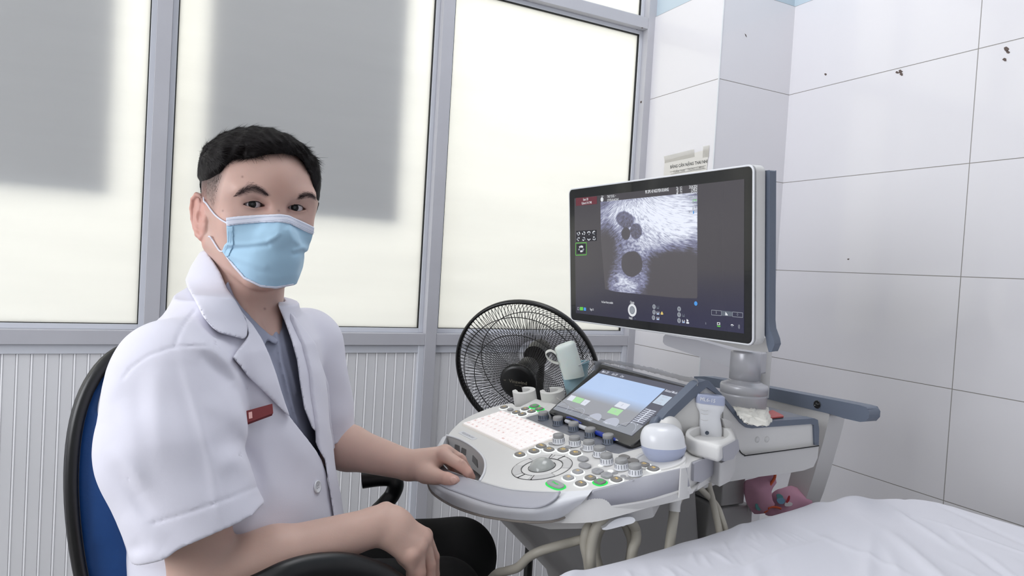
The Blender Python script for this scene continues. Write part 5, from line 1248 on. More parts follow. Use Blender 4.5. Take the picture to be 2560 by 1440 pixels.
# ------------------------------------------------------------------ distance-field modelling tools
def surfnet(F, org, h, smooth=0):
    S = F < 0
    nx, ny, nz = F.shape
    c = [S[i:nx-1+i, j:ny-1+j, k:nz-1+k] for i in (0,1) for j in (0,1) for k in (0,1)]
    any_ = np.zeros_like(c[0]); all_ = np.ones_like(c[0])
    for q in c: any_ |= q; all_ &= q
    act = any_ & ~all_
    I, J, K = np.nonzero(act)
    ids = -np.ones(act.shape, np.int64); ids[I, J, K] = np.arange(len(I))
    off = np.array([(i, j, k) for i in (0,1) for j in (0,1) for k in (0,1)])
    V = np.stack([F[I+o[0], J+o[1], K+o[2]] for o in off], 1)
    acc = np.zeros((len(I), 3)); cnt = np.zeros(len(I))
    for a in range(8):
        for b in range(a+1, 8):
            if np.abs(off[a]-off[b]).sum() != 1: continue
            va, vb = V[:, a], V[:, b]; m = (va < 0) != (vb < 0)
            t = np.where(m, va/(va-vb+1e-20), 0)
            acc += m[:, None]*(off[a]+(off[b]-off[a])*t[:, None]); cnt += m
    P = (np.stack([I, J, K], 1) + acc/cnt[:, None])*h + org
    Q = []
    def addq(i, j, k, axis, sgn):
        u, v = [(1,2),(2,0),(0,1)][axis]; d1 = np.zeros(3, int); d2 = np.zeros(3, int); d1[u] = 1; d2[v] = 1
        A = np.stack([i, j, k], 1)
        q = [A-d1-d2, A-d2, A, A-d1]; q = [ids[x[:,0], x[:,1], x[:,2]] for x in q]
        q = np.stack(q, 1); q = np.where(sgn[:, None], q, q[:, ::-1]); Q.append(q)
    for ax in range(3):
        sl0 = [slice(1, -1)]*3; sl1 = [slice(1, -1)]*3
        sl0[ax] = slice(0, -1); sl1[ax] = slice(1, None)
        a, b = S[tuple(sl0)], S[tuple(sl1)]; m = a != b
        i, j, k = np.nonzero(m); base = [1, 1, 1]; base[ax] = 0
        addq(i+base[0], j+base[1], k+base[2], ax, a[i, j, k])
    Q = np.vstack(Q); Q = Q[(Q >= 0).all(1)]
    for _ in range(smooth):
        n = np.zeros((len(P), 3)); w = np.zeros(len(P))
        for x in range(4):
            a, b = Q[:, x], Q[:, (x+1) % 4]
            np.add.at(n, a, P[b]); np.add.at(n, b, P[a]); np.add.at(w, a, 1); np.add.at(w, b, 1)
        P = P*.5 + .5*n/np.maximum(w, 1)[:, None]
    return P, Q
def mesh_np(name, P, Q, mats, parent=None, mi=None):
    me = bpy.data.meshes.new(name); me.vertices.add(len(P)); me.vertices.foreach_set('co', P.astype(np.float32).ravel())
    me.loops.add(Q.size); me.loops.foreach_set('vertex_index', Q.astype(np.int32).ravel())
    me.polygons.add(len(Q)); me.polygons.foreach_set('loop_start', (np.arange(len(Q))*Q.shape[1]).astype(np.int32))
    me.polygons.foreach_set('use_smooth', np.ones(len(Q), bool))
    if mi is not None: me.polygons.foreach_set('material_index', mi.astype(np.int32))
    me.update(calc_edges=True); me.validate()
    if not isinstance(mats, (list, tuple)): mats = [mats]
    for m_ in mats: me.materials.append(m_)
    o = bpy.data.objects.new(name, me); COL.objects.link(o)
    if parent is not None: adopt(o, parent)
    return o
def smin(a, b, k):
    if k <= 0: return np.minimum(a, b)
    h = np.maximum(k-np.abs(a-b), 0)/k; return np.minimum(a, b)-h*h*h*k*(1/6.0)
def smax(a, b, k): return -smin(-a, -b, k)
def sd_cone(P, a, b, r1, r2, fl=None):
    a = np.asarray(a, float); b = np.asarray(b, float); ab = b-a; t = np.clip(((P-a)@ab)/(ab@ab), 0, 1)
    q = P-(a+t[..., None]*ab)
    if fl is not None: # flatten along direction fl[0] by factor fl[1]
        n = np.asarray(fl[0], float); n = n/np.linalg.norm(n); q = q + n*((q@n)*(1/fl[1]-1))[..., None]
        return (np.linalg.norm(q, axis=-1)-(r1+(r2-r1)*t))*min(1, fl[1]) 
    return np.linalg.norm(q, axis=-1)-(r1+(r2-r1)*t)
def sd_ell(P, c, r, Rm=None):
    q = P-np.asarray(c, float)
    if Rm is not None: q = q@Rm
    r = np.asarray(r, float); k0 = np.linalg.norm(q/r, axis=-1); k1 = np.linalg.norm(q/(r*r), axis=-1)
    return k0*(k0-1)/np.maximum(k1, 1e-9)
class Vol:
    def __init__(s, lo, hi, h):
        s.lo = np.asarray(lo, float); s.h = h; n = np.ceil((np.asarray(hi)-s.lo)/h).astype(int)+1
        s.ax = [s.lo[i]+h*np.arange(n[i]) for i in range(3)]; s.F = np.full(n, 1.0, np.float32)
    def sub(s, lo, hi):
        i0 = [max(0, int((lo[i]-s.lo[i])/s.h)) for i in range(3)]; i1 = [min(s.F.shape[i], int((hi[i]-s.lo[i])/s.h)+2) for i in range(3)]
        return tuple(slice(a, b) for a, b in zip(i0, i1))
    def pts(s, sl):
        g = np.meshgrid(s.ax[0][sl[0]], s.ax[1][sl[1]], s.ax[2][sl[2]], indexing='ij'); return np.stack(g, -1)
    def cone(s, a, b, r1, r2, k=0.01, fl=None, sign=1):
        a = np.asarray(a, float); b = np.asarray(b, float); r = max(r1, r2)*(1 if fl is None else max(1, fl[1]))+2*k+3*s.h
        sl = s.sub(np.minimum(a, b)-r, np.maximum(a, b)+r)
        if min(q.stop-q.start for q in sl) <= 0: return
        d = sd_cone(s.pts(sl), a, b, r1, r2, fl); s.F[sl] = smin(s.F[sl], d, k) if sign > 0 else smax(s.F[sl], -d, k)
    def ell(s, c, r, k=0.01, Rm=None, sign=1):
        c = np.asarray(c, float); m = max(r)+2.5*k+3*s.h if k else 9.0; sl = s.sub(c-m, c+m)
        if min(q.stop-q.start for q in sl) <= 0: return
        d = sd_ell(s.pts(sl), c, r, Rm); s.F[sl] = smin(s.F[sl], d, k) if sign > 0 else smax(s.F[sl], -d, k)
    def chain(s, pts, k=.006, k0=None):
        for i in range(len(pts)-1): s.cone(pts[i][0], pts[i+1][0], pts[i][1], pts[i+1][1], k if i or k0 is None else k0)
def projN(P):
    q = (P-CAMP)@RC.T; return 1280+FPX*q[..., 0]/q[..., 2], 720+FPX*q[..., 1]/q[..., 2], q[..., 2]
def sd_poly2(x, y, poly):
    """signed distance (negative inside) to polygon, in pixels"""
    P = np.array(poly, float); n = len(P); d = np.full(x.shape, 1e18); ins = np.zeros(x.shape, bool)
    for i in range(n):
        a, b = P[i], P[(i+1) % n]; e = b-a; wx, wy = x-a[0], y-a[1]; t = np.clip((wx*e[0]+wy*e[1])/(e@e), 0, 1)
        d = np.minimum(d, (wx-e[0]*t)**2+(wy-e[1]*t)**2)
        if a[1] != b[1]: c = ((a[1] > y) != (b[1] > y)) & (x < (b[0]-a[0])*(y-a[1])/(b[1]-a[1])+a[0]); ins ^= c
    d = np.sqrt(d); return np.where(ins, -d, d)
def sd_line2(x, y, line):
    P = np.array(line, float); d = np.full(x.shape, 1e18)
    for i in range(len(P)-1):
        a, b = P[i], P[i+1]; e = b-a; wx, wy = x-a[0], y-a[1]; t = np.clip((wx*e[0]+wy*e[1])/(e@e), 0, 1)
        d = np.minimum(d, (wx-e[0]*t)**2+(wy-e[1]*t)**2)
    return np.sqrt(d)
class Surf:
    """first hit of view rays on a mesh, to lay details on it"""
    def __init__(s, P, Q):
        from mathutils.bvhtree import BVHTree
        s.t = BVHTree.FromPolygons([tuple(p) for p in P], [tuple(int(i) for i in q) for q in Q])
    def hit(s, x, y, off=0.0):
        r = ray(x, y); n = np.linalg.norm(r); h = s.t.ray_cast(Vector(CAMP), Vector(r/n), 5.0)
        if h[0] is None: return None, None
        N = np.array(h[1]); 
        if N @ r > 0: N = -N
        return np.array(h[0])+N*off, N
    def near(s, p):
        h = s.t.find_nearest(Vector(p)); return np.array(h[0]), np.array(h[1])

# ------------------------------------------------------------------ materials of the person
def skin_mat():
    k = NT('skin'); b = k.b; b.inputs['Roughness'].default_value = .48; b.inputs['Specular IOR Level'].default_value = .35
    b.inputs['Subsurface Weight'].default_value = .18; b.inputs['Subsurface Radius'].default_value = (1.0, .35, .2); b.inputs['Subsurface Scale'].default_value = .006
    at = k.n('ShaderNodeAttribute', attribute_name='tint'); tc = k.n('ShaderNodeTexCoord')
    nz = k.n('ShaderNodeTexNoise'); nz.inputs['Scale'].default_value = 26; nz.inputs['Detail'].default_value = 5; k.l(tc.outputs['Object'], nz.inputs['Vector'])
    mp = k.n('ShaderNodeMapRange'); mp.inputs['From Min'].default_value = .3; mp.inputs['From Max'].default_value = .7; mp.inputs['To Min'].default_value = .955; mp.inputs['To Max'].default_value = 1.03; k.l(nz.outputs['Fac'], mp.inputs['Value'])
    mx = k.n('ShaderNodeMix', data_type='RGBA', blend_type='MULTIPLY'); mx.inputs['Factor'].default_value = 1; k.l(at.outputs['Color'], mx.inputs['A']); k.l(mp.outputs[0], mx.inputs['B']); k.l(mx.outputs['Result'], b.inputs['Base Color'])
    n2 = k.n('ShaderNodeTexNoise'); n2.inputs['Scale'].default_value = 420; k.l(tc.outputs['Object'], n2.inputs['Vector'])
    bp = k.n('ShaderNodeBump'); bp.inputs['Strength'].default_value = .12; bp.inputs['Distance'].default_value = .0006; k.l(n2.outputs['Fac'], bp.inputs['Height']); k.l(bp.outputs[0], b.inputs['Normal'])
    return k.m
M['skin'] = skin_mat(); SKIN = (.80,.665,.615)
M['coat'] = mat('white_cotton_coat', (.865,.86,.905), .85, bump=.2, bscale=900, bdist=.0004, sheen=.15)
M['shirt'] = mat('grey_blue_shirt', (.60,.615,.69), .85, bump=.25, bscale=700, bdist=.0005)
M['trousers'] = mat('black_trousers', (.022,.022,.024), .9)
M['hairm'] = mat('black_hair', (.085,.070,.072), .62, bump=.5, bscale=160, spec=.15)
M['maskb'] = mat('pale_blue_mask_fabric', (.66,.80,.89), .8, bump=.25, bscale=380, bdist=.0004, sheen=.2)
M['maskw'] = mat('white_mask_band', (.86,.87,.92), .75, bump=.2, bscale=400, bdist=.0004)
M['maskd'] = mat('mask_stitching', (.42,.56,.70), .8)
M['nail'] = mat('fingernail', (.84,.68,.63), .3)
M['eyew'] = mat('eye_white', (.74,.70,.71), .3, coat=.2); M['iris'] = mat('dark_brown_iris', (.045,.035,.032), .35, coat=.12, spec=.25); M['pupil'] = mat('pupil', (.01,.01,.01), .08, coat=.5)
M['badge'] = mat('dark_red_badge', (.42,.07,.10), .5, spec=.25)

person = empty('person', (.22, 1.08, 0), 'seated man in white short-sleeved coat and pale blue face mask, one hand on the panel', 'person')
def P3(x, y, d): return W(x, y, d)

# ------------------------------------------------------------------ head (local frame: x to his right, y forward, z up)
def Rw(a, b, c):
    cy, sy = math.cos(a), math.sin(a); cp, sp = math.cos(b), math.sin(b); cr, sr = math.cos(c), math.sin(c)
    return np.array([[cy,-sy,0],[sy,cy,0],[0,0,1]])@np.array([[1,0,0],[0,cp,-sp],[0,sp,cp]])@np.array([[cr,0,sr],[0,1,0],[-sr,0,cr]])
HM = Rw(3.343, -.092, .021); HO = np.array([.130, 1.171, 1.203])
def HL(p): return HO + np.asarray(p, float)@HM.T          # local -> world
def toL(P): return (np.asarray(P)-HO)@HM
HV = Vol((-.105,-.125,-.215), (.105,.150,.165), .00135)
v = HV
v.ell((0,-.012,.048), (.0765,.096,.083), 0)
v.ell((0,.034,.050), (.066,.062,.064), .06)
v.ell((0,.036,-.018), (.063,.058,.076), .06)
for s_ in (-1, 1):
    v.cone((s_*.060,.002,-.038), (s_*.020,.066,-.080), .019, .016, .03)
    v.ell((s_*.045,.062,-.002), (.022,.020,.022), .02)
    v.ell((s_*.030,.0835,.050), (.026,.0125,.0105), .014)
    v.ell((s_*.053,.036,.048), (.018,.034,.030), .05)
v.ell((0,.066,-.080), (.023,.022,.018), .03)
v.cone((0,.086,.034), (0,.106,-.010), .0105, .0125, .014)
for s_ in (-1, 1): v.ell((s_*.013,.100,-.016), (.009,.010,.008), .010)
v.ell((0,.088,-.050), (.026,.014,.018), .012)
for s_ in (-1, 1):   # eye sockets, lids and openings
    v.ell((s_*.0325,.1015,.0285), (.0195,.0135,.0125), .012, sign=-1)
    ec = np.array([s_*.0320,.0790,.0290]); 
    v.ell(ec, (.0165,.0142,.0132), .0045)
    sl = v.sub(ec-.03, ec+.03); Pp = v.pts(sl); x = (Pp[..., 0]-ec[0])*s_; z = Pp[..., 2]-ec[2]
    # upper-lid fold: fine groove above the opening
    fz = .0072-8.5*(x+.001)**2*4; g_ = .0009*np.exp(-((z-fz)/.0011)**2)*np.exp(-((x)/.016)**4); v.F[sl] = v.F[sl] + np.where(Pp[..., 1] > .08, g_, 0)
    up = .0050-22*(x+.0008)**2; lo_ = -.0042+14*(x-.000)**2
    alm = np.maximum(z-up, lo_-z)*.8; ball = np.linalg.norm(Pp-ec, axis=-1)-.0108
    cut = np.maximum(np.maximum(alm, -ball), .078-Pp[..., 1]); v.F[sl] = smax(v.F[sl], -cut, .0012)
# ears
for s_ in (-1, 1): v.ell((s_*.0655,-.005,-.010), (.012,.019,.028), .012)
def ear(s_):
    X = lambda y, z, dx=0: (s_*(.0790+dx-.10*(y)), y, z)
    v.ell((s_*.0765,-.010,.002), (.0062,.020,.031), .004, Rm=np.array([[1,0,0],[0,.98,-.17],[0,.17,.98]]))
    v.ell((s_*.0828,-.0175,.006), (.0046,.0140,.0285), .004)
    hel = [X(.010,.012,-.004), X(.008,.024,.001), X(-.002,.033,.004), X(-.014,.034,.006), X(-.025,.026,.007), X(-.029,.012,.007), X(-.026,-.004,.006), X(-.020,-.017,.004), X(-.012,-.026,.002)]
    v.chain([(np.array(p), r) for p, r in zip(hel, (.0025,.0030,.0034,.0036,.0036,.0034,.0032,.0034,.0045))], .0025)
    v.cone(X(-.010,-.026,.001), X(-.002,-.030,-.001), .0062, .0058, .004)
    v.cone(X(-.002,-.030,-.001), X(.006,-.020,-.004), .0052, .0035, .004)
    v.chain([(np.array(X(-.006,.020,.000)), .003), (np.array(X(-.016,.008,.002)), .0032), (np.array(X(-.015,-.008,.001)), .0030), (np.array(X(-.008,-.016,0)), .0035)], .003)
    v.ell(X(-.002,-.001,.0065), (.0055,.0080,.0110), .003, sign=-1)
    v.ell(X(-.021,.012,.0080), (.0030,.0028,.014), .002, sign=-1)
    v.ell(X(-.001,-.014,-.0025), (.0055,.011,.012), .004)
    v.ell(X(.0085,-.001,-.003), (.0055,.0040,.0065), .003)
for s_ in (1, -1): ear(s_)
# neck (in local coordinates)
nb = toL(P3(603, 850, 1.105)); 
v.cone((0,-.030,-.050), nb, .057, .060, .025)
v.cone((0,-.004,-.080), toL(P3(640,842,1.088)), .036, .036, .03)
a_ = toL(P3(556, 600, 1.06)); b_ = toL(P3(640, 832, 1.05)); v.cone((.052,-.022,-.040), b_, .013, .011, .022)   # neck muscle on the near side
v.cone((-.052,-.022,-.040), toL(P3(655, 832, 1.11)), .013, .011, .022)
HVF = v.F.copy()
Ph, Qh = surfnet(v.F, v.lo, v.h, 1)
Phw = HL(Ph)
Hsurf = Surf(Phw, Qh)
# ------------------------------------------------------------------ arms and hands (world coordinates)
AV = Vol(np.min([P3(430,1100,.8), P3(1200,1100,1.3), P3(700,1000,1.5), P3(500,1500,.85), P3(1100,1500,1.1)], axis=0)-.03, np.max([P3(430,900,.93), P3(1200,1100,1.3), P3(800,850,1.45), P3(1090,1500,1.1)], axis=0)+.03, .0019)
v = AV
r_sh, r_el, r_wr = P3(436,960,.93), P3(512,1452,.915), P3(938,1316,1.03)
v.cone(r_sh, r_el, .052, .041, .02)
mid = r_el*.62 + r_wr*.38
v.cone(r_el, mid, .042, .0415, .02); v.cone(mid, r_wr, .0405, .0275, .02)
v.cone(r_el*.9+r_wr*.1 + np.array([0,0,.004]), mid + np.array([0,0,.005]), .036, .036, .02)
l_sh, l_el, l_wr = P3(774,880,1.28), P3(776,1092,1.34), P3(1022,1163,1.245)
v.cone(l_sh, l_el, .050, .042, .02); mid2 = l_el*.60 + l_wr*.40
v.cone(l_el, mid2, .0465, .0415, .02); v.cone(mid2, l_wr, .041, .0265, .02)
def R(px, d): return px*d/FPX
# right hand, hanging over the thigh
k = .010
w0 = P3(948,1308,1.035)
v.cone(r_wr, P3(985,1318,1.045), .0275, .0300, .012)
v.cone(P3(965,1278,1.045), P3(975,1282,1.045), .014, .012, .014)      # wrist bone
back_ = [P3(985,1312,1.05), P3(1052,1338,1.062)]; front_ = [P3(982,1340,1.03), P3(1030,1384,1.03)]
v.cone(P3(982,1315,1.045), P3(1050,1342,1.058), .0250, .0165, .012); v.cone(P3(980,1330,1.035), P3(1040,1366,1.040), .0240, .0165, .012); v.cone(P3(978,1342,1.03), P3(1018,1388,1.030), .0190, .0145, .012)
v.cone(P3(1045,1344,1.062), P3(1030,1384,1.034), .0150, .0140, .012)
fing = [  # knuckle, mid, end, tip
 [P3(1063,1341,1.070), P3(1084,1392,1.085), P3(1086,1436,1.09), P3(1082,1468,1.085)],
 [P3(1059,1352,1.055), P3(1074,1412,1.058), P3(1075,1462,1.058), P3(1072,1496,1.05)],
 [P3(1044,1372,1.038), P3(1049,1430,1.036), P3(1050,1478,1.036), P3(1048,1508,1.03)],
 [P3(1028,1390,1.024), P3(1030,1438,1.035), P3(1036,1470,1.040), P3(1038,1495,1.035)]]
for f_, rr in zip(fing, ((.0108,.0092,.0082,.0072),(.0115,.0096,.0088,.0076),(.0112,.0094,.0086,.0074),(.0098,.0085,.0076,.0066))):
    v.chain([(p, r) for p, r in zip(f_, rr)], .004, .008)
    v.ell(f_[0]+np.array([0,0,.002]), (rr[0]*1.06,)*3, .006)
th = [P3(985,1350,1.065), P3(1012,1392,1.085), P3(1040,1428,1.09), P3(1060,1456,1.09)]
v.chain([(p, r) for p, r in zip(th, (.016,.0125,.0108,.0088))], .006, .012)
# left hand resting on the handle
v.cone(l_wr, P3(1062,1165,1.238), .0262, .0265, .012)
v.cone(P3(1055,1160,1.236), P3(1104,1140,1.228), .0240, .0150, .012)
v.cone(P3(1055,1150,1.250), P3(1106,1134,1.246), .0200, .0140, .012)
v.cone(P3(1052,1150,1.268), P3(1100,1138,1.266), .0185, .0130, .012)
v.cone(P3(1050,1172,1.228), P3(1086,1190,1.206), .0200, .0130, .012)
LF = [[P3(1110,1137,1.218), P3(1154,1165,1.202), P3(1170,1181,1.199), P3(1179,1193,1.201)],
      [P3(1114,1128,1.242), P3(1152,1150,1.244), P3(1165,1172,1.250), P3(1168,1188,1.256)],
      [P3(1110,1132,1.262), P3(1140,1152,1.270), P3(1148,1172,1.276), P3(1148,1186,1.280)],
      [P3(1102,1140,1.280), P3(1124,1158,1.292), P3(1130,1172,1.296), P3(1130,1182,1.298)]]
for f_, rr in zip(LF, ((.0122,.0098,.0085,.0070),(.0125,.0100,.0088,.0072),(.0118,.0096,.0084,.0070),(.0100,.0084,.0074,.0062))):
    v.chain([(p, r) for p, r in zip(f_, rr)], .004, .009)
v.ell(P3(1116,1130,1.232), (.0125,.0125,.0120), .008)
LT = [P3(1066,1184,1.216), P3(1093,1192,1.199), P3(1118,1197,1.184), P3(1137,1202,1.176)]
v.chain([(p, r) for p, r in zip(LT, (.0175,.0125,.0110,.0088))], .005, .012)
v.ell(P3(1130,1200.5,1.1765), (.0098,.0080,.0088), .006)
# faint creases at the knuckles
for f_ in LF[:2]:
    for q in (f_[1],): v.ell(q + (-RC[2]*.0035 + np.array([0,0,.0085])), (.0048,)*3, .004)
Pa, Qa = surfnet(v.F, v.lo, v.h, 1)
# head and arms are one body mesh
def tint(Pw, base, masks):
    C = np.tile(np.array(lin(base)), (len(Pw), 1))
    for m_, c_ in masks: m_ = np.clip(m_, 0, 1)[:, None]; C = C*(1-m_)+np.array(lin(c_))*m_
    return C
px, py, pd = projN(Phw); L = Ph
gs = lambda c, r: np.exp(-(((L-np.array(c))/np.array(r))**2).sum(1))
near_side = L[:, 0] > -.02
fade_poly = [(480,430),(520,428),(556,408),(563,420),(556,440),(546,470),(541,500),(534,522),(516,506),(500,500),(486,470)]
fade = np.clip(.5-sd_poly2(px, py, fade_poly)/20, 0, 1)*(L[:, 0] > .03)*(.97-.50*np.clip(sd_line2(px, py, [(478,446),(505,440),(525,432),(545,420),(562,405)])/62, 0, 1))
back_fade = ((L[:, 1] < -.015) & (L[:, 2] > -.055) & (np.abs(L[:, 0]) < .085))*np.clip((L[:, 2]+.055)/.03, 0, 1)*.6*(np.linalg.norm((L-np.array([0,-.012,.048]))/np.array([.0765,.096,.083]), axis=1) < 1.06)
browL = np.clip(.5-sd_poly2(px, py, [(592,486),(600,474),(618,463),(640,462),(660,472),(674,488),(664,492),(648,485),(630,480),(612,484),(600,490)])/9, 0, 1)*.68
browR = np.clip(.5-sd_poly2(px, py, [(742,498),(748,487),(762,480),(780,482),(789,492),(789,500),(775,494),(758,494)])/6, 0, 1)*.65
browL = browL*(L[:, 1] > .03); browR = browR*(L[:, 1] > .03)
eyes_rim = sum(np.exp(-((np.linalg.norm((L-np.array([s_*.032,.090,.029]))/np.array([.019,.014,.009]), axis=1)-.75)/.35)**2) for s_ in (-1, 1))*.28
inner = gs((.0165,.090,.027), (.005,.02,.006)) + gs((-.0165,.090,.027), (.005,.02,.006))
earm = np.clip((np.abs(L[:, 0])-.076)/.004, 0, 1)*(np.abs(L[:, 1]+.01) < .04)*.42
mole = sum(np.exp(-(((px-a)**2+(py-b)**2)/(r*r))) for a, b, r in ((606,442,2.6),(557,527,2.2),(697,527,2.6),(662,772,3.0)))*.55*(L[:, 1] > -.02)
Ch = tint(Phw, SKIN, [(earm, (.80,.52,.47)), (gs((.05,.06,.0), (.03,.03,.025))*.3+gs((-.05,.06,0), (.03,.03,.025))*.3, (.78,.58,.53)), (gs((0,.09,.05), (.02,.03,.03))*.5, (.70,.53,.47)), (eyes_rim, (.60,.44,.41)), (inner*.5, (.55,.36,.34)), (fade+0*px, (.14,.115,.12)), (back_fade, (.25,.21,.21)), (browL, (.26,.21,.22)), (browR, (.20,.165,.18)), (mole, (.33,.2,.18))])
ax_, ay_, ad_ = projN(Pa)
red = np.zeros(len(Pa))
for f_ in LF+fing: 
    for q in f_[1:]: red += np.exp(-(np.linalg.norm(Pa-q, axis=1)/.012)**2)*.35
for q in LT[2:]: red += np.exp(-(np.linalg.norm(Pa-q, axis=1)/.012)**2)*.4
for f_ in LF+fing: red += np.exp(-(np.linalg.norm(Pa-f_[0], axis=1)/.012)**2)*.22
Ca = tint(Pa, (.80,.67,.615), [(red, (.80,.55,.50))])
body = mesh_np('body', np.vstack([Phw, Pa]), np.vstack([Qh, Qa+len(Phw)]), M['skin'], person)
ca = body.data.color_attributes.new('tint', 'FLOAT_COLOR', 'POINT'); CC = np.vstack([Ch, Ca]); ca.data.foreach_set('color', np.hstack([CC, np.ones((len(CC), 1))]).astype(np.float32).ravel())
Asurf = Surf(Pa, Qa)
# nails
def nail(pts, surf, name='fingernail', off=.0005):
    q = [surf.hit(x, y, off)[0] for x, y in pts]
    if any(a is None for a in q): return
    c = np.mean(q, axis=0); _, N = surf.hit(*np.mean(pts, axis=0)); c = c + N*.0006
    mb = MB(); n = len(q); mb.add([c]+q, [(0, i+1, (i+1) % n+1) for i in range(n)], 0, True); mb.build(name, M['nail'], person, solid=.0006)
nail([(1127,1192),(1135,1191),(1142,1196),(1144,1203),(1141,1208),(1133,1209),(1126,1206),(1124,1199)], Asurf)
# eyes
for s_ in (1, -1):
    ec = HL((s_*.0320,.0790,.0290)); 
    gz = CAMP-ec; gz /= np.linalg.norm(gz); up = np.array([0,0,1.0]); a = np.cross(up, gz); a /= np.linalg.norm(a); b = np.cross(gz, a)
    gz = gz + a*(.03) ; gz /= np.linalg.norm(gz); a = np.cross(up, gz); a /= np.linalg.norm(a); b = np.cross(gz, a)
    mb = MB(); prof = []; r_ = .0121
    for t in np.linspace(0, math.pi, 40): prof.append((r_*math.sin(t), r_*math.cos(t)))
    seg = 40; mb.lathe(ec, gz, prof, seg, 0, ell=(a, b))
    for j in range(len(mb.f)):
        band = j//seg; t = (band+.5)*math.pi/39
        if t < .19: mb.mi[j] = 2
        elif t < .50: mb.mi[j] = 1
    mb.build('eye', [M['eyew'], M['iris'], M['pupil']], body, fixn=False)
# lashes along the upper lid
M['lash'] = mat('dark_lashes', (.07,.05,.05), .6)
for s_ in (1, -1):
    ec = np.array([s_*.0320,.0790,.0290]); up_, lo2 = [], []
    for x in np.linspace(-.0135, .0140, 15):
        z = .0050-22*(x+.0008)**2; R2 = .0128**2-x*x-z*z; up_.append(HL((ec[0]+s_*x, ec[1]+math.sqrt(max(R2, 1e-6))+.0006, ec[2]+z+.0001)))
        z = -.0042+14*x*x; R2 = .0126**2-x*x-z*z; lo2.append(HL((ec[0]+s_*x, ec[1]+math.sqrt(max(R2, 1e-6))+.0003, ec[2]+z-.0002)))
    mb = MB(); mb.tube(up_, .00062, 6, rf=lambda t: .35+.75*math.sin(math.pi*min(1, .15+t*.85))); mb.tube(lo2, .00022, 5); mb.build('eyelashes', M['lash'], body)
# ------------------------------------------------------------------ hair strands helper
def strand_mesh(roots, dirs, normals, length, width, lift, segs=3, curl=0.0):
    mb_v, mb_f = [], []; 
    for p, d, n, Ln, lf in zip(roots, dirs, normals, length, lift):
        d = d - n*(d@n); d /= np.linalg.norm(d)+1e-9; s_ = np.cross(d, n); o = len(mb_v)
        for i in range(segs+1):
            t = i/segs; q = p + d*Ln*t + n*(lf*math.sin(t*1.9)) ; w_ = width*(1-t*.85)
            mb_v.append(q - s_*w_); mb_v.append(q + s_*w_)
        for i in range(segs): mb_f.append((o+2*i, o+2*i+1, o+2*i+3, o+2*i+2))
    return mb_v, mb_f
# eyebrows
M['browm'] = mat('dark_brow_hair', (.26,.21,.21), .7, spec=.15)
for nm, pts, seed in (('eyebrow', [(588,489),(603,480),(620,472),(638,470),(655,477),(671,489)], 1), ('eyebrow', [(744,497),(755,490),(767,487),(779,489),(789,496)], 2)):
    cur = catmull(pts, 8); r2 = np.random.default_rng(seed); ro, di, no = [], [], []
    for _ in range(420 if seed == 1 else 300):
        t = r2.random()**(.8 if seed == 1 else 1.0); i = min(int(t*(len(cur)-1)), len(cur)-2); wdt = (13 if seed == 1 else 10)*math.sin(math.pi*(.12+.8*(t if seed == 1 else .5+.3*t)))
        q = cur[i] + (cur[i+1]-cur[i])*r2.random(); off = r2.normal(0, .42)*wdt; x, y = q[0]+r2.normal(0, 1), q[1]+off
        p, n = Hsurf.hit(x, y, .0002)
        if p is None: continue
        tg = (cur[max(i-1, 0)]-cur[min(i+2, len(cur)-1)]) if seed == 1 else (cur[min(i+2, len(cur)-1)]-cur[max(i-1, 0)]); tg = tg/np.linalg.norm(tg) + np.array([0, .30*(1 if off > 0 else -1)*-1])
        p2, _ = Hsurf.hit(x+tg[0]*3, y+tg[1]*3, .0002)
        if p2 is None: p2 = p + RC[0]*.001
        ro.append(p); di.append(p2-p); no.append(n)
    v_, f_ = strand_mesh(ro, di, no, r2.uniform(.0030, .0060, len(ro)), .00015, [.0006]*len(ro), 2); MB().add(v_, f_, 0, True).build(nm, M['browm'], body, fixn=False)

# ------------------------------------------------------------------ hair cap with strands
hair_poly = [(540,520),(533,515),(546,470),(556,438),(563,418),(582,400),(600,399),(630,396),(671,386),(710,384),(741,390),(757,403),(776,440),(784,476),(786,500),(820,520),(830,250),(430,250),(430,520)]
VV = Vol((-.100,-.125,-.075), (.100,.115,.168), .0019)
sl = tuple(slice(0, n) for n in VV.F.shape); Pl = VV.pts(sl)
sk = sd_ell(Pl, (0,-.012,.048), (.0765,.096,.083)); sk = smin(sk, sd_ell(Pl, (0,.034,.050), (.066,.062,.064)), .06); 
for s_ in (-1, 1): sk = smin(sk, sd_ell(Pl, (s_*.053,.036,.048), (.018,.034,.030)), .05)
Pw = HL(Pl); hx, hy, hd = projN(Pw)
top = np.clip((Pl[..., 2]-.055)/.055, 0, 1); th_ = .0035 + .0115*top**1.1 + .004*np.clip((Pl[..., 1]-.01)/.06, 0, 1)*top + .0055*np.clip((-Pl[..., 1]-.02)/.05, 0, 1)*np.clip((Pl[..., 2]+.0)/.05, 0, 1)
stre = .0011*np.sin(Pl[..., 0]*420+60*Pl[..., 1]+5*np.sin(Pl[..., 2]*80))*np.sin(Pl[..., 2]*150+Pl[..., 1]*90)*top + .0010*np.sin(Pl[..., 0]*210-120*Pl[..., 1])*top
d = sk - th_ - stre
pol = sd_poly2(hx, hy, hair_poly)*hd/FPX
d = d + th_*.62*np.clip(1+pol/.020, 0, 1)*((Pl[..., 1] > .0) & (Pl[..., 2] > .04))
bk_ = np.maximum(Pl[..., 1]+.018, -.052-Pl[..., 2]+np.abs(Pl[..., 0])*.2)
fl_ = np.maximum(np.maximum(Pl[..., 0]+.045, Pl[..., 1]-.052), .012-Pl[..., 2]); fl_ = np.minimum(fl_, np.maximum(np.maximum(Pl[..., 0]+.045, Pl[..., 1]-.012), -.012-Pl[..., 2]))
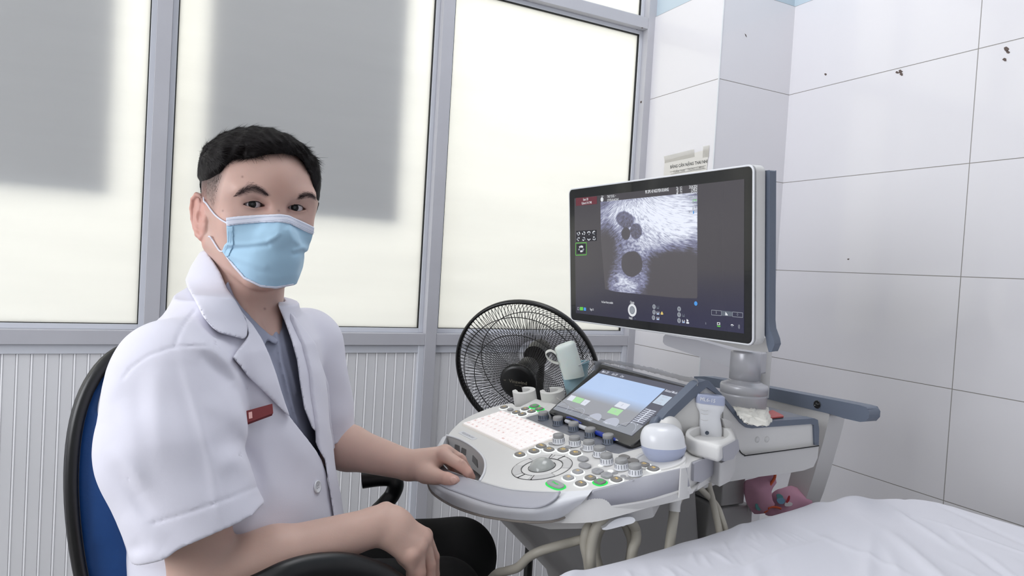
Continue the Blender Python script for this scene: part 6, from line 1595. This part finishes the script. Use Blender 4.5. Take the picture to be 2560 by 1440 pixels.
front = np.maximum(pol, -.02-Pl[..., 2]+.0*hx)
reg = smin(smin(front, bk_, .006), fl_, .006)
# tapered sides: the cap fades into the shaved side above the ear
fadeline = sd_poly2(hx, hy, [(478,446),(505,440),(525,432),(545,420),(560,405),(575,396),(640,300),(430,300)])*hd/FPX
side = (Pl[..., 0] > .045)
thin = np.where(side & (Pl[..., 1] > -.075), np.clip(fadeline/.012, 0, 1), 0)
d = d + .0055*thin
d = smax(d, reg, .004); d = np.maximum(d, -(sk+.006))
VV.F[:] = d.astype(np.float32)
Phr, Qhr = surfnet(VV.F, VV.lo, VV.h, 1)
# drop the part hidden inside the skull; keep closed shell
hair = mesh_np('hair', HL(Phr), Qhr, M['hairm'], person)
# strands
T_ = Phr[Qhr]; ctr = T_.mean(1); nrm = np.cross(T_[:, 2]-T_[:, 0], T_[:, 3]-T_[:, 1]); nl = np.linalg.norm(nrm, axis=1)+1e-12; nrm /= nl[:, None]
outw = ((ctr-np.array([0,-.012,.04]))*nrm).sum(1); nrm[outw < 0] *= -1
kd = sd_ell(ctr, (0,-.012,.048), (.0765,.096,.083)); ok = (kd > .0015)
idx = np.nonzero(ok)[0]; r2 = np.random.default_rng(5); pick = r2.choice(idx, 11000, p=nl[idx]/nl[idx].sum()); ro = ctr[pick]; no = nrm[pick]
di = np.zeros_like(ro)
tp = np.clip((ro[:, 2]-.06)/.05, 0, 1)[:, None]
comb = np.array([-.35, 1.0, .05]) ; di = tp*(comb + np.c_[-.5*np.sign(ro[:, 0]-.03)*0-.25*np.ones(len(ro)), np.zeros(len(ro)), np.zeros(len(ro))]) + (1-tp)*np.c_[0*ro[:, 0], .25*np.ones(len(ro)), -1.0*np.ones(len(ro))]
di = di + r2.normal(0, .22, di.shape); Ln = (.005+.014*tp[:, 0])*r2.uniform(.7, 1.25, len(ro)); 
v_, f_ = strand_mesh(ro, di, no, Ln, .00028, .0006+.0012*tp[:, 0]*r2.random(len(ro)), 3)
MB().add([HL(p) for p in v_], f_, 0, True).build('hair_strands', M['hairm'], hair, fixn=False)
# stubble on the shaved side above the ear
ro, di, no, Ln = [], [], [], []
for _ in range(2600):
    x, y = r2.uniform(484, 560), r2.uniform(405, 524)
    if sd_poly2(np.array([x]), np.array([y]), fade_poly)[0] > -2 or r2.random() < (y-430)/110: continue
    p, n = Hsurf.hit(x, y, .0)
    if p is None: continue
    ro.append(p); no.append(n); di.append(HM@np.array([0,.25,-1.0]) + r2.normal(0, .2, 3)); Ln.append(r2.uniform(.0015, .0035))
v_, f_ = strand_mesh(ro, di, no, Ln, .00014, [.0006]*len(ro), 2); MB().add(v_, f_, 0, True).build('stubble', M['hairm'], hair, fixn=False)
# fringe tuft and front edge wisps
ro, di, no, Ln = [], [], [], []
for _ in range(520):
    t = r2.random(); x = 572+t*180; y = np.interp(x, [572,600,631,671,710,741,757], [404,394,392,384,380,388,402]) + r2.normal(0, 2.2) - 2
    p, n = Hsurf.hit(x, y, .004)
    if p is None: continue
    ro.append(p); no.append(n); dd = RC[0]*(-.55+r2.normal(0, .25)) + np.array([0,0,-1.0])*(.35+.3*r2.random()); di.append(dd); Ln.append(r2.uniform(.004, .010))
for _ in range(70):   # the loose tuft pointing down over the forehead
    x, y = 608+r2.normal(0, 9), 395+r2.normal(0, 3); p, n = Hsurf.hit(x, y, .003)
    if p is None: continue
    ro.append(p); no.append(n); di.append(RC[0]*(-.75+r2.normal(0, .08)) + np.array([0,0,-1.0])*(.95+r2.normal(0, .1))); Ln.append(r2.uniform(.008, .0165))
v_, f_ = strand_mesh(ro, di, no, Ln, .00026, [.0008]*len(ro), 3); MB().add(v_, f_, 0, True).build('fringe', M['hairm'], hair, fixn=False)

# ------------------------------------------------------------------ face mask
i0 = np.round((np.array((-.090,-.02,-.135))-HV.lo)/HV.h).astype(int); MVv = Vol(HV.lo+i0*HV.h, (.090,.148,.040), HV.h)
sl = tuple(slice(0, n) for n in MVv.F.shape); Pl = MVv.pts(sl); n_ = MVv.F.shape
fm_ = HVF[i0[0]:i0[0]+n_[0], i0[1]:i0[1]+n_[1], i0[2]:i0[2]+n_[2]].astype(float)
for s_ in (-1, 1):
    fm_ = smin(fm_, sd_cone(Pl, (s_*.060,.002,-.040), (s_*.020,.066,-.086), .020, .017), .03); fm_ = smin(fm_, sd_ell(Pl, (s_*.045,.062,-.002), (.022,.020,.022)), .02)
fm_ = smin(fm_, sd_ell(Pl, (0,.066,-.085), (.024,.023,.020)), .03)
fm_ = smin(fm_, sd_cone(Pl, (0,.086,.034), (0,.106,-.010), .0105, .0125), .02)
fm_ = smin(fm_, sd_ell(Pl, (0,.078,-.040), (.040,.034,.045)), .04)
fm_ = fm_ - .0030
Pw = HL(Pl); hx, hy, hd = projN(Pw)
# pleats and soft creases
dsp = 0
for ln, am, wd in (([(570,614),(620,612),(665,606),(690,592),(697,585)], .0022, 4), ([(570,620),(620,618),(668,612)], -.0022, 5), ([(575,640),(610,652),(640,662),(662,668)], .0016, 6), ([(722,575),(735,600),(755,615),(775,622)], .0016, 5), ([(735,628),(758,622),(782,640)], .0022, 4), ([(735,634),(758,628),(782,646)], -.0020, 4),
                   ([(600,668),(640,688),(690,696),(740,688)], .0010, 6), ([(700,560),(690,580),(672,596)], .0013, 7), ([(590,600),(630,590),(660,570)], .0009, 9), ([(640,630),(680,650),(720,640)], .0010, 9), ([(688,560),(705,600),(708,640)], -.0010, 10)):
    dsp = dsp + am*np.exp(-(sd_line2(hx, hy, ln)/(wd*1.6))**2)
fm_ = fm_ - dsp
mask_poly = [(565,544),(600,540),(650,537),(700,535),(722,538),(760,555),(793,571),(840,590),(830,640),(812,655),(792,676),(768,696),(735,713),(690,722),(652,718),(610,698),(583,668),(566,645),(555,628),(561,612),(568,606)]
pol = sd_poly2(hx, hy, mask_poly)*hd/FPX
reg = np.maximum(pol, .012-Pl[..., 1]+.0*hx)
reg = np.maximum(reg, -.062-Pl[..., 0])
shell = np.maximum(np.maximum(fm_, -(fm_+.0036)), reg)
def cut(F, name, m_, parent, sm=1):
    MVv.F[:] = F.astype(np.float32); P_, Q_ = surfnet(MVv.F, MVv.lo, MVv.h, sm); return mesh_np(name, HL(P_), Q_, m_, parent), P_, Q_
mask, Pm, Qm = cut(shell, 'face_mask', M['maskb'], person)
Msurf = Surf(HL(Pm), Qm)
band_poly = [(560,540),(600,536),(650,533),(700,531),(724,534),(762,551),(800,567),(840,582),(840,606),(795,593),(760,578),(725,560),(700,556),(650,557),(600,561),(566,566)]
bp_ = sd_poly2(hx, hy, band_poly)*hd/FPX
cut(np.maximum(np.maximum(fm_-.0018, -(fm_+.001)), np.maximum(bp_, reg)), 'nose_band', M['maskw'], mask)
edge_poly = [(560,570),(566,566),(583,565),(584,612),(572,640),(560,648),(548,630)]
ep_ = sd_poly2(hx, hy, edge_poly)*hd/FPX
cut(np.maximum(np.maximum(fm_-.0015, -(fm_+.001)), np.maximum(ep_, reg)), 'side_hem', M['maskb'], mask)
low_poly = [(560,640),(575,660),(583,668),(610,698),(652,718),(690,722),(735,713),(735,708),(690,716),(652,712),(612,692),(588,664),(566,640)]
lp_ = sd_poly2(hx, hy, low_poly)*hd/FPX
cut(np.maximum(np.maximum(fm_-.0014, -(fm_+.001)), np.maximum(lp_, reg)), 'chin_edge', M['maskw'], mask)
st = MB()
for ln, n_, gap in (([(568,551),(610,547),(660,543),(706,542),(724,545),(760,561),(790,575)], 70, .55), ([(574,561),(610,557),(660,553),(706,551),(724,554),(760,570),(790,584)], 72, .55), ([(574,565),(610,561),(660,557),(706,555),(724,558),(760,574),(790,588)], 72, .55), ([(573,578),(573,606)], 16, .6), ([(579,578),(579,608)], 16, .6), ([(572,612),(564,634)], 10, .6)):
    c_ = resample(catmull(ln, 6), n_*2+1)
    for i in range(0, n_*2, 2):
        a, _ = Msurf.hit(*c_[i], .0022); b, _ = Msurf.hit(*(c_[i]+(c_[i+1]-c_[i])*gap*1.3), .0022)
        if a is None or b is None or np.linalg.norm(a-b) > .01: continue
        st.tube([a, b], .00028, 4)
st.build('stitching', M['maskd'], mask)
def on_head(x, y, off=.0012, dflt=1.03):
    p, n = Hsurf.hit(x, y, off); return p if p is not None else W(x, y, dflt)
MB().tube(catmull([Msurf.hit(571, 559, .001)[0], on_head(558,551,.002), on_head(542,538,.002), on_head(529,522,.002), on_head(519,508,.002), on_head(515,502,.003), HL((.078,-.004,.034)), HL((.074,-.020,.030))], 5), .0013, 8).build('ear_loop', M['maskw'], mask)
MB().tube(catmull([Msurf.hit(563, 627, .001)[0], on_head(553,627,.002), on_head(543,614,.002), on_head(534,600,.002), on_head(528,592,.003), HL((.070,-.010,-.030)), HL((.070,-.020,-.015))], 5), .0013, 8).build('ear_loop', M['maskw'], mask)
# ------------------------------------------------------------------ clothes
fdir = RC[0]*.966 - RC[2]*.26; fdir[2] = 0; fdir /= np.linalg.norm(fdir); sdir = np.cross([0,0,1.0], fdir)   # his front ; his left
if sdir @ RC[2] < 0: sdir = -sdir
CVl = np.array([W(x, y, d) for x, y, d in ((200,1500,.85),(900,1500,1.4),(900,700,1.4),(230,900,.82),(640,620,1.1),(900,1100,.85),(260,1500,1.3))])
CH = .0026
CV = Vol(CVl.min(0)-.03, CVl.max(0)+.03, CH)
lev = [  # y px, centre x px, depth a (front-back), half width b
 (790,602,.075,.10),(850,580,.112,.150),(920,560,.135,.168),(1000,550,.148,.172),(1080,552,.152,.174),(1160,566,.150,.174),(1240,588,.143,.172),(1320,606,.140,.172),(1420,618,.142,.176),(1560,625,.146,.180)]
dc = 1.105
zs = np.array([W(l[1], l[0], dc)[2] for l in lev])[::-1]; X0 = np.array([W(l[1], l[0], dc)[0] for l in lev])[::-1]; Y0 = np.array([W(l[1], l[0], dc)[1] for l in lev])[::-1]; A0 = np.array([l[2] for l in lev])[::-1]; B0 = np.array([l[3] for l in lev])[::-1]
def torso(P, da=0.0, db=0.0):
    z = P[..., 2]; xx = P[..., 0]-np.interp(z, zs, X0); yy = P[..., 1]-np.interp(z, zs, Y0); a = np.interp(z, zs, A0)+da; b = np.interp(z, zs, B0)+db
    u = xx*fdir[0]+yy*fdir[1]; w_ = xx*sdir[0]+yy*sdir[1]
    e = 2.25; k0 = (np.abs(u/a)**e+np.abs(w_/b)**e)**(1/e); k1 = np.sqrt((u/a**2)**2+(w_/b**2)**2)+1e-6
    d = k0*(k0-1)/k1; d = np.maximum(d, z-zs[-1]-.02)
    return d.astype(np.float32)
rs, ls = P3(432,918,.935), P3(762,862,1.265); nb_w = P3(596,800,1.115)
def shoulders(P, grow=0.0):
    d = sd_cone(P, nb_w + np.array([0,0,-.018]), rs+np.array([0,0,-.004]), .072+grow, .062+grow); d = smin(d, sd_cone(P, nb_w+np.array([0,0,-.018]), ls+np.array([0,0,-.004]), .072+grow, .058+grow), .03)
    d = smin(d, sd_cone(P, P3(560,800,1.13), P3(470,960,1.02), .075+grow, .085+grow), .04)   # rounded upper back
    return d
cuffR = P3(503,1322,.902); cuffL = P3(806,1096,1.31)
cl = [(382,1370),(645,1272)]; ca_, cb_ = np.array(cl[0], float), np.array(cl[1], float); e_ = cb_-ca_; nn = np.array([-e_[1], e_[0]]); nn /= np.linalg.norm(nn)
if nn[1] < 0: nn = -nn
nL = cuffL-P3(786,1020,1.30); nL /= np.linalg.norm(nL)
def fields(P):
    x, y, d_ = projN(P)
    core = smin(torso(P), shoulders(P), .05)
    sR = sd_cone(P, rs+np.array([0,0,-.012]), P3(430,1120,.912),   .077, .088); sR = smin(sR, sd_cone(P, P3(430,1120,.912), cuffR + (cuffR-P3(430,1120,.912))*.35, .088, .083), .02)
    sL = sd_cone(P, ls, P3(786,1020,1.30), .068, .072); sL = smin(sL, sd_cone(P, P3(786,1020,1.30), cuffL+nL*.03, .066, .062), .02)
    cutR = ((x-ca_[0])*nn[0]+(y-ca_[1])*nn[1])*d_/FPX + (d_-.905)*.15
    cutL = (P-cuffL)@nL
    out = smin(core, np.maximum(sR, cutR), .022); out = smin(out, np.maximum(sL, cutL), .02)
    neckc = sd_cone(P, nb_w+np.array([0,0,-.03]), P3(592,700,1.125), .078, .066)
    return x, y, d_, core, sR, sL, cutR, cutL, out, neckc
cs = 4; nf = np.array(CV.F.shape); ncs = np.ceil(nf/cs).astype(int)
gc = np.stack(np.meshgrid(*[CV.lo[i]+CH*(cs*np.arange(ncs[i])+cs/2-.5) for i in range(3)], indexing='ij'), -1).astype(np.float32)
fo = fields(gc); shv = smin(torso(gc, -.022, -.012), shoulders(gc, -.014), .05)
near_ = (np.abs(fo[8]) < .030) | (np.abs(shv) < .022) | (np.abs(smin(fo[8], fo[9], .03)) < .026) | (np.abs(np.minimum(np.maximum(fo[4], fo[6]), np.maximum(fo[5], fo[7]))) < .02)
mask3 = near_
for ax in range(3): mask3 = np.repeat(mask3, cs, axis=ax)
mask3 = mask3[:nf[0], :nf[1], :nf[2]]
MI = np.nonzero(mask3); Pc = np.stack([CV.ax[i][MI[i]] for i in range(3)], 1)
del gc, fo, shv
cx_, cy_, cd_, core, sR, sL, cutR, cutL, out, neckc = fields(Pc)
cx_, cy_, cd_ = cx_.astype(np.float32), cy_.astype(np.float32), cd_.astype(np.float32)
def setF(F): CV.F[:] = 1.0; CV.F[MI] = F
# cloth folds, drawn as soft ridges
out0 = out.copy()
dsp = np.zeros_like(out)
folds = [([(300,930),(262,1000),(258,1060)], .004, 14), ([(450,870),(470,960),(505,1080),(535,1200),(548,1290)], .0035, 7), ([(452,868),(462,960),(495,1080),(522,1200)], -.002, 10),
 ([(470,860),(520,870),(560,905),(585,950)], .006, 10), ([(500,880),(545,920),(572,965)], -.005, 9), ([(560,960),(585,1020),(600,1060)], .004, 9), ([(500,1000),(560,1030),(610,1080)], .003, 12), ([(540,1180),(590,1150),(625,1180)], .0035, 12), ([(520,1120),(570,1105),(600,1120)], -.003, 12),
 ([(580,880),(600,960),(615,1040),(625,1100)], .006, 8), ([(592,870),(625,960),(640,1060)], -.004, 10), ([(590,1090),(640,1180),(650,1260)], -.006, 10),
 ([(275,1110),(320,1170),(360,1230)], .005, 12), ([(285,1150),(330,1230),(370,1300)], -.005, 12), ([(305,1290),(350,1330),(400,1380)], .0035, 12), ([(330,1400),(380,1392),(440,1400)], .004, 12), ([(320,1375),(360,1368)], -.002, 8), ([(300,1200),(350,1290),(420,1350)], .003, 10),
 ([(700,1060),(740,1100),(770,1160)], .003, 14), ([(660,1120),(680,1200),(690,1290)], .002, 16), ([(345,800),(400,760),(450,700)], .002, 12), ([(300,1000),(330,1100),(350,1200)], .002, 14), ([(400,900),(390,1000),(400,1150)], .002, 12), ([(350,930),(345,1050)], -.002, 12)]
for ln, am, wd in folds:
    c_ = resample(catmull(ln, 6), 12); seg = np.full(cx_.shape, 1e9, np.float32); tt = np.zeros(cx_.shape, np.float32)
    for i in range(11):
        a, b = c_[i], c_[i+1]; e = b-a; wx, wy = cx_-a[0], cy_-a[1]; t = np.clip((wx*e[0]+wy*e[1])/(e@e), 0, 1); q = np.hypot(wx-e[0]*t, wy-e[1]*t); m_ = q < seg; seg = np.where(m_, q, seg).astype(np.float32); tt = np.where(m_, (i+t)/11, tt).astype(np.float32)
    dsp += (am*1.05*np.exp(-(seg/(wd*2.1))**2)*np.sin(math.pi*np.clip(tt*.9+.05, 0, 1))**.8).astype(np.float32)
nearm = np.clip((1.16-cd_)/.06, 0, 1)
out = out - dsp*nearm - (.0012*np.sin(Pc[..., 2]*55+Pc[..., 0]*31)*np.sin(Pc[..., 1]*47+Pc[..., 2]*23)).astype(np.float32)
# seams pressed into the cloth
for ln in ([(308,945),(330,918),(370,890),(420,872),(452,866),(500,864),(520,866)], [(438,864),(446,838),(462,808),(488,776)], [(384,1308),(450,1288),(540,1258),(640,1218)]):
    out = out + (.0019*np.exp(-(sd_line2(cx_, cy_, ln)/3.4)**2)*nearm).astype(np.float32)
# front opening traced between the two edges
open_poly = [(560,640),(566,720),(579,742),(607,782),(633,814),(655,848),(673,888),(690,935),(701,973),(713,1010),(724,1041),(745,1068),(769,1098),(790,1126),(804,1150),(815,1182),(821,1212),(828,1240),(834,1275),(852,1350),(870,1440),(900,1560),(925,1560),(893,1400),(872,1330),(860,1262),(846,1180),(830,1120),(806,1096),(780,1070),(760,1020),(750,960),(742,900),(728,850),(712,805),(700,775),(693,757),(700,640)]
op = sd_poly2(cx_, cy_, open_poly)*cd_/FPX
thick = .0060
shell = np.maximum(out, -(out+thick))
shell = np.maximum(shell, -op)
nk_d = sd_cone(Pc, nb_w+np.array([0,0,-.03]), HL((0,-.03,-.04)), .066, .066); shell = np.maximum(shell, -nk_d)
dlt = np.maximum(out-out0, 0)
shell = np.maximum(shell, -np.maximum(sR+thick+dlt+.001, cutR-.010))
shell = np.maximum(shell, -np.maximum(sL+thick+dlt+.001, cutL-.010))
setF(shell); Pk, Qk = surfnet(CV.F, CV.lo, CV.h, 1)
coat = mesh_np('coat', Pk, Qk, M['coat'], person)
Csurf = Surf(Pk, Qk)
def largest(P_, Q_):
    lab = np.arange(len(P_)); 
    while True:
        m_ = lab[Q_].min(1); new = lab.copy(); np.minimum.at(new, Q_.ravel(), np.repeat(m_, 4)); new = new[new]
        if (new == lab).all(): break
        lab = new
    c_ = np.bincount(lab, minlength=len(P_)); big = c_.argmax(); kp = lab == big; idx_ = np.cumsum(kp)-1
    return P_[kp], idx_[Q_[kp[Q_].all(1)]]
def layer(base, lo_, hi_, poly, name, m_, parent, extra=None):
    pp_ = sd_poly2(cx_, cy_, poly)*cd_/FPX
    F = np.maximum(np.maximum(base-hi_, -(base-lo_)), pp_)
    if extra is not None: F = np.maximum(F, extra)
    setF(F); P_, Q_ = surfnet(CV.F, CV.lo, CV.h, 3)
    if len(P_) == 0: return None
    P_, Q_ = largest(P_, Q_)
    return mesh_np(name, P_, Q_, m_, parent)
nearcut = (cd_-1.13)
colb = smin(out, neckc, .03)
layer(colb, .0010, .0105, [(514,624),(535,655),(551,681),(568,722),(588,750),(607,783),(620,815),(618,838),(610,849),(585,842),(548,832),(530,819),(507,791),(490,757),(468,718),(463,700),(478,664),(500,630)], 'coat_collar', M['coat'], coat, nearcut)
layer(out, .0005, .0095, [(607,783),(633,813),(655,847),(674,888),(691,935),(702,973),(714,1010),(726,1043),(716,1036),(690,1010),(655,975),(618,940),(600,915),(581,893),(590,880),(612,852),(622,838),(616,812)], 'lapel', M['coat'], coat, cd_-1.16)
# far front panel and its collar, standing a little away from the chest
layer(out, -.002, .006, [(690,756),(705,760),(740,795),(768,830),(790,860),(800,899),(822,962),(828,1053),(846,1178),(862,1262),(874,1330),(840,1330),(812,1150),(790,1112),(776,1060),(765,980),(758,930),(745,880),(726,835),(704,795)], 'front_panel', M['coat'], coat, np.maximum(1.10-cd_, -(out+.02)))
# shirt
sv_ = smin(torso(Pc, -.022, -.012), shoulders(Pc, -.014).astype(np.float32), .05); 
pan = np.zeros_like(sv_)
for ln, am, wd in (([(690,830),(702,900),(722,980),(745,1060)], .004, 5), ([(706,830),(722,900),(742,980)], .003, 5), ([(660,850),(690,920),(710,1000)], -.002, 8)): pan += (am*np.exp(-(sd_line2(cx_, cy_, ln)/wd)**2)).astype(np.float32)
sv_ = sv_ - pan*1.0
Fs = np.maximum(sv_, -(neckc*0+sd_cone(Pc, nb_w+np.array([0,0,-.03]), HL((0,-.03,-.04)), .061, .061)))
Fs = np.maximum(Fs, W(600,1520,1.1)[2]-Pc[..., 2])
vp_ = sd_poly2(cx_, cy_, [(560,680),(580,735),(600,764),(632,796),(668,834),(676,838),(681,815),(684,785),(690,757),(698,730),(698,680)])*cd_/FPX
Fs = np.maximum(Fs, -(sv_+.008)); Fs = np.maximum(Fs, -np.maximum(vp_, cd_-1.16)); setF(Fs); Pt, Qt = surfnet(CV.F, CV.lo, CV.h, 1); shirt = mesh_np('shirt', Pt, Qt, M['shirt'], person)
shc = smin(sv_, sd_cone(Pc, nb_w+np.array([0,0,-.03]), HL((.0,-.02,-.045)), .0655, .060), .02)
layer(shc, .001, .0090, [(570,700),(586,742),(602,765),(625,790),(650,815),(676,838),(690,845),(697,852),(690,864),(668,850),(655,880),(630,850),(600,800),(575,760),(560,720)], 'shirt_collar', M['shirt'], shirt, cd_-1.14)
layer(shc, .001, .0100, [(690,770),(700,775),(722,800),(738,835),(732,850),(715,862),(703,870),(690,850),(676,838),(672,820),(680,800)], 'shirt_collar', M['shirt'], shirt, 1.0-cd_)
# coat details: buttons, badge, buttonhole
def disc_on(x, y, r, m_, name, parent, th=.002, hole=True):
    p, n = Csurf.hit(x, y, .0006)
    if p is None: return
    mb = MB(); mb.lathe(p, n, [(r*.98,0),(r,.0006),(r*.97,th),(r*.80,th*1.05),(r*.74,th*.75),(0,th*.75)], 28)
    if hole:
        a = np.cross(n, [0,0,1.0]); a /= np.linalg.norm(a); b = np.cross(n, a)
        for i in (-1,1):
            for j in (-1,1): mb.lathe(p+n*th*.78+a*i*r*.20+b*j*r*.20, n, [(r*.09,0),(0,.00005)], 8, 1)
    mb.build(name, [m_, M['strip']], parent)
disc_on(792, 1217, .0100, M['whiteg'], 'button', coat)
disc_on(617, 1290-60, .0001, M['whiteg'], 'button', coat) if False else None
pts = [(616,1027),(681,1009),(683,1033),(618,1057)]
q = [Csurf.hit(x, y, .0075)[0] for x, y in pts]
if all(a is not None for a in q):
    nrm_ = np.cross(q[1]-q[0], q[3]-q[0]); nrm_ /= np.linalg.norm(nrm_)
    if nrm_ @ (CAMP-q[0]) < 0: nrm_ = -nrm_
    c_ = np.mean(q, axis=0); nrm_ = nrm_*.6 + (CAMP-c_)/np.linalg.norm(CAMP-c_)*.4; nrm_ /= np.linalg.norm(nrm_); q = [CAMP + ray(x, y)*(((c_+nrm_*.003-CAMP)@nrm_)/(ray(x, y)@nrm_)) for x, y in pts]
    bd_ = MB().prism(q, -nrm_*.006).build('name_badge', M['badge'], coat, bevel=.0008)
    MB().prism([q[0]*.93+q[1]*.07+ (q[3]-q[0])*.2+nrm_*.0006, q[0]*.80+q[1]*.20+(q[3]-q[0])*.2+nrm_*.0006, q[0]*.80+q[1]*.20+(q[3]-q[0])*.75+nrm_*.0006, q[0]*.93+q[1]*.07+(q[3]-q[0])*.75+nrm_*.0006], -nrm_*.0006).build('badge_emblem', mat('badge_print', (.78,.55,.53), .3), coat)
# trousers and shoes
tv = Vol(np.array([-.02,.80,.04]), np.array([.70,1.55,.78]), .0055)
kR, kL = P3(1108,1500,1.16), P3(1146,1392,1.30); hR, hL = P3(640,1560,1.04), P3(700,1440,1.24)
tv.cone(hR, kR, .092, .066, .02); tv.cone(hL, kL, .092, .0700, .03); tv.cone(hR, hL, .10, .10, .05)
fR = np.array([kR[0]-.01, kR[1]-.02, .10]); fL = np.array([kL[0]-.02, kL[1]+.02, .10])
tv.cone(kR, fR, .062, .055, .03); tv.cone(kL, fL, .064, .055, .03)
Pq, Qq = surfnet(tv.F, tv.lo, tv.h, 1); trousers = mesh_np('trousers', Pq, Qq, M['trousers'], person)
for f_ in (fR, fL):
    a = np.array([f_[0]-.03, f_[1]+.02, .045]); b = a + fdir*.20; b[2] = .035
    sv = Vol(np.minimum(a, b)-.09, np.maximum(a, b)+.12, .006); sv.cone(a+[0,0,.01], b, .042, .036, .02); sv.cone(a+[0,0,.05], a, .045, .04, .03)
    sv.F = np.maximum(sv.F, (.004-sv.pts(tuple(slice(0, n) for n in sv.F.shape))[..., 2]).astype(np.float32))
    Pz, Qz = surfnet(sv.F, sv.lo, sv.h, 1); mesh_np('shoe', Pz, Qz, M['blackp'], person)

# ------------------------------------------------------------------ office chair
M['blue'] = mat('blue_vinyl', (.10,.28,.52), .45, bump=.5, bscale=160, bdist=.0006); M['chairb'] = mat('black_chair_plastic', (.045,.045,.05), .38)
chair = empty('office_chair', (.0, 1.17, 0), 'blue office chair with black shell and armrests, the man sitting in it', 'chair')
ff = RC[0]*.80 - RC[2]*.60; ff[2] = 0; ff /= np.linalg.norm(ff); wdv = np.cross([0,0,1.0], ff)
if wdv @ RC[2] < 0: wdv = -wdv
def chd(p): return (RC@(np.asarray(p)-CAMP))[2]
bO = W(172, 1440, .955); lean = -ff*.05
CF = Frame(bO - np.array([0,0,.12]), wdv, np.array([0,0,1.0]) + lean)
topz = CF.uv(250, 884)[1]
# outline in the plane of the backrest: rounded shield
H_ = CF.uv(300, 878)[1]+.024; Wd = .44
_l = [(.045,0),(.016,H_*.22),(.0,H_*.48),(.002,H_*.70),(.022,H_-.065),(.062,H_-.020),(.13,H_-.002)]
sh_pts = catmull(_l + [(Wd/2,H_+.004)] + [(Wd-a, b) for a, b in _l[::-1]], 5)
sg = 1 if CF.N @ ff > 0 else -1
mb = MB(); mb.slab(CF, [tuple(p) for p in sh_pts], -.016 if sg > 0 else .0, 0 if sg > 0 else .016); mb.build('back_shell', M['chairb'], chair, bevel=.005)
mb = MB(); rim_ = [CF.p(u, w_, sg*.002) for u, w_ in inset(sh_pts, .004)]; mb.tube(rim_, .0085, 8, closed=True); mb.build('edge_trim', M['chairb'], chair)
ins_ = inset(sh_pts, .014)
cf2 = Frame(CF.O, CF.U, CF.V)
if sg < 0: cf2 = Frame(CF.O + CF.U*0, -CF.U, CF.V); ins_ = np.array([(-a, b) for a, b in ins_])
inflate([tuple(p) for p in ins_], cf2, .046, .02, .2, 'back_cushion', M['blue'], 0, 0, chair)
# seat, column, base
sc_ = np.array([.21, 1.165, .45]); SF = Frame(sc_, ff, np.cross([0,0,1.0], ff))
inflate(rrect(-.22,.22,-.225,.225,.07,5), SF, .05, .025, .3, 'seat_cushion', M['blue'], 0, 0, chair)
MB().slab(SF, rrect(-.22,.22,-.225,.225,.07,5), -.035, 0).build('seat_shell', M['chairb'], chair, bevel=.01)
MB().cyl(sc_-[0,0,.36], sc_-[0,0,.02], .026).build('gas_lift', M['steel'], chair)
for k_ in range(5):
    a = 2*math.pi*k_/5+.4; e = sc_ + np.array([math.cos(a)*.27, math.sin(a)*.27, -.385]); 
    MB().tube([sc_-[0,0,.34], (sc_-[0,0,.34])*.4+e*.6+[0,0,.0], e+[0,0,.02]], .020, 8, flat=.8).build('base_arm', M['chairb'], chair)
    MB().cyl(e+[0,-.018,-.035], e+[0,.018,-.035], .028, 20).build('castor', M['chairb'], chair, bevel=.003)
MB().tube(catmull([sc_-ff*.18-[0,0,.03], sc_-ff*.27+[0,0,.02], CF.p(.22,.16,-sg*.03), CF.p(.22,.32,-sg*.03)], 5), .016, 8, flat=2.2).build('back_bracket', M['chairb'], chair)
# armrests: near one crosses the bottom of the view, far one peeps under his forearm
near_c = catmull([P3(580,1500,.86), P3(650,1468,.885), P3(715,1437,.905), P3(780,1420,.93), P3(850,1416,.955), P3(915,1428,.98), P3(975,1456,1.0), P3(1010,1500,1.0), P3(980,1600,.99)], 6)
MB().tube(near_c, .0125, 12, flat=1.5).build('armrest', M['chairb'], chair)
far_c = catmull([P3(905,1200,1.40), P3(950,1194,1.405), P3(978,1196,1.41), P3(989,1212,1.41), P3(980,1238,1.41), P3(960,1262,1.40), P3(930,1300,1.39), P3(900,1400,1.36)], 6)
MB().tube(far_c, .0115, 12, flat=1.5).build('armrest', M['chairb'], chair)
